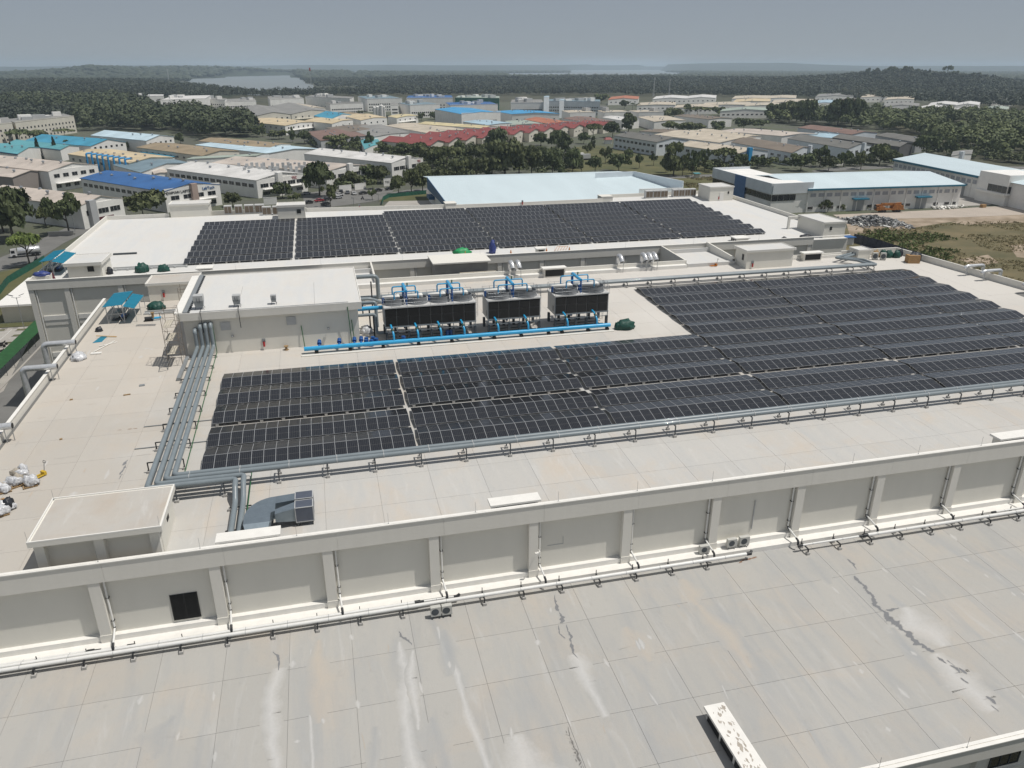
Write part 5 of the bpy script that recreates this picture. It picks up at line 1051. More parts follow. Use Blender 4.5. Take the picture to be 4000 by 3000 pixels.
# industrial estate ground and lots
sheet('works_yard', G(0, [(-900, 1300), (0, 700), (600, 480), (2212, 470)]) + G(1, [(2212, 440)]) + G(2, [(2212, 430)]) + G(3, [(1500, 420), (900, 560), (1500, 900), (2400, 1200), (2400, 1659), (0, 1659)]) + [(150, 200), (-160, 150)], -.02, YARD)
sheet('grass_field', G(2, [(540, 830), (760, 815), (900, 850), (1300, 900), (1740, 960), (1740, 1060), (1200, 1070), (800, 1020), (430, 1050), (380, 1000)]), .02, GRASS)
sheet('grass_field', G(2, [(0, 1080), (1500, 1060), (1740, 1085), (1740, 1250), (1500, 1250), (0, 1180)]), .02, GRASS)
sheet('road', G(2, [(-100, 1075), (330, 1060), (720, 1075), (1200, 1078), (1740, 1066), (2300, 1055), (2300, 1078), (1740, 1092), (1200, 1104), (720, 1110), (330, 1085), (-100, 1100)]), .05, ASPH)
sheet('road', G(3, [(370, 1035), (600, 1005), (1080, 985), (2400, 1000), (2400, 1020), (1080, 1010), (400, 1045)]), .05, ASPH)
sheet('road', G(1, [(0, 1400), (430, 1345), (700, 1290), (1050, 1240), (1300, 1200), (1520, 1180), (2212, 1060), (2212, 1095), (1520, 1235), (1250, 1245), (1000, 1300), (700, 1340), (200, 1420)]), .05, ASPH)
sheet('car_park', G(1, [(400, 1230), (700, 1190), (1200, 1180), (1180, 1215), (700, 1300), (420, 1345)]), .03, ASPH)
sheet('grass_verge', G(1, [(1060, 1300), (1100, 1265), (1480, 1230), (1520, 1300), (1160, 1300)]), .06, GRASS); sheet('forecourt', G(1, [(1150, 1296), (1515, 1290), (1640, 1340), (1100, 1345)]), .07, CONC)
# left side: road, verge, parking
sheet('road', [(-150, 262), (-101, 268), (-98, 283), (-96, 305), (-90, 345), (-84, 345), (-84, 310), (-87, 290), (-88, 263), (-96, 249), (-150, 238)], .05, ASPH)
sheet('verge', [(-130, 236), (-96, 247), (-84, 262), (-80, 262), (-76, 225), (-76, 196), (-130, 196)], .03, GRASS)
sheet('parking_lot', [(-110, 192), (-67, 191.5), (-60.8, 150), (-64, 140), (-110, 140)], .05, CONC)
sheet('grass_strip', [(-110, 195.6), (-66, 194.8), (-66.5, 191.8), (-110, 192.3)], .09, GRASS)
sheet('alley', [(-63.5, 192), (-48.5, 192), (-48.5, 100), (-64, 100)], .04, ASPH)
WHITEL = mat('white_road_paint', (.6, .6, .58), .8, .1, 1)
b = MB()
for k in range(9):
    y = 188.6 - 2.7 * k
    for x in (-75.5, -70.4): b.box(x, y - .06, .058, x + 3.6, y + .06, .064)
b.box(-71.9, 162, .058, -71.8, 190, .064); o = b.build('parking_lines', WHITEL); o['kind'] = 'structure'
for k, (x, y, l) in enumerate(((-69.2, 189.0, 3.0), (-73.8, 189.6, 1.6), (-69.2, 184.7, 1.9), (-69.1, 179.5, 1.9), (-68.6, 174.4, 2.0), (-67.5, 169.8, 2.4))):
    t = thing('planting_island', 'concrete kerbed grass island in the left parking lot, %s from the rear' % ORD[k], 'planter', (x, y, .05), 'grass islands in the parking lot'); b = MB()
    for q in ((x - l / 2, y - .7, x + l / 2, y - .55), (x - l / 2, y + .55, x + l / 2, y + .7), (x - l / 2, y - .55, x - l / 2 + .15, y + .55), (x + l / 2 - .15, y - .55, x + l / 2, y + .55)): b.box(q[0], q[1], .05, q[2], q[3], .2)
    b.build('kerb', CONC, t); b = MB(); b.box(x - l / 2 + .15, y - .55, .05, x + l / 2 - .15, y + .55, .17); b.build('turf', GRASS, t)
# right side: concrete haul road, waste ground
sheet('grass_lot', [(150, 130), (420, 130), (420, 262), (300, 268), (207, 252), (160, 240)], .02, GRASS2)
sheet('bare_soil', [(183, 236), (200, 262), (300, 266), (420, 262), (420, 240), (300, 249), (240, 250), (215, 243)], .04, SAND)
sheet('bare_soil', G(3, [(2212, 1420), (1850, 1440), (1580, 1480), (1700, 1500), (2212, 1480)]), .05, SAND)
for k, pts in enumerate(([(2080, 1680), (2300, 1660), (2300, 1800), (2150, 1780)], [(1650, 1800), (1900, 1760), (2000, 1830), (1800, 1860)])):
    sheet('bare_soil', G(3, pts), .05 + .01 * k, SAND)
sheet('haul_road', G(3, [(560, 1415), (900, 1400), (1500, 1370), (2400, 1315), (2400, 1405), (1700, 1435), (1000, 1450), (650, 1462)]), .08, mat('pale_haul_road', (.42, .365, .31), .9, .1, .1))
sheet('factory_yard', G(3, [(1640, 1230), (1700, 1220), (2000, 1310), (1900, 1330), (1560, 1345), (100, 1400), (0, 1350)]), .06, CONC)
sheet('grass_verge', G(3, [(1650, 1222), (1720, 1222), (2150, 1310), (2090, 1325)]), .09, GRASS)
sheet('factory_yard', G(3, [(1720, 1215), (2300, 1330), (2300, 1280), (1900, 1220)]), .08, CONC)

# ------------------------------------------------------------------ buildings of the estate
RC = dict(blue=(.035, .12, .31), cyan=(.05, .27, .4), pale=(.48, .61, .68), ltblue=(.36, .49, .57), teal=(.1, .32, .36), white=(.62, .61, .59), pink=(.5, .44, .385), beige=(.5, .44, .35), cream=(.56, .46, .3), yellow=(.58, .5, .3), tan=(.3, .235, .15), brown=(.19, .155, .12), rust=(.2, .125, .1), grey=(.25, .245, .23), dgrey=(.15, .145, .13), bluegrey=(.17, .24, .28), red=(.24, .06, .055), orange=(.42, .16, .09), green=(.33, .38, .33), skyblue=(.06, .3, .55))
RM = {k: mat('roof_' + k, v, .55, .2, .09, spec=.35) for k, v in RC.items()}
WC = dict(white=(.78, .77, .74), cream=(.64, .61, .53), grey=(.42, .43, .44), lb=(.62, .66, .69), taupe=(.27, .24, .22), dark=(.1, .1, .1))
WM = {k: mat('wall_' + k, v, .8, .08, .2) for k, v in WC.items()}
DBLUE = mat('dark_blue_trim', (.02, .09, .2), .5); SHUT = mat('grey_roller_shutter', (.36, .37, .38), .6, .06, 1); DKRED = mat('dark_red_shutter', (.1, .015, .018), .6)
LOUVG = mat('pale_grey_louvre', (.36, .37, .4), .7, .06, 2)
_b = MB(); _b.cyl((0, 0, 0), .45, .9, 8); _b.tube([(0, 0, .8), (0, 0, 1.1), (0, 0, 1.35)], [.75, .7, .2], 8); VENTM = bpy.data.meshes.new('roof_vent'); VENTM.from_pydata(_b.v, [], _b.f); VENTM.materials.append(GALV)
_win = {}
def window_mesh(w_, h_, glass):
    key = (round(w_, 1), round(h_, 1), glass.name)
    if key not in _win:
        b = MB(); f = .09; b.box(-w_ / 2, -.05, 0, w_ / 2, .02, f, 0); b.box(-w_ / 2, -.05, h_ - f, w_ / 2, .02, h_, 0); b.box(-w_ / 2, -.05, f, -w_ / 2 + f, .02, h_ - f, 0); b.box(w_ / 2 - f, -.05, f, w_ / 2, .02, h_ - f, 0)
        n = max(1, int(w_ / 1.3))
        for k in range(1, n): x = -w_ / 2 + w_ * k / n; b.box(x - .035, -.04, f, x + .035, .02, h_ - f, 0)
        b.add([(-w_ / 2 + f, -.01, f), (w_ / 2 - f, -.01, f), (w_ / 2 - f, -.01, h_ - f), (-w_ / 2 + f, -.01, h_ - f)], [(0, 1, 2, 3)], 1)
        me = bpy.data.meshes.new('window'); me.from_pydata(b.v, [], b.f); me.materials.append(FRAMEW); me.materials.append(glass); me.polygons.foreach_set('material_index', b.m); _win[key] = me
    return _win[key]
def V2(p): return Vector((p[0], p[1]))
def windows(parent, A, B, rows, inset=1.5, glass=None, out=.03):
    """rows: (sill z, height, width, count)"""
    A, B = V2(A), V2(B); d = (B - A); L = d.length; d /= L; n = Vector((d.y, -d.x)); ang = math.atan2(d.y, d.x); rl = root_loc(parent)
    for z, h_, w_, c in rows:
        for k in range(c):
            p = A + d * (inset + (L - 2 * inset) * (k + .5) / c) + n * out
            inst(window_mesh(w_, h_, glass or GLASS), 'window', Vector((p.x, p.y, z)) - rl, parent, (0, 0, ang))
def shed(label, A, B, C, h, rise, roof, wall='white', wab=(), wac=(), over=.35, name='factory_shed', cat='building', fin=None, para=0.0, group=None, glass=None, vents=True, trim=None):
    """A-B: gable side seen from the camera, A-C: long side, all given at eave height"""
    A, B, C = V2(A), V2(B), V2(C)
    if (B - A).cross(C - A) < 0: swap = True
    else: swap = False
    D = B + C - A; cen = (A + D) / 2; t = thing(name, label, cat, (cen.x, cen.y, 0), group)
    mAB, mCD = (A + B) / 2, (C + D) / 2; W = WM[wall] if isinstance(wall, str) else wall
    b = MB(); q = lambda p, z: (p.x, p.y, z)
    b.add([q(A, 0), q(B, 0), q(B, h), q(mAB, h + rise), q(A, h)], [(0, 1, 2, 3, 4)]); b.add([q(C, 0), q(D, 0), q(D, h), q(mCD, h + rise), q(C, h)], [(4, 3, 2, 1, 0)])
    b.add([q(A, 0), q(C, 0), q(C, h), q(A, h)], [(3, 2, 1, 0)]); b.add([q(B, 0), q(D, 0), q(D, h), q(B, h)], [(0, 1, 2, 3)]); b.build('wall', W, t)
    u = (C - A).normalized(); v = (B - A).normalized(); th = .22; rt = RM[roof] if isinstance(roof, str) else roof
    for s, (e0, e1) in enumerate(((A, C), (B, D))):
        sg = -1 if s == 0 else 1; dz = rise / max((B - A).length / 2, .1) * over
        o0 = e0 - u * over + v * sg * over; o1 = e1 + u * over + v * sg * over; r0 = mAB - u * over; r1 = mCD + u * over
        low = [q(o0, h - dz + .03), q(o1, h - dz + .03), q(r1, h + rise + .03), q(r0, h + rise + .03)]; hi = [(x, y, z + th) for x, y, z in low]
        b = MB(); b.hexa(low, hi); b.build('roof', rt, t)
    if trim:
        b = MB(); d_ = (C - A); b.obox(None, d_.length + .8, .25, .7, 0, 0, Matrix.Translation((*((A + C) / 2 - v * .42), h - .5)) @ Matrix.Rotation(math.atan2(d_.y, d_.x), 4, 'Z')); b.build('eaves_trim', trim, t)
    if para:
        b = MB(); k = -u * .25; b.hexa([q(A + k, 0), q(B + k, 0), q(B, 0), q(A, 0)], [q(A + k, h + para), q(B + k, h + para), q(B, h + para), q(A, h + para)]); b.build('front_parapet', W, t)
        A2, B2 = A + k, B + k
    else: A2, B2 = A, B
    if vents and (C - A).length > 22 and h < 11:
        rg_ = random.Random(int(cen.x * 10)); nv = max(3, min(7, int((C - A).length / 9)))
        for k in range(nv):
            p = A + (C - A) * ((k + .6) / nv) + (B - A) * rg_.choice((.42, .5, .3)); f_ = 1 - abs((p - A).dot(v) / (B - A).length - .5) * 2
            inst(VENTM, 'roof_vent', (p.x - cen.x, p.y - cen.y, h + rise * f_ + .1), t)
        if len(wab) > 1: b = MB(); m_ = (A + B) / 2 - u * 1.0; b.obox(None, (B - A).length * .8, 2.2, .25, 0, 0, Matrix.Translation((m_.x, m_.y, 3.6)) @ Matrix.Rotation(math.atan2(v.y, v.x), 4, 'Z')); b.build('awning', W, t)
    left_to_right = (B - A)
    nrm = Vector((left_to_right.y, -left_to_right.x)); tocam = -cen
    if nrm.dot(tocam) < 0: A2, B2 = B2, A2
    windows(t, A2, B2, wab, glass=glass)
    a_, c_ = (C, A) if Vector(((A - C).y, -(A - C).x)).dot(tocam) > 0 else (A, C)
    windows(t, a_, c_, wac, glass=glass)
    if fin:
        f, w_, top, mt = fin; p = A + (B - A) * f - u * .9; b = MB(); ang = math.atan2(v.y, v.x)
        b.obox(None, w_, 2.2, top, 0, 0, Matrix.Translation((p.x, p.y, 0)) @ Matrix.Rotation(ang, 4, 'Z')); b.build('pylon', mt, t)

    return t, A2, B2
T = tp
def S(label, k, A, B, C, h, rise, roof, **kw):
    f = lambda p: (tp(p[0], p[1], p[2], h) if len(p) == 3 else tp(k, p[0], p[1], h))
    return shed(label, f(A), f(B), f(C), h, rise, roof, **kw)
W2 = lambda n, w_=3.2: [(1.2, 1.5, w_, n), (5.0, 1.6, w_, n)]
W1 = lambda n, w_=3.0, z=4.8: [(z, 1.5, w_, n)]
def text_on(parent, s, A, B, f, z, size, mt):
    A, B = V2(A), V2(B); d = (B - A).normalized(); n = Vector((d.y, -d.x)); p = A + (B - A) * f + n * .14
    cu = bpy.data.curves.new('lettering', 'FONT'); cu.body = s; cu.size = size; cu.extrude = .06; cu.align_x = 'CENTER'
    o = bpy.data.objects.new('lettering_tmp', cu); col.objects.link(o); bpy.context.view_layer.update()
    me = bpy.data.meshes.new_from_object(o.evaluated_get(bpy.context.evaluated_depsgraph_get())); bpy.data.objects.remove(o); me.name = 'lettering'; me.materials.clear(); me.materials.append(mt)
    inst(me, 'lettering', Vector((p.x, p.y, z)) - root_loc(parent), parent, (R(90), 0, math.atan2(d.y, d.x)))
SIGNR = mat('red_sign_letters', (.35, .03, .05), .5); SIGNB = mat('blue_sign_letters', (.03, .12, .3), .5); SIGNK = mat('dark_sign_letters', (.03, .03, .035), .5)
PINKP = mat('pinkish_pylon_render', (.4, .31, .27), .8, .06, .5); WHP = WM['white']; BLUEP = mat('bright_blue_pylon', (.02, .25, .5), .5)

t, A2, B2 = S('bright blue roofed factory with a pinkish pylon on its white front', 0, (1415, 1215), (1895, 1155), (695, 1100), 8.5, 2.2, 'blue', wab=[(1.0, 1.8, 3.4, 4), (4.6, 1.9, 3.8, 4)], wac=[(5.2, 1.6, 3.4, 14)], fin=(.5, 2.6, 10.6, PINKP), para=1.0)
text_on(t, 'PT.DAIMAN LABTECH', A2, B2, .24, 7.3, 1.5, SIGNK); text_on(t, 'LabTech', A2, B2, .78, 7.4, 1.7, SIGNB)
t, A2, B2 = S('beige roofed factory with grey pylon behind the left trees', 0, (690, 1340), (1055, 1275), (-150, 1240), 8.5, 2.4, 'pink', wab=[(4.6, 2.0, 4.6, 3)], fin=(.22, 2.8, 10.2, WM['grey']), para=.4)
b = MB(); A_, B_ = V2(A2), V2(B2); d_ = (B_ - A_).normalized(); n_ = Vector((d_.y, -d_.x)); p_ = A_ + (B_ - A_) * .5 + n_ * .1; b.obox(None, 8, .1, 3.4, 0, 0, Matrix.Translation((p_.x, p_.y, 0)) @ Matrix.Rotation(math.atan2(d_.y, d_.x), 4, 'Z')); b.build('shutter_door', DKRED, t)
S('white roofed factory with louvred front windows at far left', 0, (415, 1042), (840, 986), (-260, 965), 9.5, 2.6, 'pink', wab=[(1.4, 1.8, 3.0, 5), (6.2, 1.9, 3.2, 5)], para=.5)
S('taupe corrugated warehouse with a dark doorway at far left', 0, (105, 1092), (428, 1048), (-260, 1058), 8, 2.0, 'pink', wall='taupe')
S('cream roofed factory with bright blue ducts along its side', 0, (1115, 968), (1490, 918), (588, 890), 8, 1.5, 'cream', wac=[(4.6, 1.6, 3, 8)], wall='cream')
S('blue grey roofed shed behind the bright blue roof', 0, (1215, 1050), (1655, 970), (978, 986), 6.5, 2.2, 'bluegrey')
S('small pink beige roofed annexe right of the blue grey shed', 0, (1335, 1062), (1445, 1052), (1310, 1022), 6, .4, 'pink')
S('pale teal roofed shed at the far left edge with blue trim', 0, (150, 890), (350, 833), (-160, 850), 7, 2.0, 'teal', trim=DBLUE)
S('light teal roofed shed with skylights between araucaria trees', 0, (520, 852), (680, 822), (60, 800), 7, 1.6, 'teal', trim=DBLUE)
t, A2, B2 = S('cyan roofed factory with a raised roof monitor', 0, (780, 822), (1085, 786), (215, 775), 7, 3.2, 'cyan', wab=W1(6, 2))
S('white roofed factory in front of the dark left trees', 0, (1262, 775), (1500, 738), (785, 728), 8, 2.4, 'pale', wab=W1(5, 2.4))
S('tan roofed factory behind the cream roof with blue ducts', 0, (1742, 906), (2065, 864), (1180, 832), 7.5, 1.6, 'tan', wall='cream', wac=[(4.6, 1.3, 2.6, 10)])
S('small cyan flat shed below the tan roof', 0, (1490, 917), (1600, 900), (1212, 874), 5, .3, 'cyan')
S('brown roofed factory behind the white roof with skylights', 1, (110, 838), (300, 805), (0, 1715, 778), 7.5, 1.2, 'tan')
S('white blue roofed factory with small skylights', 1, (95, 885), (550, 845), (0, 1690, 812), 6.5, 1.4, 'pale')
S('long thin green grey roofed shed', 1, (0, 905), (110, 884), (0, 1612, 935), 7, .5, 'green')
TEC = []
t, A2, B2 = S('long white factory with pylon and red TEC letters, nearest of three', 1, (0, 1118), (432, 1062), (0, 1440, 1018), 8, 2.2, 'white', wab=[(4.4, 1.9, 4.4, 5), (1.0, 1.6, 4.0, 4)], wac=[(4.6, 1.7, 3.8, 14)], fin=(.42, 2.6, 10.6, WHP), para=.3)
text_on(t, 'TEC', A2, B2, .74, 6.6, 1.7, SIGNR); TEC.append(t)
t, A2, B2 = S('pinkish roofed factory with white pylon, middle of the three long ones', 1, (600, 1045), (985, 990), (0, 1830, 968), 8, 2.0, 'pink', wab=[(4.4, 1.9, 4.2, 5)], fin=(.5, 2.8, 10.8, WHP), para=.3); TEC.append(t)
t, A2, B2 = S('white roofed factory with pylon and TEC letters, rear of the three long ones', 1, (1168, 968), (1440, 926), (415, 887), 8.5, 2.0, 'white', wab=[(4.4, 2.0, 4.4, 5)], fin=(.5, 2.6, 11.2, WHP), para=.4)
text_on(t, 'TEC', A2, B2, .86, 6.9, 1.7, SIGNR)
S('grey roofed hall with white zigzag gables at left', 1, (0, 560), (300, 545), (-120, 490), 9, 3.0, 'grey', wall='cream', wab=W2(6, 2.2)); S('grey roofed hall with white zigzag gables, right neighbour', 1, (305, 545), (650, 520), (130, 475), 9, 3.0, 'grey', wall='cream', wab=W2(6, 2.2))
S('pale ridge roofed hall behind the zigzag gabled halls', 1, (430, 508), (600, 492), (250, 470), 9, 2, 'beige', wall='cream')
S('yellow roofed long factory with white front windows', 1, (250, 645), (515, 612), (-120, 605), 8, 1.2, 'cream', wab=W2(6, 2.4), wac=[(5, 1.4, 2.4, 8)]); S('beige roofed white factory, second in the cream row', 1, (655, 628), (836, 594), (420, 602), 8.5, 1.2, 'cream', wab=W1(3, 2.2, 5.0)); S('cream roofed white factory, third in the cream row', 1, (905, 598), (1130, 574), (760, 562), 9, 1.2, 'cream', wab=W1(4, 2.4, 5.2)); S('cream roofed white factory left of the palms', 1, (1215, 578), (1400, 558), (1140, 563), 8, 1.0, 'yellow', wab=W2(4, 2))
S('teal blue gabled roof shed behind the cream row', 1, (640, 590), (850, 555), (500, 560), 9, 3, 'cyan'); S('tan gabled shed beside the teal roof', 1, (840, 570), (1010, 556), (700, 552), 8, 2.4, 'tan')
S('rust streaked low grey roofed works', 1, (560, 775), (1050, 730), (440, 700), 6.5, .8, 'rust', wall='grey'); S('grey low works roof with many small vents', 1, (1000, 745), (1330, 705), (780, 665), 7, .8, 'grey'); S('patchy brown grey works roof behind the rusty one', 1, (800, 700), (1150, 665), (600, 665), 7, .7, 'brown')
S('long cream roofed building left of the red roofs', 1, (1500, 712), (1830, 682), (1120, 645), 7, 1.2, 'beige'); S('pale yellow roofed strip building', 1, (1960, 668), (2085, 652), (1400, 628), 8, 1.2, 'yellow'); S('pale blue low sheds beside the yellow strip', 1, (2000, 640), (2212, 622), (1790, 610), 8, .6, 'ltblue')
S('bright blue roofed big white warehouse', 1, (1775, 545), (2112, 532), (1545, 502), 13, 1.5, 'skyblue', wab=[(6, .7, 5, 4)], para=1.2); S('teal white low building behind the red roofs', 1, (940, 850), (1080, 800), (905, 775), 5, .5, 'teal')
# rows of red roofs
for k in range(12):
    u = k / 11; x = 1500 + (3000 - 1500) * u ** .92; y = 817 - (817 - 642) * u ** .78
    h = 7; wdt = 136 * (1 - .42 * u); ln = 415 * (1 - .5 * u)
    pA = at(1000 + x / 2.212, 200 + y / 2.212, h); pB = at(1000 + (x + wdt) / 2.212, 200 + (y - 34 * (1 - .6 * u)) / 2.212, h); pC = at(1000 + (x - ln) / 2.212, 200 + (y - 40 * (1 - .65 * u)) / 2.212, h)
    t, A2, B2 = shed('red roofed shed, %s from the left in the row of red gables' % ORD[k], pA, pB, pC, h, 2.3, 'red', wall='cream', wab=[(3.6, 1.2, 2.2, 3)], group='red roofed sheds in a row', over=.6)
    b = MB(); A_, B_, C_ = V2(pA), V2(pB), V2(pC)
    for q in range(4): p_ = (A_ + B_) / 2 + (C_ - A_) * (.12 + .22 * q); b.cyl((p_.x, p_.y, h + 2.9), .45, 1.1, 6)
    b.build('roof_vents', FRAMEW, t)
S('grey brown roofed two storey factory beside the open grass', 2, (1250, 787), (1520, 768), (880, 730), 9, 2, 'dgrey', wall='lb', wab=[(5.6, 1.7, 3.4, 5)], wac=[(1.4, 1.6, 3.6, 9), (5.6, 1.7, 3.6, 10)])
t, A2, B2 = S('white roofed factory with a bright blue curved pylon', 2, (1960, 884), (2212, 862), (1420, 812), 7.5, 2, 'beige', wall='lb', wab=[(4.0, 1.8, 4, 4)], wac=[(4.2, 1.6, 3.8, 8)], fin=(.32, 3.0, 10.5, BLUEP))
S('large cream roofed plant with a row of vents', 2, (1790, 792), (2150, 746), (1230, 722), 8, 1.5, 'beige'); S('second cream roof behind the large cream plant', 2, (2000, 752), (2150, 735), (1580, 690), 9, 1, 'beige'); S('brown roof strip behind the cream plant', 2, (1560, 720), (1800, 700), (1100, 692), 8, .8, 'brown')
S('grey brown roofed factory with pale blue pylon, left of two', 3, (205, 880), (392, 838), (2, 1895, 788), 7.5, 2, 'brown', wall='lb', wab=[(4.0, 1.8, 4, 4)], wac=[(4.0, 1.6, 3.8, 9)], fin=(.78, 2.6, 10, WM['lb'])); S('tan roofed factory with pale blue pylon, right of two', 3, (690, 845), (895, 812), (170, 757), 7.5, 2, 'dgrey', wall='lb', wab=[(4.0, 1.8, 4, 4)], fin=(.62, 2.4, 10, WM['lb']))
S('dark roofed black factory at right', 3, (1138, 828), (1255, 798), (558, 748), 7.5, 1.6, 'dgrey', wall='dark'); S('dark grey roofed shed behind the black factory', 3, (1280, 790), (1480, 775), (930, 728), 7, 1.4, 'dgrey', wall='grey'); S('red brown and blue roofed factory at right', 3, (720, 722), (945, 705), (258, 662), 8, 1.6, 'rust', wall='lb'); S('pale blue sawtooth shed under the red brown roof', 3, (560, 752), (720, 725), (330, 735), 6, 1.4, 'ltblue', wall='lb'); S('reddish low roof at the middle right', 3, (120, 735), (430, 715), (2, 1790, 690), 7.5, 1, 'pink')
S('small white two storey office with curved fin at right', 3, (1585, 905), (1760, 890), (1600, 870), 11, .4, 'grey', wab=[(6.0, 2, 3.4, 3)], fin=(.5, 1.8, 13, WM['lb'])); S('low white teal shelters among the right trees', 3, (1515, 690), (1705, 682), (1545, 660), 5, .6, 'cream', wall='lb')
# white offices and plants along the forest
def block(label, k, A, B, C, h, wab, roof='grey', wall='white', top=None, wac=()):
    t, A2, B2 = S(label, k, A, B, C, h, .35, roof, wall=wall, wab=wab, wac=wac, para=.9, name='office_block'); 
    if top:
        rg = random.Random(len(label)); b0 = V2(tp(k, *A[-2:], h)); d1 = V2(tp(k, *B[-2:], h)) - b0; d2 = V2(tp(k, *C[-2:], h)) - b0
        for q in range(top):
            p = b0 + d1 * rg.uniform(.15, .85) + d2 * rg.uniform(.2, .8); b = MB(); b.obox((p.x, p.y, h + .2), rg.uniform(4, 11), rg.uniform(4, 9), rg.uniform(2, 4.2), .4); b.build('roof_plant', WM['white'] if q % 2 else LGREY, t)
    return t
WO = lambda n, h: [(1.5 + 3.6 * i, 1.7, 2.0, n) for i in range(int(h // 3.6))]
block('cream three storey office with a row of dark windows at left edge', 0, (130, 620), (638, 565), (60, 590), 14, WO(16, 12), 'grey', 'cream', 6); block('cream lower wing of the left edge office', 0, (-250, 660), (105, 625), (-250, 600), 14, WO(8, 11), 'grey', 'cream', 2)
block('tall plain white block left of the office row', 0, (1385, 425), (1770, 412), (1480, 392), 20, [], 'white', 'white', 4); block('white office with square windows beside the plain block', 0, (1775, 420), (1940, 425), (1800, 405), 15, WO(9, 14), 'grey', 'white', 2); block('white office with two window rows, first of the long row', 0, (1945, 440), (2212, 432), (1950, 415), 12, WO(16, 8), 'grey', 'white', 3); block('white low building behind the left dark trees', 0, (1165, 392), (1410, 388), (1180, 378), 10, [], 'white', 'white', 3)
block('white office with window bands and dark roof plant', 1, (120, 420), (412, 410), (100, 392), 14, WO(17, 9), 'grey', 'white', 4); block('white plant building with stepped roof and tanks', 1, (425, 395), (810, 412), (480, 380), 14, WO(10, 7), 'grey', 'white', 8); block('office with black parapet band and window row', 1, (640, 462), (925, 452), (600, 445), 12, WO(17, 8), 'dgrey', 'white', 2); block('large white office with grey slatted roof', 1, (960, 415), (1262, 410), (880, 390), 16, WO(15, 14), 'bluegrey', 'white', 4)
block('white office left of the dark round tree', 1, (1165, 470), (1230, 468), (1165, 450), 14, WO(4, 11), 'grey', 'white'); block('white office with dark blue roof edge, centre', 1, (1330, 470), (1590, 462), (1235, 448), 14, WO(14, 9), 'bluegrey', 'white', 5); block('white and blue office behind the centre one', 1, (1300, 408), (1700, 405), (1320, 385), 15, WO(14, 9), 'blue', 'white', 7); block('white office with blue roof edge and tanks', 1, (1680, 470), (2090, 462), (1640, 445), 14, WO(20, 9), 'blue', 'white', 6); block('green wrapped building under works with a pale tower', 1, (1720, 405), (2100, 410), (1750, 385), 15, [], 'green', mat('green_site_netting', (.03, .16, .11), .8), 6)
block('white office with narrow windows at centre right', 2, (-10, 450), (272, 448), (0, 420), 17, WO(20, 14), 'grey', 'white', 8); block('pale blue and white office with square tower', 2, (300, 435), (760, 440), (330, 415), 16, WO(22, 13), 'bluegrey', 'lb', 9); block('dark glazed annexe at the right end of the offices', 2, (640, 480), (825, 488), (640, 468), 8, [(2.5, 2.6, 3.0, 8)], 'dgrey', 'grey'); block('slim pale blue stair tower of the office row', 2, (275, 400), (318, 398), (280, 390), 24, [], 'ltblue', 'lb'); block('pale blue stair tower right of the slim one', 2, (410, 430), (450, 428), (412, 420), 19, [], 'ltblue', 'lb')
block('row factory with white front, first right of the offices', 2, (500, 535), (722, 530), (430, 515), 10, [(5, 1.5, 3, 3)], 'beige', 'white', 1); block('row factory with white front, second right of the offices', 2, (800, 532), (1020, 528), (740, 515), 10, [(5, 1.5, 3, 3)], 'beige', 'white', 1); block('row factory with white front, third right of the offices', 2, (1095, 530), (1312, 528), (1010, 515), 10, [(5, 1.5, 3, 3)], 'beige', 'white', 1)
S('blue and white roofed factory with small square windows', 2, (0, 545), (410, 540), (-150, 520), 10, 1.2, 'skyblue', wab=W1(6, 2, 4)); S('white tank roofed shed behind the red roofs', 2, (0, 640), (330, 630), (-60, 605), 7, .8, 'green'); S('orange red roofed factory behind the red rows', 2, (330, 632), (545, 622), (105, 590), 8, 1.8, 'orange'); S('grey long factory with side windows', 2, (640, 620), (870, 606), (445, 580), 8, 1.2, 'rust', wac=W1(9, 2.6, 4)); S('white roof strip left of the tall round tree', 2, (960, 602), (1100, 590), (780, 572), 8, .8, 'white'); S('beige roof strip right of the tall round tree', 2, (1230, 610), (1500, 598), (1090, 570), 8, .8, 'beige'); S('brown roof strip at the right of the red rows', 2, (1700, 590), (1900, 580), (1400, 558), 8, 1, 'brown')
rg = random.Random(21)
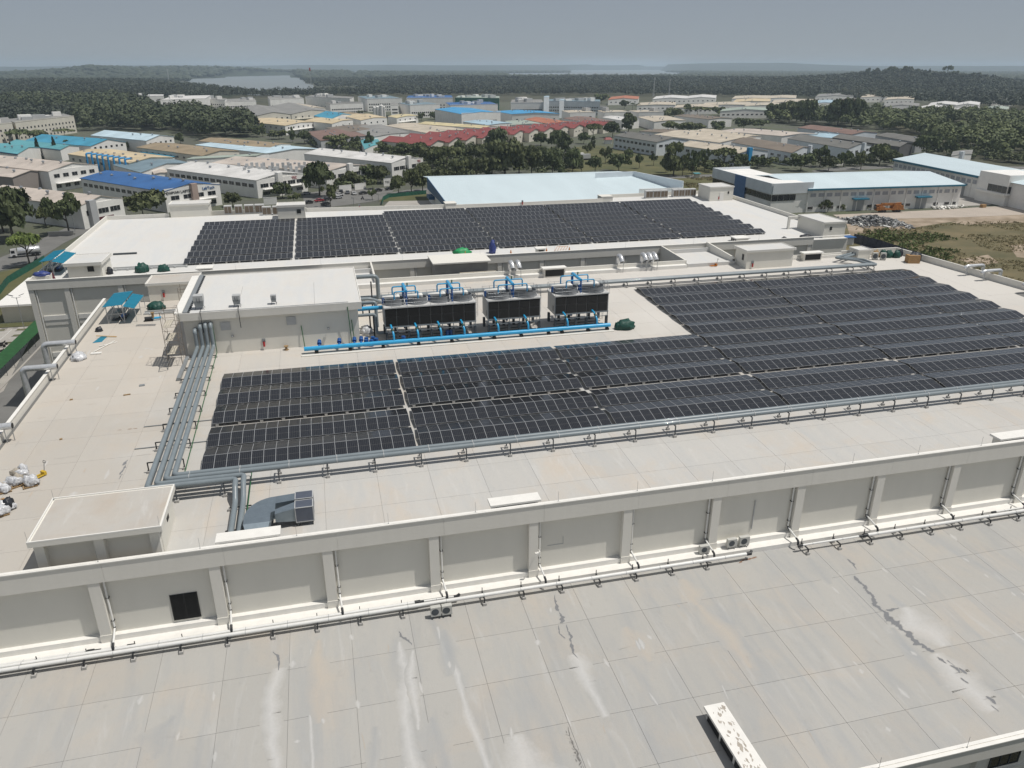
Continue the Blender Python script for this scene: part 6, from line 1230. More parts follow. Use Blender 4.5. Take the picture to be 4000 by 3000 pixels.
for k, (kk, a, b_, w_, c) in enumerate(((2, 830, 420, 260, 'orange'), (2, 1215, 415, 300, 'white'), (2, 1500, 410, 260, 'white'), (2, 1900, 412, 330, 'beige'), (2, 1080, 470, 330, 'beige'), (2, 1400, 490, 380, 'beige'), (2, 1640, 470, 420, 'beige'), (2, 1800, 520, 430, 'green'), (2, 1910, 440, 320, 'cream'), (2, 2010, 475, 300, 'beige'), (3, -30, 410, 270, 'beige'), (3, 30, 445, 380, 'beige'), (3, 380, 452, 210, 'ltblue'), (3, 410, 395, 330, 'grey'), (3, 560, 375, 380, 'beige'), (3, 800, 400, 260, 'beige'), (3, 860, 375, 250, 'cream'), (3, 1010, 420, 250, 'beige'), (3, 1220, 375, 320, 'white'), (3, 580, 450, 150, 'red'), (3, 1830, 360, 120, 'pale'), (3, 1010, 480, 290, 'grey'), (3, 1300, 500, 190, 'white'), (3, 1380, 470, 250, 'white'), (3, 1490, 520, 110, 'white'), (3, 1590, 520, 240, 'white'), (3, 1620, 470, 200, 'white'), (3, 1840, 510, 230, 'green'), (3, 1850, 560, 180, 'ltblue'), (3, 2000, 570, 260, 'green'), (3, 1930, 430, 190, 'grey'))):
    S('distant %s roofed shed below the forest, %s from the left' % ({'beige': 'beige', 'ltblue': 'pale blue', 'pale': 'pale blue'}.get(c, c), ORD[k] if k < 30 else 'last'), kk, (a, b_), (a + w_, b_ - 5), (a + 30, b_ - 24), 8, 2.0 if c in ('white', 'green', 'grey', 'red', 'orange') else 1.0, c, wab=W1(max(3, int(w_ / 40)), 3, 3.5), group='distant sheds below the forest')
# silos, blue ducts, roof vents
for k, (a, w_, tp_) in enumerate(((1028, 26, 490), (1055, 26, 487), (1088, 32, 475), (1113, 18, 488))):
    p = tp(1, a, 572); b = MB(); rad = w_ / 2 / 2.212 / 2980 * p.length; top = (572 - tp_) / 2.212 / 2980 * p.length
    t = thing('silo', 'tall white storage silo, %s of the four by the cream factories' % ORD[k], 'silo', p, 'white silos'); b.cyl((p.x, p.y, 0), rad, top - rad * .4, 16); b.build('shell', WM['white'], t); b = MB(); b.tube([(p.x, p.y, top - rad * .4), (p.x, p.y, top)], [rad, rad * .45], 16); b.build('dome', WM['white'], t)
DUCTB = mat('bright_blue_duct', (.03, .26, .55), .45, .1, 1)
A_, C_ = V2(tp(0, 1115, 968, 8)), V2(tp(0, 588, 890, 8)); d_ = (C_ - A_).normalized(); n_ = Vector((d_.y, -d_.x)); n_ = n_ if n_.dot(-A_) > 0 else -n_
for k in range(8):
    p = A_ + (C_ - A_) * (.02 + .088 * k) + n_ * 1.2; q = p - n_ * 3.5; t = thing('duct', 'bright blue duct climbing the cream factory wall, %s from the right' % ORD[k], 'duct', (p.x, p.y, 0), 'blue ducts on the cream factory'); b = MB()
    b.tube(rpath([(p.x, p.y, 1.5), (p.x, p.y, 10.2), (q.x, q.y, 10.2)], .9, 4), .55, 8); b.build('pipe', DUCTB, t); b = MB(); b.cyl((q.x, q.y, 9.6), .7, 1.3, 8); b.build('vent_cap', GALV, t)
# rooftop condensers on the TEC valley
_tx = [-115 + 560 * (k / 25) ** 1.05 - (30 if k % 5 == 0 else 0) for k in range(26)]; TO = [sorted(_tx).index(v) for v in _tx]
for k in range(26):
    u = k / 25
    p = tp(1, -115 + 560 * u ** 1.05 - (30 if k % 5 == 0 else 0), 985 + 20 * math.sin(k) * .3 + 55 * (1 if k % 2 else .35) * (1 - .2 * u), 9)
    t = thing('condenser_unit', 'cream condenser on the long factory roof valley, %s built outward from the left' % ORD[k] if False else 'cream condenser on the valley between long factory roofs, %s from the left' % ORD[TO[k]], 'air conditioner', (p.x, p.y, 8.6), 'condensers on the long factory roofs'); b = MB(); b.box(p.x - .7, p.y - .5, 8.6, p.x + .7, p.y + .5, 11.2); b.build('casing', LGREY, t)

# ------------------------------------------------------------------ pale blue roofed sheds next to the site
PALE = mat('pale_blue_metal_roof', (.6, .7, .735), .4, .05, .12, spec=.5, stretch=(1, .15, 1)); 
t = thing('factory_shed', 'pale blue single slope roofed shed directly behind the far block', 'building', (90, 320, 0))
b = MB(); b.prism([(47.5, 292), (126, 292), (126, 349), (47.5, 349)], 0, 7.2); b.build('wall', WM['white'], t)
for nm, P_ in (('roof', [(46.6, 288, 7.4), (150, 288, 7.4), (141, 338, 10.6), (46.6, 345, 10.6)]), ('rear_roof', [(46.6, 345, 10.6), (141, 338, 10.6), (141, 356, 9.2), (46.6, 360, 9.2)])):
    b = MB(); b.hexa(P_, [(x, y, z + .2) for x, y, z in P_]); b.build(nm, PALE, t)
b = MB(); b.hexa([(46.4, 288, 5.9), (46.65, 288, 5.9), (46.65, 345, 5.9), (46.4, 345, 5.9)], [(46.4, 288, 7.6), (46.65, 288, 7.6), (46.65, 345, 10.9), (46.4, 345, 10.9)]); b.build('gable_fascia', DBLUE, t)
b = MB(); b.box(45.0, 330, 3.4, 47.4, 338, 4.6); b.build('door_canopy', DBLUE, t)
b = MB(); P1, P2 = tp(2, 722, 1100, 10), tp(2, 1052, 1085, 10); P3 = tp(2, 1475, 1195, 9)
for a_, c_ in ((P1, P2), (P2, P3)):
    d_ = (V2(c_) - V2(a_)); b.obox(None, d_.length, .5, 4.0, 0, 0, Matrix.Translation(((a_.x + c_.x) / 2, (a_.y + c_.y) / 2, 8.4)) @ Matrix.Rotation(math.atan2(d_.y, d_.x), 4, 'Z'))
b.build('raised_parapet', WM['lb'], t)
b = MB(); a_, c_ = tp(2, 1098, 1222, 9), tp(2, 1475, 1212, 9); d_ = V2(c_) - V2(a_); b.obox(None, d_.length, .5, 5.5, 0, 0, Matrix.Translation(((a_.x + c_.x) / 2, (a_.y + c_.y) / 2, 5)) @ Matrix.Rotation(math.atan2(d_.y, d_.x), 4, 'Z')); b.build('front_wall', WM['white'], t)
# white factory with two blue door canopies
h = 9.5; A_, B_, Bk, Ak = [V2(tp(3, *q, h)) for q in ((385, 1190), (1680, 1152), (1345, 1030), (-60, 1052))]
t = thing('factory_shed', 'white factory with pale blue roof and two teal door canopies at right', 'building', ((A_ + Bk) / 2).to_3d())
dirx = (B_ - A_).normalized(); ny = Vector((-dirx.y, dirx.x)); A_ = A_ - dirx * 2; dep = 46
pts = [A_, B_, B_ + ny * dep, A_ + ny * dep - dirx * 10]
b = MB(); b.prism([(p.x, p.y) for p in pts], 0, h - .3); b.build('wall', WM['white'], t)
ov = [A_ - ny * .8, B_ - ny * .8 + dirx * .8, B_ + ny * dep + dirx * .8, A_ + ny * dep - dirx * 12]; md = [(ov[0] + ov[3]) / 2, (ov[1] + ov[2]) / 2]
for nm, q in (('roof', [(ov[0], h), (ov[1], h), (md[1], h + 2.6), (md[0], h + 2.6)]), ('rear_roof', [(md[0], h + 2.6), (md[1], h + 2.6), (ov[2], h), (ov[3], h)])):
    b = MB(); b.hexa([(p.x, p.y, z) for p, z in q], [(p.x, p.y, z + .18) for p, z in q]); b.build(nm, PALE, t)
TRIM = mat('teal_blue_trim', (.02, .16, .25), .5)
def strip(a_, c_, z0, z1, th, nm, mt, off=0.0, par=None):
    d_ = c_ - a_; n_ = Vector((d_.y, -d_.x)).normalized(); p = (a_ + c_) / 2 + n_ * off; b = MB(); b.obox(None, d_.length, th, z1 - z0, 0, 0, Matrix.Translation((p.x, p.y, z0)) @ Matrix.Rotation(math.atan2(d_.y, d_.x), 4, 'Z')); return b.build(nm, mt, par or t)
strip(A_ - dirx * .5, B_ + dirx * .8, h - .55, h + .12, .3, 'eaves_trim', TRIM, .85)
L_ = (B_ - A_).length
for k in range(10): strip(A_ + dirx * (L_ * k / 9.5 + .2), A_ + dirx * (L_ * k / 9.5 + .55), 0, h - .6, .4, 'pilaster', WM['white'], .12)
for k in range(19):
    if k in (6, 13): pass
    p = A_ + dirx * (L_ * (k + .75) / 19.6) - ny * .06; inst(window_mesh(2.6, 1.5, LOUVG), 'louvre', Vector((p.x, p.y, 6.2)) - root_loc(t), t, (0, 0, math.atan2(dirx.y, dirx.x)))
for f in (.03, .11, .16, .215, .41, .455, .56, .615, .66, .845, .92, .965): p = A_ + dirx * L_ * f - ny * .06; inst(window_mesh(2.4, 1.3, GLASS), 'window', Vector((p.x, p.y, 1.1)) - root_loc(t), t, (0, 0, math.atan2(dirx.y, dirx.x)))
for f in (.335, .745):
    strip(A_ + dirx * L_ * (f - .035), A_ + dirx * L_ * (f + .035), 0, 4.4, .12, 'shutter_door', SHUT, .1); strip(A_ + dirx * L_ * (f - .048), A_ + dirx * L_ * (f + .048), 4.7, 5.3, 2.0, 'door_canopy', TRIM, 1.1)
# its office block with ribbon window, seen from the side
o0 = V2(tp(3, 45, 1150, 12)); o1 = V2(tp(3, 392, 1135, 12)); o2 = V2(tp(2, 1745, 1012, 12)); 
t2 = thing('office_block', 'white office block with a dark ribbon window and a blue wall panel', 'building', ((o0 + o2) / 2).to_3d())
e1 = o0 + (o1 - o0); e3 = o1 + (o2 - o0)
b = MB(); b.prism([(p.x, p.y) for p in (o0, e1, e3, o2)], 0, 11.3); b.build('wall', WM['white'], t2)
for a_, c_ in ((o0, o1), (o2, o0), (o2 + (o1 - o0) * .0, o2 + (o1 - o0))): strip(a_, c_, 8.0, 12.3, .5, 'parapet_band', WM['lb'], .3, t2)
for a_, c_, n in ((o2, o0, 13), (o0, o0 + (o1 - o0) * .6, 4)):
    for k in range(n):
        d_ = (c_ - a_) / n; strip(a_ + d_ * (k + .04), a_ + d_ * (k + .96), 5.2, 7.6, .1, 'window', GLASS, .12, t2)
d_ = o0 - o2; strip(o2 + d_ * .42, o2 + d_ * .6, 1.2, 12.25, .2, 'blue_panel', mat('deep_blue_cladding', (.07, .16, .34), .5), .6, t2)
windows(t2, o2, o0, [(1.0, 1.8, 2.6, 8)])
# right-hand white factory with louvres and office
h = 10; A_, B_, C_ = V2(tp(3, 1098, 934, h)), V2(tp(3, 1830, 1080, h)), V2(tp(3, 1410, 890, h + 3))
t = thing('factory_shed', 'white louvred factory with pale blue roof at the far right', 'building', B_.to_3d())
dx_ = (B_ - A_).normalized(); ny = Vector((-dx_.y, dx_.x)); ny = ny if ny.dot(C_ - A_) > 0 else -ny; dep = abs((C_ - A_).dot(ny)); B2_ = B_ + dx_ * 45
b = MB(); b.prism([(p.x, p.y) for p in (A_, B2_, B2_ + ny * dep * 2, A_ + ny * dep * 2)], 0, h - .2); b.build('wall', WM['white'], t)
for nm, q in (('roof', [(A_ - ny * .8 - dx_ * .6, h), (B2_ - ny * .8, h), (B2_ + ny * dep, h + 3), (A_ + ny * dep - dx_ * .6, h + 3)]), ('rear_roof', [(A_ + ny * dep - dx_ * .6, h + 3), (B2_ + ny * dep, h + 3), (B2_ + ny * dep * 2, h), (A_ + ny * dep * 2 - dx_ * .6, h)])):
    b = MB(); b.hexa([(p.x, p.y, z) for p, z in q], [(p.x, p.y, z + .18) for p, z in q]); b.build(nm, PALE, t)
strip(A_ - dx_ * .5, B_, h - .8, h + .1, .3, 'eaves_trim', TRIM, .85)
L_ = (B_ - A_).length
for k in range(17): p = A_ + dx_ * (L_ * (k + .6) / 17.2) - ny * .08; inst(window_mesh(2.8, 1.8, LOUVG), 'louvre', Vector((p.x, p.y, 6.2)) - root_loc(t), t, (0, 0, math.atan2(dx_.y, dx_.x)))
for k in range(9): strip(A_ + dx_ * (L_ * k / 8.6 + .2), A_ + dx_ * (L_ * k / 8.6 + .6), 0, h - .8, .4, 'pilaster', WM['white'], .12)
strip(A_ + dx_ * L_ * .76, A_ + dx_ * L_ * .9, 4.9, 5.5, 2.0, 'door_canopy', TRIM, 1.1); strip(A_ + dx_ * L_ * .78, A_ + dx_ * L_ * .88, 0, 4.6, .12, 'shutter_door', SHUT, .1)
o0, o1, o2 = V2(tp(3, 2095, 1075, 13)), V2(tp(3, 2480, 1065, 13)), V2(tp(3, 1838, 1030, 13)); t2 = thing('office_block', 'white office block with ribbon window at the right frame edge', 'building', o0.to_3d())
b = MB(); e3 = o1 + (o2 - o0); b.prism([(p.x, p.y) for p in (o0, o1, e3, o2)], 0, 13); b.build('wall', WM['white'], t2)
for a_, c_, n, f0 in ((o2, o0, 4, .36), (o0, o1, 7, .02)):
    for k in range(n): d_ = (c_ - a_) * (1 - f0) / n; s_ = a_ + (c_ - a_) * f0; strip(s_ + d_ * (k + .04), s_ + d_ * (k + .96), 5.4, 8.2, .1, 'window', GLASS, .08, t2)
strip(o2, o0, 4.4, 5.2, .8, 'ledge', WM['white'], .4, t2); strip(o0, o1, 4.4, 5.2, .8, 'ledge', WM['white'], .4, t2)
# ------------------------------------------------------------------ haze: one closed box of air
hz = MB(); hz.box(-22000, -600, -3.5, 22000, 21000, 150); ho = hz.build('haze', []); ho['kind'] = 'stuff'
hm = bpy.data.materials.new('haze_air'); hm.use_nodes = True; hn = hm.node_tree.nodes; hn.remove(hn['Principled BSDF']); pv = hn.new('ShaderNodeVolumePrincipled')
pv.inputs['Color'].default_value = (.7, .85, 1, 1); pv.inputs['Density'].default_value = HAZE; pv.inputs['Anisotropy'].default_value = 0.1
hm.node_tree.links.new(pv.outputs[0], hn['Material Output'].inputs['Volume']); ho.data.materials.append(hm)

# ------------------------------------------------------------------ foliage
def leafmat(name, c, c2, sc_=.25, rnd=.25):
    return mat(name, c, .65, .3, sc_, c2=c2, rnd=rnd, spec=.25)
LEAF = leafmat('dark_leaves', (.06, .085, .036), (.15, .18, .08)); LEAF2 = leafmat('olive_leaves', (.085, .105, .045), (.18, .2, .09)); LEAF3 = leafmat('bright_leaves', (.12, .17, .05), (.24, .3, .09)); LEAFC = leafmat('conifer_needles', (.022, .042, .024), (.055, .085, .045))
FARL = leafmat('forest_leaves', (.024, .036, .024), (.075, .09, .058), .03, 0); FARL2 = leafmat('near_forest_leaves', (.032, .05, .025), (.11, .13, .065), .05, 0)
BARK = mat('tree_bark', (.1, .085, .065), .9, .3, 2)
def quadcloud(C, N, S, rng):
    """leaf quads at C with normals N and half size S -> verts, faces"""
    n = len(C); a = rng.normal(size=(n, 3)); t1 = np.cross(N, a); t1 /= np.linalg.norm(t1, axis=1)[:, None] + 1e-9; t2 = np.cross(N, t1); t2 /= np.linalg.norm(t2, axis=1)[:, None] + 1e-9
    S = S[:, None]; el = rng.uniform(.5, 1.0, (n, 1))
    v = np.stack([C - t1 * S - t2 * S * el, C + t1 * S - t2 * S * el * .6, C + t1 * S * .7 + t2 * S * el, C - t1 * S * .9 + t2 * S * el * .8], 1).reshape(-1, 3)
    return v, np.arange(4 * n).reshape(-1, 4)
def np_mesh(name, v, f, mt):
    me = bpy.data.meshes.new(name); k = f.shape[1]; me.vertices.add(len(v)); me.vertices.foreach_set('co', np.asarray(v, np.float32).ravel()); me.loops.add(f.size); me.loops.foreach_set('vertex_index', f.astype(np.int32).ravel())
    me.polygons.add(len(f)); me.polygons.foreach_set('loop_start', np.arange(0, f.size, k, dtype=np.int32)); me.polygons.foreach_set('loop_total', np.full(len(f), k, np.int32)); me.update(); me.validate(); me.materials.append(mt); return me
def crown(kind, seed, n, mt):
    rng = np.random.default_rng(seed)
    if kind == 'conifer':
        C, N, S = [], [], []
        for l in range(11):
            z = .1 + .88 * l / 11; r_ = (1 - l / 11.5) * .95
            for b_ in range(7):
                a = b_ * 6.283 / 7 + l * .7 + rng.normal() * .1
                for q in range(7): d = r_ * (.15 + .85 * q / 6); C.append((d * math.cos(a) + rng.normal() * .03, d * math.sin(a) + rng.normal() * .03, z - .06 * q / 6 + rng.normal() * .008)); N.append((rng.normal() * .4, rng.normal() * .4, 1)); S.append(.13)
    elif kind == 'palm':
        C, N, S = [], [], []
        for b_ in range(17):
            a = b_ * 6.283 / 17 + rng.normal() * .1; up = rng.uniform(-.1, .9)
            for q in range(9): u = q / 8; d = u * .95; C.append((d * math.cos(a), d * math.sin(a), .78 + .25 * up * u - .38 * u * u)); N.append((-math.cos(a) * u * .6 + rng.normal() * .3, -math.sin(a) * u * .6 + rng.normal() * .3, 1)); S.append(.13 * (1 - .5 * u))
    else:
        k = {'round': 20, 'umbrella': 24, 'open': 13, 'tall': 20, 'bush': 14}[kind]; C, N, S = [], [], []
        for c_ in range(k):
            a = rng.uniform(0, 6.283); u = rng.uniform(0, 1) ** .5
            if kind == 'umbrella': cz = .74 + .16 * (1 - u * u) + rng.normal() * .03; rad = .82 * u; cr = rng.uniform(.16, .27); fl = .42
            elif kind == 'open': cz = rng.uniform(.45, .9); rad = .75 * u * (1.15 - abs(cz - .62)); cr = rng.uniform(.16, .28); fl = .5
            elif kind == 'tall': cz = rng.uniform(.22, .92); rad = .66 * u * math.sin(min(3.1, 3.3 * (cz - .05))) + .05; cr = rng.uniform(.2, .34); fl = .45
            elif kind == 'bush': cz = rng.uniform(.25, .8); rad = .6 * u; cr = rng.uniform(.3, .45); fl = .6
            else: cz = rng.uniform(.38, .86); rad = .72 * u * (1.25 - 1.4 * abs(cz - .55)); cr = rng.uniform(.2, .34); fl = .55
            m_ = max(4, int(n / k)); d = rng.normal(size=(m_, 3)); d /= np.linalg.norm(d, axis=1)[:, None]; d[:, 2] = np.where(d[:, 2] < -.4, -d[:, 2], d[:, 2])
            rr = cr * rng.uniform(.55, 1.08, (m_, 1)); p = np.array([rad * math.cos(a), rad * math.sin(a), cz]) + d * rr * np.array([1, 1, fl])
            C += list(p); N += list(d + rng.normal(size=(m_, 3)) * .55); S += list(rng.uniform(.05, .1, m_) * (1.0 if n > 500 else 1.5))
    C = np.array(C); N = np.array(N, float); N /= np.linalg.norm(N, axis=1)[:, None] + 1e-9; v, f = quadcloud(C, N, np.array(S, float), rng); return np_mesh('crown', v, f, mt)
def trunk(kind, seed):
    rg = random.Random(seed); b = MB(); h = {'palm': .8, 'conifer': .96, 'umbrella': .74, 'bush': .3}.get(kind, .5)
    b.tube([(0, 0, 0), (.02, .01, h * .5), (0, 0, h)], [.05 if kind != 'palm' else .045, .036, .022], 7)
    if kind in ('round', 'umbrella', 'open', 'tall'):
        for k in range(6): a = k * 1.05 + rg.uniform(-.3, .3); z = h * rg.uniform(.5, .95); r_ = rg.uniform(.35, .62); b.tube([(0, 0, z), (r_ * .5 * math.cos(a), r_ * .5 * math.sin(a), z + .1), (r_ * math.cos(a), r_ * math.sin(a), min(.82, z + .24))], [.028, .018, .008], 5)
    me = bpy.data.meshes.new('trunk'); me.from_pydata(b.v, [], b.f); me.polygons.foreach_set('use_smooth', b.s); me.materials.append(BARK); return me
PROTO = {}
def proto(kind, lm, var, big):
    key = (kind, lm.name, var, big)
    if key not in PROTO: PROTO[key] = (crown(kind, hash(key[0]) % 97 * 0 + len(kind) * 13 + var * 7, 1500 if big else 420, lm), trunk(kind, var))
    return PROTO[key]
NAMES = {'palm': 'palm_tree', 'conifer': 'conifer_tree', 'bush': 'bush'}
rt = random.Random(99)
def tree(label, x, y, h, r_, kind='round', lm=None, group=None, big=False):
    cm, tm = proto(kind, lm or LEAF, rt.randrange(3), big); t = thing(NAMES.get(kind, 'tree'), label, 'bush' if kind == 'bush' else 'tree', (x, y, 0), group); t.scale = (r_, r_, h); t.rotation_euler.z = rt.uniform(0, 6.28)
    inst(cm, 'crown', (0, 0, 0), t); inst(tm, 'trunk', (0, 0, 0), t, scale=(min(1, h / r_ * .55), min(1, h / r_ * .55), 1)); return t
def tpx(label, k, a, b_, top, w_, kind='round', lm=None, group=None, big=False, dz=1.0):
    p = tp(k, a, b_) if isinstance(k, int) else at(k[0] + a / 2.212, k[1] + b_ / 2.212); d = FWD.dot(p - Vector((0, 0, CAMZ)))
    return tree(label, p.x, p.y, (b_ - top) / 2.212 * d / F / .93 * dz, w_ / 2 / 2.212 * d / F * 1.18, kind, lm, group, big)
T0A = (0, 750)
tpx('bright green spreading tree on the verge beside the tanker truck', T0A, 262, 640, 380, 265, 'umbrella', LEAF3, None, True)
tpx('large dark leafy tree at the left frame edge above the tanker truck', 0, 120, 1640, 1210, 460, 'round', LEAF, None, True)
tpx('dark leafy street tree in front of the beige roofed factory', 0, 600, 1580, 1245, 290, 'open', LEAF, None, True)
tpx('grey green round tree in front of the bright blue roofed factory', 0, 1240, 1430, 1232, 350, 'bush', LEAF2, None, True)
tpx('olive tree leaning over the beige roof at left', 0, 300, 1420, 1215, 300, 'umbrella', LEAF2, None, True)
tpx('dark tree behind the left edge street trees', 0, 30, 1560, 1260, 300, 'round', LEAF, None, True); tpx('small pale tree between the two dark street trees', 0, 400, 1520, 1350, 170, 'open', LEAF2, None, True)
for k, (a, b_, tp_) in enumerate(((112, 915, 795), (345, 930, 758), (490, 925, 752))): tpx('narrow araucaria tree before the teal roofs, %s from the left' % ORD[k], 0, a, b_, tp_, 66, 'conifer', LEAFC, 'araucarias before the teal roofs')
for k, (a, b_, tp_, w_) in enumerate(((592, 885, 760, 78), (706, 868, 778, 70), (1030, 745, 700, 50))): tpx('dark palm tree at the teal and white roofed sheds, %s from the left' % ORD[k], 0, a, b_, tp_, w_, 'palm', LEAF, 'palms at the left sheds')
LST = [  # (tile, base x, base y, top y, width, kind, material) street trees and belt trees that stand clear
 (0, 1160, 815, 738, 90, 'round', 0), (0, 1020, 868, 795, 100, 'bush', 0), (0, 1095, 858, 790, 90, 'bush', 0), (0, 1250, 1068, 1002, 150, 'bush', 0), (0, 1470, 800, 735, 90, 'round', 0), (0, 1600, 1310, 1248, 110, 'round', 1), (0, 2015, 1345, 1232, 130, 'round', 1), (0, 1560, 1100, 1065, 100, 'bush', 0), (0, 180, 790, 690, 190, 'umbrella', 0), (0, 340, 770, 690, 170, 'round', 1), (0, 560, 735, 680, 170, 'umbrella', 1), (0, 1560, 800, 720, 90, 'tall', 0)]
LST1 = [(1, 550, 1250, 978, 285, 'round', 0), (1, 645, 1345, 1170, 140, 'open', 1), (1, 835, 1180, 1045, 150, 'bush', 1), (1, 1005, 1285, 1195, 75, 'open', 0), (1, 740, 1180, 1090, 120, 'bush', 1), (1, 970, 1130, 990, 190, 'round', 0), (1, 1080, 1140, 1000, 180, 'round', 1), (1, 1010, 1190, 1110, 110, 'bush', 1), (1, 1230, 1240, 1085, 140, 'round', 1), (1, 1345, 1230, 1040, 170, 'open', 1), (1, 1440, 1215, 1040, 180, 'round', 1), (1, 60, 1260, 1200, 90, 'round', 0), (1, 230, 1270, 1150, 160, 'round', 0), (1, 330, 1310, 1230, 110, 'open', 1), (1, 480, 680, 650, 60, 'bush', 0), (1, 320, 790, 675, 60, 'tall', 0), (1, 420, 800, 700, 140, 'round', 0), (1, 590, 690, 630, 110, 'bush', 0), (1, 200, 760, 690, 150, 'round', 1), (1, 700, 840, 735, 220, 'round', 1), (1, 865, 830, 740, 80, 'open', 0), (1, 980, 860, 720, 85, 'tall', 0), (1, 1090, 870, 790, 120, 'bush', 0), (1, 60, 740, 640, 70, 'tall', 0), (1, 10, 745, 660, 80, 'tall', 0), (1, 1170, 890, 820, 90, 'bush', 0), (1, 1300, 920, 800, 180, 'round', 0), (1, 1420, 940, 800, 190, 'round', 1), (1, 1530, 1010, 840, 190, 'round', 1), (1, 1650, 1050, 845, 260, 'umbrella', 1), (1, 1640, 1145, 1000, 220, 'open', 1), (1, 1760, 960, 800, 130, 'tall', 0), (1, 1900, 960, 820, 190, 'round', 1), (1, 1900, 1130, 940, 220, 'open', 1), (1, 1770, 1140, 950, 160, 'round', 1), (1, 2080, 870, 690, 180, 'round', 0), (1, 2150, 1080, 800, 300, 'round', 1), (1, 2040, 1090, 900, 180, 'round', 1), (1, 1440, 1120, 980, 160, 'round', 1), (1, 1310, 520, 470, 190, 'bush', 0), (1, 1250, 620, 560, 40, 'palm', 0), (1, 1385, 628, 555, 50, 'palm', 0), (1, 1430, 600, 540, 60, 'round', 0), (1, 1060, 510, 455, 120, 'bush', 0), (1, 1560, 590, 530, 110, 'bush', 0), (1, 1690, 620, 560, 90, 'bush', 0), (1, 1350, 1060, 985, 120, 'bush', 0), (1, 1245, 1090, 1005, 60, 'palm', 0), (1, 905, 540, 515, 50, 'bush', 0)]
LST2 = [(2, 60, 1090, 830, 230, 'round', 1), (2, 170, 1080, 850, 200, 'round', 1), (2, 280, 1020, 860, 150, 'tall', 0), (2, 350, 1085, 870, 170, 'round', 0), (2, 250, 820, 720, 130, 'round', 0), (2, 380, 860, 700, 180, 'round', 0), (2, 450, 900, 740, 160, 'tall', 0), (2, 520, 1050, 860, 130, 'round', 0), (2, 430, 1095, 1010, 80, 'tall', 0), (2, 600, 1050, 960, 90, 'open', 1), (2, 620, 800, 710, 110, 'round', 0), (2, 650, 910, 795, 90, 'open', 1), (2, 700, 850, 750, 50, 'tall', 0), (2, 718, 1050, 915, 120, 'round', 0), (2, 805, 970, 835, 100, 'open', 1), (2, 920, 1040, 898, 190, 'round', 0), (2, 1000, 950, 858, 85, 'round', 0), (2, 1098, 1015, 888, 85, 'open', 0), (2, 1222, 990, 890, 75, 'open', 0), (2, 1395, 1075, 828, 215, 'tall', 1), (2, 1330, 1050, 930, 90, 'round', 0), (2, 1470, 1080, 950, 110, 'open', 1), (2, 1555, 1080, 885, 120, 'open', 0), (2, 1662, 1035, 868, 95, 'open', 0), (2, 1830, 1015, 858, 210, 'umbrella', 1), (2, 1970, 1010, 895, 120, 'round', 0), (2, 2120, 1010, 915, 120, 'round', 0), (2, 700, 755, 645, 150, 'umbrella', 1), (2, 870, 745, 620, 140, 'round', 0), (2, 1005, 700, 558, 155, 'tall', 0), (2, 1370, 695, 615, 140, 'round', 1), (2, 1490, 695, 622, 140, 'bush', 1), (2, 1600, 695, 628, 130, 'round', 1), (2, 1780, 690, 612, 120, 'bush', 0), (2, 2000, 680, 588, 180, 'round', 0), (2, 2150, 670, 598, 130, 'round', 0), (2, 560, 1010, 900, 110, 'round', 0), (2, 1040, 510, 445, 60, 'palm', 0), (2, 1090, 515, 450, 60, 'palm', 0), (2, 970, 500, 430, 70, 'round', 0), (2, 1175, 505, 462, 60, 'bush', 0), (2, 1240, 500, 465, 55, 'bush', 0), (2, 1380, 500, 440, 30, 'conifer', 0), (2, 1390, 570, 500, 170, 'bush', 1), (2, 1600, 560, 490, 200, 'umbrella', 1), (2, 1510, 545, 465, 80, 'round', 0), (2, 1780, 560, 490, 110, 'round', 0), (2, 1985, 560, 500, 110, 'round', 0), (2, 770, 450, 380, 120, 'round', 0), (2, 910, 440, 400, 50, 'tall', 0)]
LST3 = [(3, 280, 1035, 900, 190, 'round', 0), (3, 445, 1000, 818, 150, 'open', 0), (3, 520, 1035, 915, 150, 'round', 1), (3, 650, 1000, 870, 110, 'open', 0), (3, 800, 1020, 885, 130, 'open', 1), (3, 960, 985, 815, 210, 'round', 1), (3, 1085, 1000, 860, 120, 'open', 1), (3, 1035, 1330, 1238, 115, 'bush', 0), (3, 255, 1385, 1285, 150, 'open', 1), (3, 450, 1385, 1285, 100, 'open', 1), (3, 515, 1390, 1285, 90, 'open', 1), (3, 95, 1360, 1312, 70, 'bush', 0), (3, 735, 1345, 1290, 80, 'open', 1), (3, 630, 1378, 1325, 70, 'bush', 1), (3, 855, 1370, 1330, 60, 'open', 1), (3, 1365, 900, 735, 220, 'round', 0), (3, 1560, 900, 778, 110, 'round', 0), (3, 90, 960, 905, 120, 'bush', 0), (3, 380, 960, 890, 90, 'round', 0), (3, 1455, 1320, 1250, 60, 'open', 1), (3, 690, 960, 870, 90, 'open', 0), (3, 2100, 960, 890, 220, 'round', 1), (3, 1480, 520, 455, 80, 'round', 0), (3, 1300, 400, 355, 120, 'bush', 0), (3, 820, 410, 362, 90, 'bush', 0), (3, 670, 400, 355, 90, 'bush', 0), (3, 975, 395, 345, 100, 'round', 0), (3, 480, 410, 365, 110, 'bush', 0), (3, 180, 620, 450, 180, 'round', 1), (3, 320, 640, 440, 190, 'round', 0), (3, 600, 640, 440, 210, 'round', 0), (3, 720, 650, 430, 190, 'round', 0), (3, 60, 600, 470, 170, 'round', 0)]
LM = [LEAF, LEAF2]; KN = {'round': 'rounded tree', 'umbrella': 'spreading flat topped tree', 'open': 'open crowned tree', 'tall': 'tall narrow crowned tree', 'bush': 'low bushy tree', 'palm': 'palm tree', 'conifer': 'conifer tree'}
WHERE = {0: 'among the left factory roofs', 1: 'around the long white factories', 2: 'by the grass and red roofs', 3: 'around the right hand factories'}
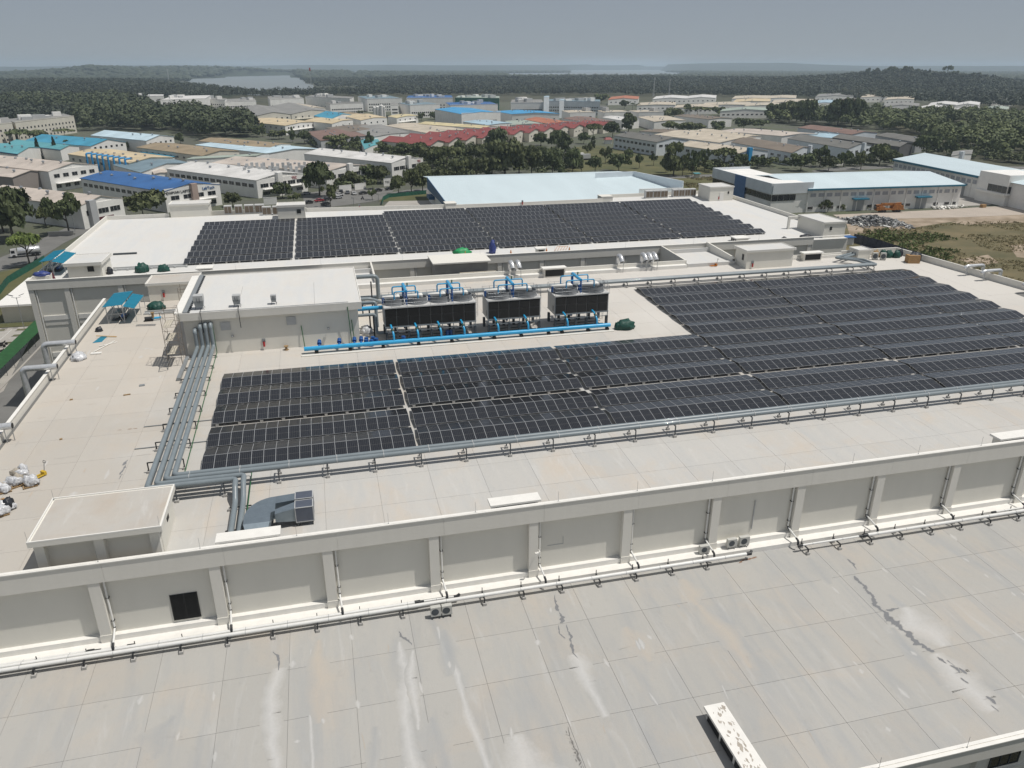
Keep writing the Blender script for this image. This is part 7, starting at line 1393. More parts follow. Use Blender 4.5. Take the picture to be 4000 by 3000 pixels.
for L_ in (LST, LST1, LST2, LST3):
    L_ = sorted(L_, key=lambda q: q[1]); cnt = {}
    for q in L_:
        key = (q[5], q[6]); cnt[key] = cnt.get(key, 0) + 1
        tpx('%s %s %s, %s from the left' % ('dark' if q[6] == 0 else 'olive', KN[q[5]], WHERE[q[0]], ORD[cnt[key] - 1]), q[0], q[1], q[2], q[3], q[4], q[5], LM[q[6]], 'trees ' + WHERE[q[0]], True)
# dense tree masses nobody could count and the forest behind, one object each
def mass(name, label, P, mt, nq, far=False, seed=1):
    rng = np.random.default_rng(seed); n = len(P); x, y, z, r_, h = np.array(P).T
    if not far:
        m_ = nq; d = rng.normal(size=(n, m_, 3)); d /= np.linalg.norm(d, axis=2)[..., None]; d[..., 2] = np.abs(d[..., 2]) * 1.0 - .25 * (rng.uniform(size=(n, m_)) < .4)
        lob = rng.normal(size=(n, 5, 3)); lob /= np.linalg.norm(lob, axis=2)[..., None]; lob[..., 2] = np.abs(lob[..., 2]); dd = np.max(np.einsum('nmk,nlk->nml', d, lob), axis=2); rad = .6 + .45 * np.clip(dd, 0, 1) ** 3 + rng.normal(size=(n, m_)) * .05
        C = np.stack([x[:, None] + d[..., 0] * rad * r_[:, None], y[:, None] + d[..., 1] * rad * r_[:, None], z[:, None] + h[:, None] * .55 + d[..., 2] * rad * h[:, None] * .45], -1).reshape(-1, 3)
        N = (d + rng.normal(size=d.shape) * .35).reshape(-1, 3); N /= np.linalg.norm(N, axis=1)[:, None]; S = np.repeat(r_ * (.2 if nq > 50 else .27), m_) * rng.uniform(.7, 1.2, n * m_); v, f = quadcloud(C, N, S, rng)
    else:
        bm = bmesh.new(); bmesh.ops.create_icosphere(bm, subdivisions=1 if nq else 1, radius=1); iv = np.array([q.co[:] for q in bm.verts]); jf = np.array([[q.index for q in g.verts] for g in bm.faces]); bm.free()
        k = 1 + rng.normal(size=(n, len(iv), 1)) * .17; v = iv[None] * k; v = v * np.stack([r_, r_, h * .55], -1)[:, None] + np.stack([x, y, z + h * .45], -1)[:, None]; v = v.reshape(-1, 3); f = (jf[None] + (np.arange(n) * len(iv))[:, None, None]).reshape(-1, 3)
    me = np_mesh(name, v, f, mt); o = bpy.data.objects.new(name, me); col.objects.link(o); return tag(o, label, 'forest', None, 'stuff')
rng = np.random.default_rng(5)
def fill(poly, sp, r0, r1, h0, h1, ter=False):
    poly = np.array(poly); lo, hi = poly.min(0), poly.max(0); n = int((hi[0] - lo[0]) * (hi[1] - lo[1]) / sp ** 2); x = rng.uniform(lo[0], hi[0], n); y = rng.uniform(lo[1], hi[1], n); ok = inpoly(x, y, [tuple(p) for p in poly]); x, y = x[ok], y[ok]; k = len(x)
    return list(zip(x, y, (terrain(x, y) if ter else np.zeros(k)), rng.uniform(r0, r1, k), rng.uniform(h0, h1, k)))
M1 = fill(G(0, [(-900, 470), (0, 455), (500, 440), (1000, 440), (1150, 480), (1380, 545), (1750, 560), (1850, 640), (2200, 650), (2200, 740), (1800, 770), (1600, 720), (1420, 700), (1100, 690), (700, 690), (660, 560), (0, 530), (-900, 560)]), 7.5, 3, 8.5, 8, 21)
M2 = fill(G(3, [(20, 560), (400, 560), (950, 540), (1000, 580), (1400, 560), (2400, 600), (2600, 900), (2000, 930), (1800, 880), (1560, 860), (1280, 740), (900, 690), (500, 640), (250, 640), (0, 620)]), 7.5, 3.5, 6.5, 8, 15)
M2 = [p for p in M2 if not inpoly(np.array([p[0]]), np.array([p[1]]), G(3, [(1480, 640), (1760, 640), (1780, 720), (1480, 720)]))[0]]
mass('tree_mass', 'dense dark trees filling the ground left of the white offices', M1, FARL2, 90, seed=3); mass('tree_mass', 'dense mixed green trees filling the slope at right', M2, leafmat('mixed_leaves', (.055, .082, .032), (.17, .195, .08), .06, 0), 90, seed=4)
M3 = []
for k_, pl in ((1, [(1150, 900), (1500, 830), (2212, 820), (2212, 1060), (1900, 1120), (1450, 1160), (1200, 1100)]), (2, [(0, 900), (260, 860), (560, 930), (560, 1040), (380, 1060), (0, 1075)]), (1, [(440, 800), (700, 770), (1080, 860), (1080, 890), (600, 860)]), (1, [(620, 1150), (960, 1060), (1180, 1040), (1160, 1130), (760, 1200)]), (2, [(1320, 1010), (1740, 960), (2212, 960), (2212, 1010), (1760, 1050), (1500, 1065)]), (3, [(0, 960), (640, 950), (1100, 950), (1100, 985), (500, 1020), (0, 1010)]), (3, [(1250, 820), (1600, 840), (2212, 930), (2212, 980), (1700, 930), (1300, 880)])):
    M3 += fill(G(k_, pl), 6.0, 1.6, 4.0, 2, 6.5)
mass('shrub_mass', 'dense shrubs and saplings under the belt trees between factories', M3, leafmat('shrub_leaves', (.04, .062, .026), (.15, .17, .075), .09, 0), 60, seed=14)
P2, P3 = [], []
def ring(n, r0, r1):
    r_ = np.sqrt(rng.uniform(r0 * r0, r1 * r1, n)); a = rng.uniform(-.72, .72, n) + YAW; return r_ * np.sin(a), r_ * np.cos(a), r_, 2000 + 3227 * np.tan(a - YAW)
def keep(x, y, r_, px):
    ok = r_ > np.interp(px, [-900, 0, 300, 520, 560, 1000, 2000, 2400, 3200, 3350, 4000, 5000], [900, 1000, 1000, 1050, 1600, 1650, 1680, 1700, 1650, 1560, 1350, 1300])
    for L_ in (LAKE1, LAKE2, LAKE3): ok &= ~inpoly(x, y, L_)
    return ok
x, y, r_, px = ring(24000, 950, 2300); ok = keep(x, y, r_, px); x, y = x[ok], y[ok]; k = len(x); P2 = np.stack([x, y, terrain(x, y), rng.uniform(3.2, 7, k), rng.uniform(8, 17, k)], 1)
x, y, r_, px = ring(18000, 2300, 3600); ok = keep(x, y, r_, px); x, y = x[ok], y[ok]; k = len(x); P2b = np.stack([x, y, terrain(x, y), rng.uniform(5, 10, k), rng.uniform(9, 16, k)], 1)
x, y, r_, px = ring(30000, 3600, 9000); ok = keep(x, y, r_, px); x, y = x[ok], y[ok]; k = len(x); P3 = np.stack([x, y, terrain(x, y), rng.uniform(14, 26, k), rng.uniform(11, 20, k)], 1)
mass('forest', 'broad green forest beginning behind the industrial estate', P2, FARL, 34, seed=8); mass('forest', 'forest on the middle hills and lake shores', P2b, FARL, 14, seed=9); mass('forest', 'hazy forest on the far shores and hills', P3, FARL, 0, True, seed=10)
for k, (a, b_, tp_, w_, kd) in enumerate(((860, 152, 118, 50, 'round'), (945, 140, 112, 40, 'round'), (1085, 138, 108, 90, 'round'), (1190, 138, 105, 60, 'tall'), (1235, 145, 115, 35, 'round'), (1300, 150, 128, 30, 'tall'), (1400, 158, 128, 25, 'tall'), (1555, 172, 122, 75, 'umbrella'), (1620, 175, 152, 60, 'round'), (1800, 178, 155, 80, 'round'))):
    p0 = FWD + RGT * ((3000 + a / 2.212 - CX) / F) + DWN * ((200 + b_ / 2.212 - CY) / F); s_ = 2500 / p0.xy.length; p = Vector((p0.x * s_, p0.y * s_, 0)); z = float(terrain([p.x], [p.y])[0]); px_m = 2500 / 3100.0
    t = tree('tree standing proud on the crest of the right hill, %s from the left' % ORD[k], p.x, p.y, (b_ - tp_) / 2.212 * px_m + 6, w_ / 4.424 * px_m, kd, LEAF, 'trees on the hill crest'); t.location.z = z + 2
# ------------------------------------------------------------------ grass tufts and bushes on the waste ground
def tufts(name, label, poly, n, s0, s1, mt, seed):
    rg = np.random.default_rng(seed); P_ = np.array(poly); lo, hi = P_.min(0), P_.max(0); x = rg.uniform(lo[0], hi[0], n * 3); y = rg.uniform(lo[1], hi[1], n * 3)
    nz = np.array([mnoise.noise(Vector((a * .05, b_ * .05, seed))) for a, b_ in zip(x, y)]); ok = inpoly(x, y, poly) & (nz > -.12); x, y = x[ok][:n], y[ok][:n]; k = len(x); m_ = 9
    s_ = rg.uniform(s0, s1, k); C = np.stack([np.repeat(x, m_), np.repeat(y, m_), np.repeat(s_ * .45, m_)], 1) + rg.normal(size=(k * m_, 3)) * np.repeat(s_, m_)[:, None] * np.array([.5, .5, .22]); C[:, 2] = np.abs(C[:, 2]) + .05
    N = rg.normal(size=(k * m_, 3)); N[:, 2] *= .6; N /= np.linalg.norm(N, axis=1)[:, None]; v, f = quadcloud(C, N, np.repeat(s_ * .3, m_), rg); o = bpy.data.objects.new(name, np_mesh(name, v, f, mt)); col.objects.link(o); tag(o, label, 'grass', None, 'stuff')
TUF = leafmat('straw_grass_blades', (.2, .19, .08), (.36, .3, .17), .15, 0); TUFG = leafmat('green_scrub_leaves', (.08, .12, .035), (.17, .21, .07), .2, 0)
WASTE = [(186, 150), (260, 150), (330, 200), (320, 240), (240, 247), (215, 242), (192, 246), (186, 200)]
tufts('dry_grass', 'dry straw coloured grass on the waste ground at right', WASTE, 5200, .2, .6, TUF, 2); tufts('scrub', 'green scrub growing along the black sheet fence', G(3, [(760, 1580), (1000, 1540), (1500, 1580), (1700, 1659), (1500, 1900), (1000, 1720)]), 600, .4, 1.1, TUFG, 3)
tufts('grass', 'rough grass between the pale blue shed and the road', G(2, [(0, 1085), (1740, 1090), (1740, 1245), (1480, 1240), (700, 1110), (0, 1140)]), 2600, .3, .8, TUF, 4)

# ------------------------------------------------------------------ vehicles
def carmesh(col_):
    b = MB(); pr_ = [(-2.1, .45), (-2.1, .85), (-1.2, .95), (-.6, 1.42), (.8, 1.45), (1.6, 1.0), (2.1, .9), (2.15, .45)]
    n = len(pr_); b.add([(x, -.85, z) for x, z in pr_] + [(x, .85, z) for x, z in pr_], [tuple(range(n)), tuple(range(2 * n - 1, n - 1, -1))] + [(i, n + i, n + (i + 1) % n, (i + 1) % n) for i in range(n)]); return b
CARC = {'white': mat('car_paint_white', (.62, .62, .62), .25, .02, coat=.6), 'silver': mat('car_paint_silver', (.42, .43, .45), .25, .02, coat=.6), 'black': mat('car_paint_black', (.015, .015, .018), .2, .02, coat=.6), 'red': mat('car_paint_red', (.35, .02, .03), .25, .02, coat=.6), 'grey': mat('car_paint_grey', (.15, .155, .17), .25, .02, coat=.6)}
CARM = {}
def car(label, p, ang, c, group='cars parked by the long white factories'):
    if c not in CARM:
        out = []; b = carmesh(c); me = bpy.data.meshes.new('body'); me.from_pydata(b.v, [], b.f); me.materials.append(CARC[c]); out.append(('body', me))
        b = MB(); b.hexa([(-1.1, -.87, .98), (1.5, -.87, 1.03), (1.5, .87, 1.03), (-1.1, .87, .98)], [(-.62, -.87, 1.36), (.82, -.87, 1.38), (.82, .87, 1.38), (-.62, .87, 1.36)]); b.hexa([(-1.18, -.75, .99), (1.58, -.75, 1.04), (1.58, .75, 1.04), (-1.18, .75, .99)], [(-.66, -.7, 1.39), (.86, -.7, 1.41), (.86, .7, 1.41), (-.66, .7, 1.39)]); me = bpy.data.meshes.new('windows'); me.from_pydata(b.v, [], b.f); me.materials.append(GLASS); out.append(('windows', me))
        b = MB(); b.tube([(0, -.11, 0), (0, .11, 0)], .33, 12); me = bpy.data.meshes.new('wheel'); me.from_pydata(b.v, [], b.f); me.materials.append(RUBBER); out.append(('wheel', me)); CARM[c] = out
    t = thing('parked_car', label, 'car', (p.x, p.y, .06), group, ang)
    for nm, me in CARM[c]:
        if nm == 'wheel':
            for sx in (-1.3, 1.3):
                for sy in (-.8, .8): inst(me, 'wheel', (sx, sy, .33), t)
        else: inst(me, nm, (0, 0, 0), t)
for a, b_, an, c, lb in ((455, 1318, .5, 'black', 'black car parked at the lower left of the car park'), (545, 1302, .5, 'red', 'red car parked beside the road'), (612, 1290, .6, 'black', 'black car right of the red car'), (708, 1275, .5, 'silver', 'silver car at the near edge of the car park'), (720, 1252, .5, 'white', 'white car behind the silver car'), (670, 1240, .5, 'silver', 'silver car at the left of the middle car row'), (735, 1222, 1.6, 'black', 'black van like car at the rear of the car park'), (792, 1232, 1.6, 'grey', 'grey car left of the white saloon'), (847, 1240, 1.7, 'white', 'white car parked nose on in the middle row'), (925, 1237, .4, 'black', 'long black car parked along the road'), (1055, 1213, .4, 'black', 'black car under the roadside tree'), (1150, 1200, .4, 'black', 'black car by the white TEC gate sign'), (435, 1240, .5, 'silver', 'silver car parked before the nearest long white factory'), (600, 1330, .6, 'black', 'dark car at the road bend behind the parapet')):
    car(lb, tp(1, a, b_), an, CARC and c)
for k, (a, b_) in enumerate(((470, 945), (440, 935))): car('small %s car in the yard behind the roadside trees' % ('silver' if k else 'white'), tp(2, a, b_), .3, 'silver' if k else 'white', 'cars in the yard behind the trees')
def motorbike(label, p, ang):
    t = thing('motorcycle', label, 'motorcycle', (p[0], p[1], .06), None, ang); b = MB(); b.tube([(-.5, 0, .6), (0, 0, .55), (.45, 0, .75), (.6, 0, 1.0)], [.12, .2, .16, .06], 8); b.build('body', RUBBER, t, (0, 0, 0)); b = MB(); b.tube([(.6, -.3, 1.05), (.6, .3, 1.05)], .03, 5); b.build('handlebar', STEEL, t, (0, 0, 0))
    for x in (-.6, .65): b = MB(); b.tube([(x, -.06, .3), (x, .06, .3)], .3, 12); b.build('wheel', RUBBER, t, (0, 0, 0))
    return t
def rider(parent_label, p, ang):
    t = thing('person', parent_label, 'person', (p[0], p[1], .1), None, ang); b = MB()
    b.tube([(-.15, 0, .75), (-.12, 0, 1.0), (0, 0, 1.3), (.04, 0, 1.42), (.05, 0, 1.5)], [.17, .17, .2, .1, .07], 10)
    for s in (-1, 1): b.tube([(-.1, .12 * s, .8), (.3, .2 * s, .75), (.2, .2 * s, .35), (.28, .2 * s, .3)], [.1, .08, .06, .05], 8); b.tube([(0, .2 * s, 1.32), (.22, .27 * s, 1.1), (.5, .25 * s, 1.05)], [.07, .055, .045], 7)
    b.build('body', mat('dark_clothes', (.04, .04, .05), .8), t, (0, 0, 0)); b = MB(); b.blob((.06, 0, 1.5), .14, .13, .15, 3, .03, 2, flat=False); b.build('helmet', RUBBER, t, (0, 0, 0)); return t
p = tp(1, 920, 1283); motorbike('motorcycle with a rider on the road by the car park', (p.x, p.y), -.6); rider('person in dark clothes and helmet riding the motorcycle on the car park road', (p.x, p.y), -.6)
p = at(0 + 322 / 2.212, 750 + 598 / 2.212); motorbike('motorcycle with a rider behind the tanker truck', (p.x, p.y), 3.0); rider('person in dark clothes and helmet riding behind the tanker truck', (p.x, p.y), 3.0)
for k, (x, y, a) in enumerate(((-69.9, 178.2, .4), (-70.6, 177.2, .5), (-69.8, 176.6, .3), (-68.4, 172.6, .4), (-69.2, 171.8, .3))): motorbike('black motorcycle parked in the left lot, %s from the rear' % ORD[k], (x, y), a)
t = thing('tanker_truck', 'white cab tanker truck with a silver tank on the left road', 'truck', (-92.6, 271, .06), None, .3)
b = MB(); b.hexa([(-4.6, -1.1, .6), (-2.7, -1.1, .6), (-2.7, 1.1, .6), (-4.6, 1.1, .6)], [(-4.3, -1.05, 2.6), (-2.7, -1.05, 2.7), (-2.7, 1.05, 2.7), (-4.3, 1.05, 2.6)]); b.build('cab', CARC['white'], t, (0, 0, 0)); b = MB(); b.box(-4.55, -1.0, 1.5, -4.4, 1.0, 2.3); b.box(-4.2, -1.12, 1.5, -3.2, -1.08, 2.3); b.build('windscreen', GLASS, t, (0, 0, 0))
b = MB(); b.tube([(-2.4, 0, 1.9), (-2.2, 0, 1.9), (3.6, 0, 1.9), (3.8, 0, 1.9)], [.9, 1.1, 1.1, .9], 18); b.build('tank', ALU, t, (0, 0, 0)); b = MB(); b.box(-4.4, -.5, .55, 3.9, .5, .85); b.box(-2.4, -1.1, .75, 3.8, 1.1, .85); b.build('chassis', STEEL, t, (0, 0, 0))
for x in (-3.6, 1.6, 2.8):
    for y in (-1.0, 1.0): b = MB(); b.tube([(x, y - .15, .5), (x, y + .15, .5)], .5, 14); b.build('wheel', RUBBER, t, (0, 0, 0))
pc = (tp(3, 930, 1395) + tp(3, 1160, 1390)) / 2; dc = tp(3, 1160, 1390) - tp(3, 930, 1395)
CRANE = mat('rusty_crane_orange', (.33, .13, .03), .6, .45, 1.2)
t = thing('crane_truck', 'rusty orange crane truck parked on the pale haul road', 'crane', (pc.x, pc.y, .1), None, math.atan2(dc.y, dc.x)); rz = (0, 0, 0)
b = MB(); b.box(-5.6, -1.2, 1.0, 5.8, 1.2, 1.5); b.box(-5.2, -1.25, 1.5, -2.8, 1.25, 2.4); b.build('chassis', CRANE, t, rz); b = MB(); b.box(-6.2, -1.1, .8, -5.2, 1.1, 2.2); b.build('front_cab', CRANE, t, rz); b = MB(); b.hexa([(.6, -1.2, 1.5), (5.4, -1.2, 1.5), (5.4, 1.2, 1.5), (.6, 1.2, 1.5)], [(1.2, -1.2, 3.3), (5.2, -1.2, 2.8), (5.2, 1.2, 2.8), (1.2, 1.2, 3.3)]); b.build('slew_house', CRANE, t, rz)
b = MB(); b.hexa([(-6.2, -.4, 2.5), (4.6, -.4, 3.0), (4.6, .4, 3.0), (-6.2, .4, 2.5)], [(-6.2, -.4, 3.2), (4.6, -.4, 3.9), (4.6, .4, 3.9), (-6.2, .4, 3.2)]); b.box(-4.0, -.32, 3.3, 3.0, .32, 3.75); b.build('boom', CRANE, t, rz); b = MB(); b.box(-6.9, -.3, 1.6, -6.2, .3, 2.6); b.build('hook_block', STEEL, t, rz)
for x in (-3.9, -2.6, 2.4, 3.7):
    for y in (-1.0, 1.0): b = MB(); b.tube([(x, y - .2, .6), (x, y + .2, .6)], .6, 14); b.build('wheel', RUBBER, t, rz)
for k, (a, b_, c) in enumerate(((455, 890, 'dark'), (575, 930, 'white'), (630, 940, 'grey'))):
    p = tp(2, a, b_); t = thing('truck_box', ['white box lorry body among the roadside trees, leftmost', 'white box lorry body among the roadside trees, middle one', 'grey box lorry body with dark open end among the roadside trees'][k], 'truck', (p.x, p.y, 0)); b = MB(); b.obox((p.x, p.y, 1.0), 7 if k else 4.5, 2.5, 2.7, .2); b.build('box_body', WM['white'] if k < 2 else LGREY, t); b = MB(); b.obox((p.x, p.y, .3), 6, 2, .7, .2); b.build('chassis', BLACKST, t); 

# ------------------------------------------------------------------ scrap heap, fences, poles, masts, walls
rg = random.Random(31); b = MB(); SCRAP = [mat('scrap_pale_metal', (.42, .42, .4), .5, .3, 1, metal=.3), mat('scrap_dark', (.09, .09, .09), .7, .3, 1), mat('scrap_grey', (.24, .245, .25), .6, .3, 1)]
c0, c1 = tp(3, 700, 1490), tp(3, 1200, 1500)
for k in range(900):
    u = rg.random(); v_ = rg.gauss(0, .42); p = c0.lerp(c1, u) + Vector((1.5 * v_, 8.5 * v_ + 2, 0)); hh = max(0, (3.2 * math.exp(-v_ * v_ * 3) * (math.sin(math.pi * min(1, u * 1.05)) ** .5) * (1 - .35 * u))) * rg.random()
    q = Matrix.Translation((p.x, p.y, hh)) @ Euler((rg.uniform(-.5, .5), rg.uniform(-.5, .5), rg.uniform(0, 3.14))).to_matrix().to_4x4(); b.obox(None, rg.uniform(.4, 2.6), rg.uniform(.2, .9), rg.uniform(.05, .55), 0, rg.choice([0, 0, 1, 2, 2]), q)
tag(b.build('scrap_heap', SCRAP, None, c0), 'long heap of grey and white scrap metal beside the haul road', 'scrap heap', None, 'stuff')
b = MB(); c0, c1 = tp(3, 1440, 1362), tp(3, 1680, 1345)
for k in range(60): u = rg.random(); p = c0.lerp(c1, u) + Vector((rg.gauss(0, .6), rg.gauss(0, 1.2), 0)); q = Matrix.Translation((p.x, p.y, rg.random() * .8)) @ Euler((rg.uniform(-.3, .3), rg.uniform(-.3, .3), rg.uniform(0, 3.14))).to_matrix().to_4x4(); b.obox(None, rg.uniform(1, 3), rg.uniform(.4, 1), .12, 0, 0, q)
tag(b.build('board_pile', [WOOD if False else W_COPE], None, c0), 'scattered white boards lying beyond the crane truck', 'boards', None, 'stuff')
p = tp(3, 1855, 1352); t = thing('crate', 'small brown crate pair on the far haul road', 'crate', (p.x, p.y, 0)); b = MB(); b.obox((p.x, p.y, .1), 2.2, 1.5, 1.3, .2); b.build('box', CARD, t)
def sheetfence(label, pts, h, mt, name='sheet_fence', post=STEEL, wob=.25):
    t = thing(name, label, 'fence', (pts[0][0], pts[0][1], 0)); b = MB(); n = 0; vs = []
    for (xa, ya), (xb, yb) in zip(pts[:-1], pts[1:]):
        L_ = math.hypot(xb - xa, yb - ya); m_ = max(2, int(L_ / 2))
        for k in range(m_ + 1):
            u = k / m_; x, y = xa + (xb - xa) * u, ya + (yb - ya) * u; w_ = wob * mnoise.noise(Vector((x * .3, y * .3, 1))); vs.append(((x + w_, y), (x + w_ * .2, y)))
            if k < m_: q = MB(); q.tube([(x, y, 0), (x, y, h + .1)], .05, 5); q.build('post', post, t)
    V_ = [(a[0], a[1], h + .15 * mnoise.noise(Vector((a[0], a[1], 4)))) for a, _ in vs] + [(c[0], c[1], 0) for _, c in vs]; m_ = len(vs); V_ += [(x + .06, y, z) for x, y, z in V_]
    F_ = [(i, i + 1, m_ + i + 1, m_ + i) for i in range(m_ - 1)]; b.add(V_, F_ + [tuple(q + 2 * m_ for q in reversed(f)) for f in F_]); b.build('sheet', mt, t); return t
BLKSH = mat('blue_black_sheet', (.05, .055, .075), .45, .3, .8, bump=.6, bscale=2)
sheetfence('tall blue black plastic sheet fence beside the right end of the buildings', [(177, 226), (178.5, 214), (177.5, 200), (178, 186), (176, 160), (150, 120)], 3.0, BLKSH)
o = sheet('black_sheet', [(130, 196), (172, 216), (177, 222), (178, 205), (176, 178), (150, 140), (122, 140)], .14, BLKSH, 'structure')
t = thing('shed', 'small white site shed with a blue roof at the sheet fence corner', 'shed', (172, 224, 0)); b = MB(); b.box(169.5, 222.5, 0, 174.5, 226, 2.5); b.build('wall', WM['white'], t); b = MB(); b.box(169, 222, 2.5, 175, 226.5, 2.7); b.build('roof', RM['blue'], t)
NET = mat('green_mesh_netting', (.015, .11, .07), .8, .3, 1)
sheetfence('green netting fence along the verge behind the guard house', [(-84.6, 200), (-85, 222), (-87, 236), (-85, 262)], 1.9, NET, 'net_fence'); sheetfence('green netting fence beside the road right of the car park', [(p.x, p.y) for p in (tp(1, 1085, 1330), tp(1, 1100, 1290), tp(1, 1150, 1265), tp(1, 1470, 1235))], 1.8, NET, 'net_fence')
t = thing('guard_house', 'white flat roofed guard house beside the left parking lot', 'building', (-73, 205, 0)); b = MB(); b.prism([(-75.3, 196), (-60, 195.6), (-60, 221), (-76, 221)], 0, 4.0); b.build('wall', WM['cream'], t); b = MB(); b.prism([(-76.3, 195.2), (-59, 194.8), (-59, 222), (-77, 222)], 4.0, 4.45); b.build('roof', W_COPE, t)
t = thing('street_lamp', 'twin headed lamp post on the grass strip before the guard house', 'lamp post', (-69.2, 189.7, 0)); b = MB(); b.tube([(-69.2, 189.7, 0), (-69.2, 189.7, 7.6)], .07, 8); b.build('pole', GALV, t)
for s in (-1, 1): b = MB(); b.tube([(-69.2, 189.7, 7.4), (-69.2 + 1.0 * s, 189.7, 7.7)], .04, 5); b.hexa([(-69.2 + .6 * s, 189.5, 7.9), (-69.2 + 1.7 * s, 189.5, 8.3), (-69.2 + 1.7 * s, 189.9, 8.3), (-69.2 + .6 * s, 189.9, 7.9)], [(-69.2 + .6 * s, 189.5, 7.98), (-69.2 + 1.7 * s, 189.5, 8.38), (-69.2 + 1.7 * s, 189.9, 8.38), (-69.2 + .6 * s, 189.9, 7.98)]); b.build('lamp_head', STEEL, t)
t = thing('parking_canopy', 'long dark green net canopy on posts beside the alley', 'canopy', (-64, 165, 0)); b = MB(); b.hexa([(-65.3, 120, 2.9), (-62.6, 120, 2.4), (-62.6, 186, 2.4), (-65.3, 186, 2.9)], [(-65.3, 120, 2.96), (-62.6, 120, 2.46), (-62.6, 186, 2.46), (-65.3, 186, 2.96)]); b.build('net_roof', mat('dark_green_net', (.012, .075, .018), .8, .25, .8), t)
for k in range(15): b = MB(); y = 124 + 4.3 * k; b.tube([(-62.75, y, 0), (-62.75, y, 2.4)], .05, 6); b.build('post', STEEL, t); b = MB(); b.tube([(-65.1, y, 0), (-65.1, y, 2.85)], .05, 6); b.build('post', STEEL, t)
b = MB(); b.box(-61.9, 100, .02, -61.5, 188, .18); o = b.build('kerb', CONC); o['kind'] = 'structure'
def mast(label, k, a, b_, tp_, w_=2.2):
    p = tp(k, a, b_); d = FWD.dot(p - Vector((0, 0, CAMZ))); h = (b_ - tp_) / 2.212 * d / F / .93; t = thing('lattice_mast', label, 'mast', (p.x, p.y, 0)); n = 14
    for i in range(4):
        sx, sy = (-1, 1)[i % 2], (-1, 1)[i // 2]; b = MB(); b.tube([(p.x + sx * w_, p.y + sy * w_, 0), (p.x + sx * w_ * .3, p.y + sy * w_ * .3, h)], .22, 4); b.build('leg', RUST if False else LGREY, t)
    b = MB()
    for q in range(n):
        u, u2 = q / n, (q + 1) / n; s, s2 = w_ * (1 - .7 * u), w_ * (1 - .7 * u2)
        for i in (-1, 1): b.tube([(p.x - s, p.y + i * s, h * u), (p.x + s2, p.y + i * s2, h * u2)], .12, 3); b.tube([(p.x + s, p.y + i * s, h * u), (p.x - s2, p.y + i * s2, h * u2)], .12, 3)
    b.build('bracing', LGREY, t); b = MB()
    for q in range(3): b.tube([(p.x + .9 * (q - 1), p.y - 1, h * .88), (p.x + .9 * (q - 1), p.y - 1, h)], .5, 6)
    b.build('antenna', RED if k == 1 else LGREY, t)
mast('red and white lattice mast in front of the lake', 1, 485, 372, 175, 1.6); mast('pale slim mast on the left lake shore', 0, 1465, 290, 168, 1.5); mast('slim lattice mast before the central forest', 2, 1222, 392, 248, 1.4); mast('short slim mast right of the central lattice mast', 2, 1355, 392, 262, .9)
def wallthing(label, k, a, b_, c, d_, h, mt=None):
    A_, B_ = tp(k, a, b_), tp(k, c, d_); t = thing('boundary_wall', label, 'wall', (A_.x, A_.y, 0)); v_ = B_ - A_; b = MB(); b.obox(None, v_.length, .25, h, 0, 0, Matrix.Translation(((A_.x + B_.x) / 2, (A_.y + B_.y) / 2, 0)) @ Matrix.Rotation(math.atan2(v_.y, v_.x), 4, 'Z')); b.build('wall_panel', mt or WM['white'], t); b = MB(); b.obox(None, v_.length + .2, .35, .12, 0, 0, Matrix.Translation(((A_.x + B_.x) / 2, (A_.y + B_.y) / 2, h)) @ Matrix.Rotation(math.atan2(v_.y, v_.x), 4, 'Z')); b.build('cap', WM['white'], t); return A_, B_, t
wallthing('white curved entrance wall at the left of the long factory drive', 1, 70, 1328, 185, 1322, 3.0); wallthing('white entrance wall panel left of the second factory gate', 1, 720, 1215, 825, 1205, 2.8); wallthing('white entrance wall panel right of the second factory gate', 1, 855, 1200, 950, 1188, 2.8)
A_, B_, t = wallthing('white gate sign with dark TEC letters among the trees', 1, 1105, 1168, 1168, 1162, 3.6); text_on(t, 'TEC', (A_.x, A_.y), (B_.x, B_.y), .5, 1.5, 1.5, SIGNK)
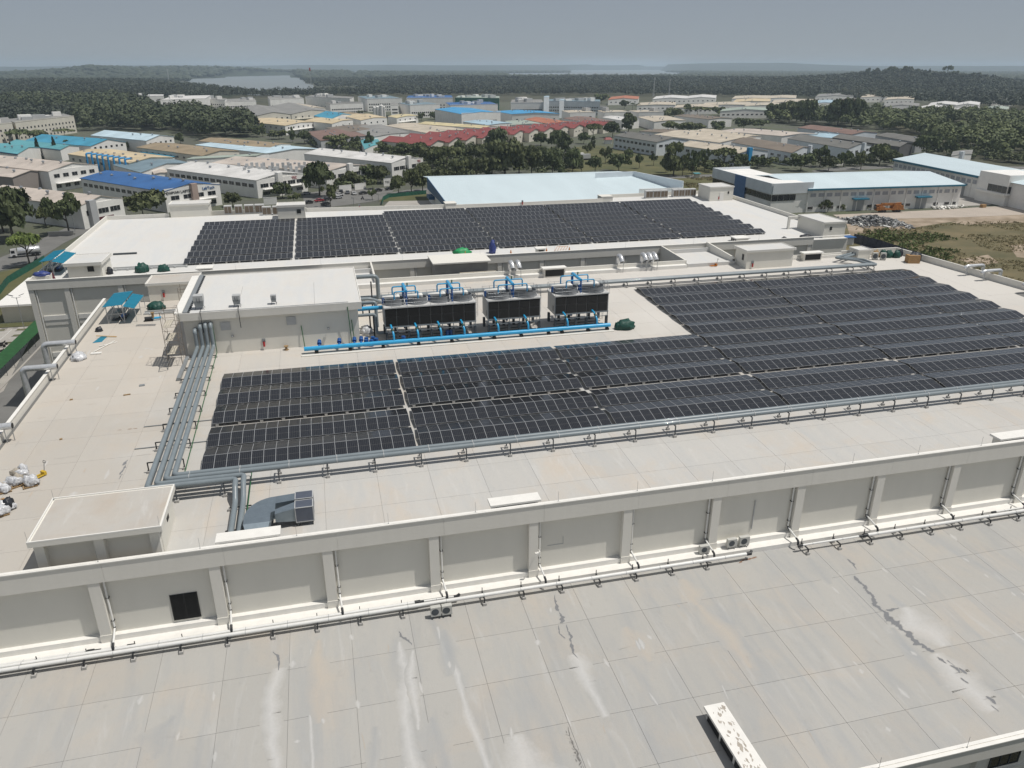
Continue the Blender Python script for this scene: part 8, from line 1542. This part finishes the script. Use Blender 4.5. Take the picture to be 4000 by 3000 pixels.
wallthing('white gate wall among the right hand trees', 3, 590, 990, 650, 985, 2.6); wallthing('white wall by the road at the far right', 3, 1865, 930, 1925, 930, 3.0); wallthing('low pale wall in front of the white factory with teal door canopies', 3, 20, 1385, 1100, 1330, 1.3, CONC)
wallthing('low concrete wall beside the street left of the far block', 0, 420, 1600, 640, 1590, 1.5, CONC)
t = thing('kiosk', 'small green roofed guard kiosk at the road edge', 'kiosk', tp(2, 1593, 1100)); p = tp(2, 1593, 1100); b = MB(); b.box(p.x - 1.2, p.y - 1.2, 0, p.x + 1.2, p.y + 1.2, 2.6); b.build('wall', WM['cream'], t); b = MB(); b.box(p.x - 1.7, p.y - 1.7, 2.6, p.x + 1.7, p.y + 1.7, 2.9); b.build('roof', RM['teal'], t)
t = thing('kiosk', 'small red roofed guard hut beside the grass field', 'kiosk', tp(2, 828, 800)); p = tp(2, 828, 800); b = MB(); b.box(p.x - 2.6, p.y - 2, 0, p.x + 2.6, p.y + 2, 3.2); b.build('wall', WM['white'], t); b = MB(); b.hexa([(p.x - 3.2, p.y - 2.6, 3.2), (p.x + 3.2, p.y - 2.6, 3.2), (p.x + 3.2, p.y + 2.6, 3.2), (p.x - 3.2, p.y + 2.6, 3.2)], [(p.x - 2, p.y - .4, 4.8), (p.x + 2, p.y - .4, 4.8), (p.x + 2, p.y + .4, 4.8), (p.x - 2, p.y + .4, 4.8)]); b.build('roof', RM['red'], t)
for k, (kk, a, b_, tp_) in enumerate(((1, 262, 1310, 1155), (1, 845, 1335, 1275), (1, 1060, 1300, 1240), (1, 1155, 1150, 1025), (0, 650, 1560, 1430))):
    p = tp(kk, a, b_); d = FWD.dot(p - Vector((0, 0, CAMZ))); h = (b_ - tp_) / 2.212 * d / F / .93; t = thing('street_lamp', ['grey lamp post before the nearest long white factory', 'grey lamp post at the road bend', 'grey lamp post by the green roadside netting', 'tall grey lamp post before the rear long factory', 'grey lamp post beside the left street tree'][k], 'lamp post', (p.x, p.y, 0)); b = MB(); b.tube([(p.x, p.y, 0), (p.x, p.y, h)], .09, 6); b.build('pole', GALV, t); b = MB(); b.box(p.x - .9, p.y - .15, h, p.x + .1, p.y + .15, h + .15); b.build('lamp_head', STEEL, t)
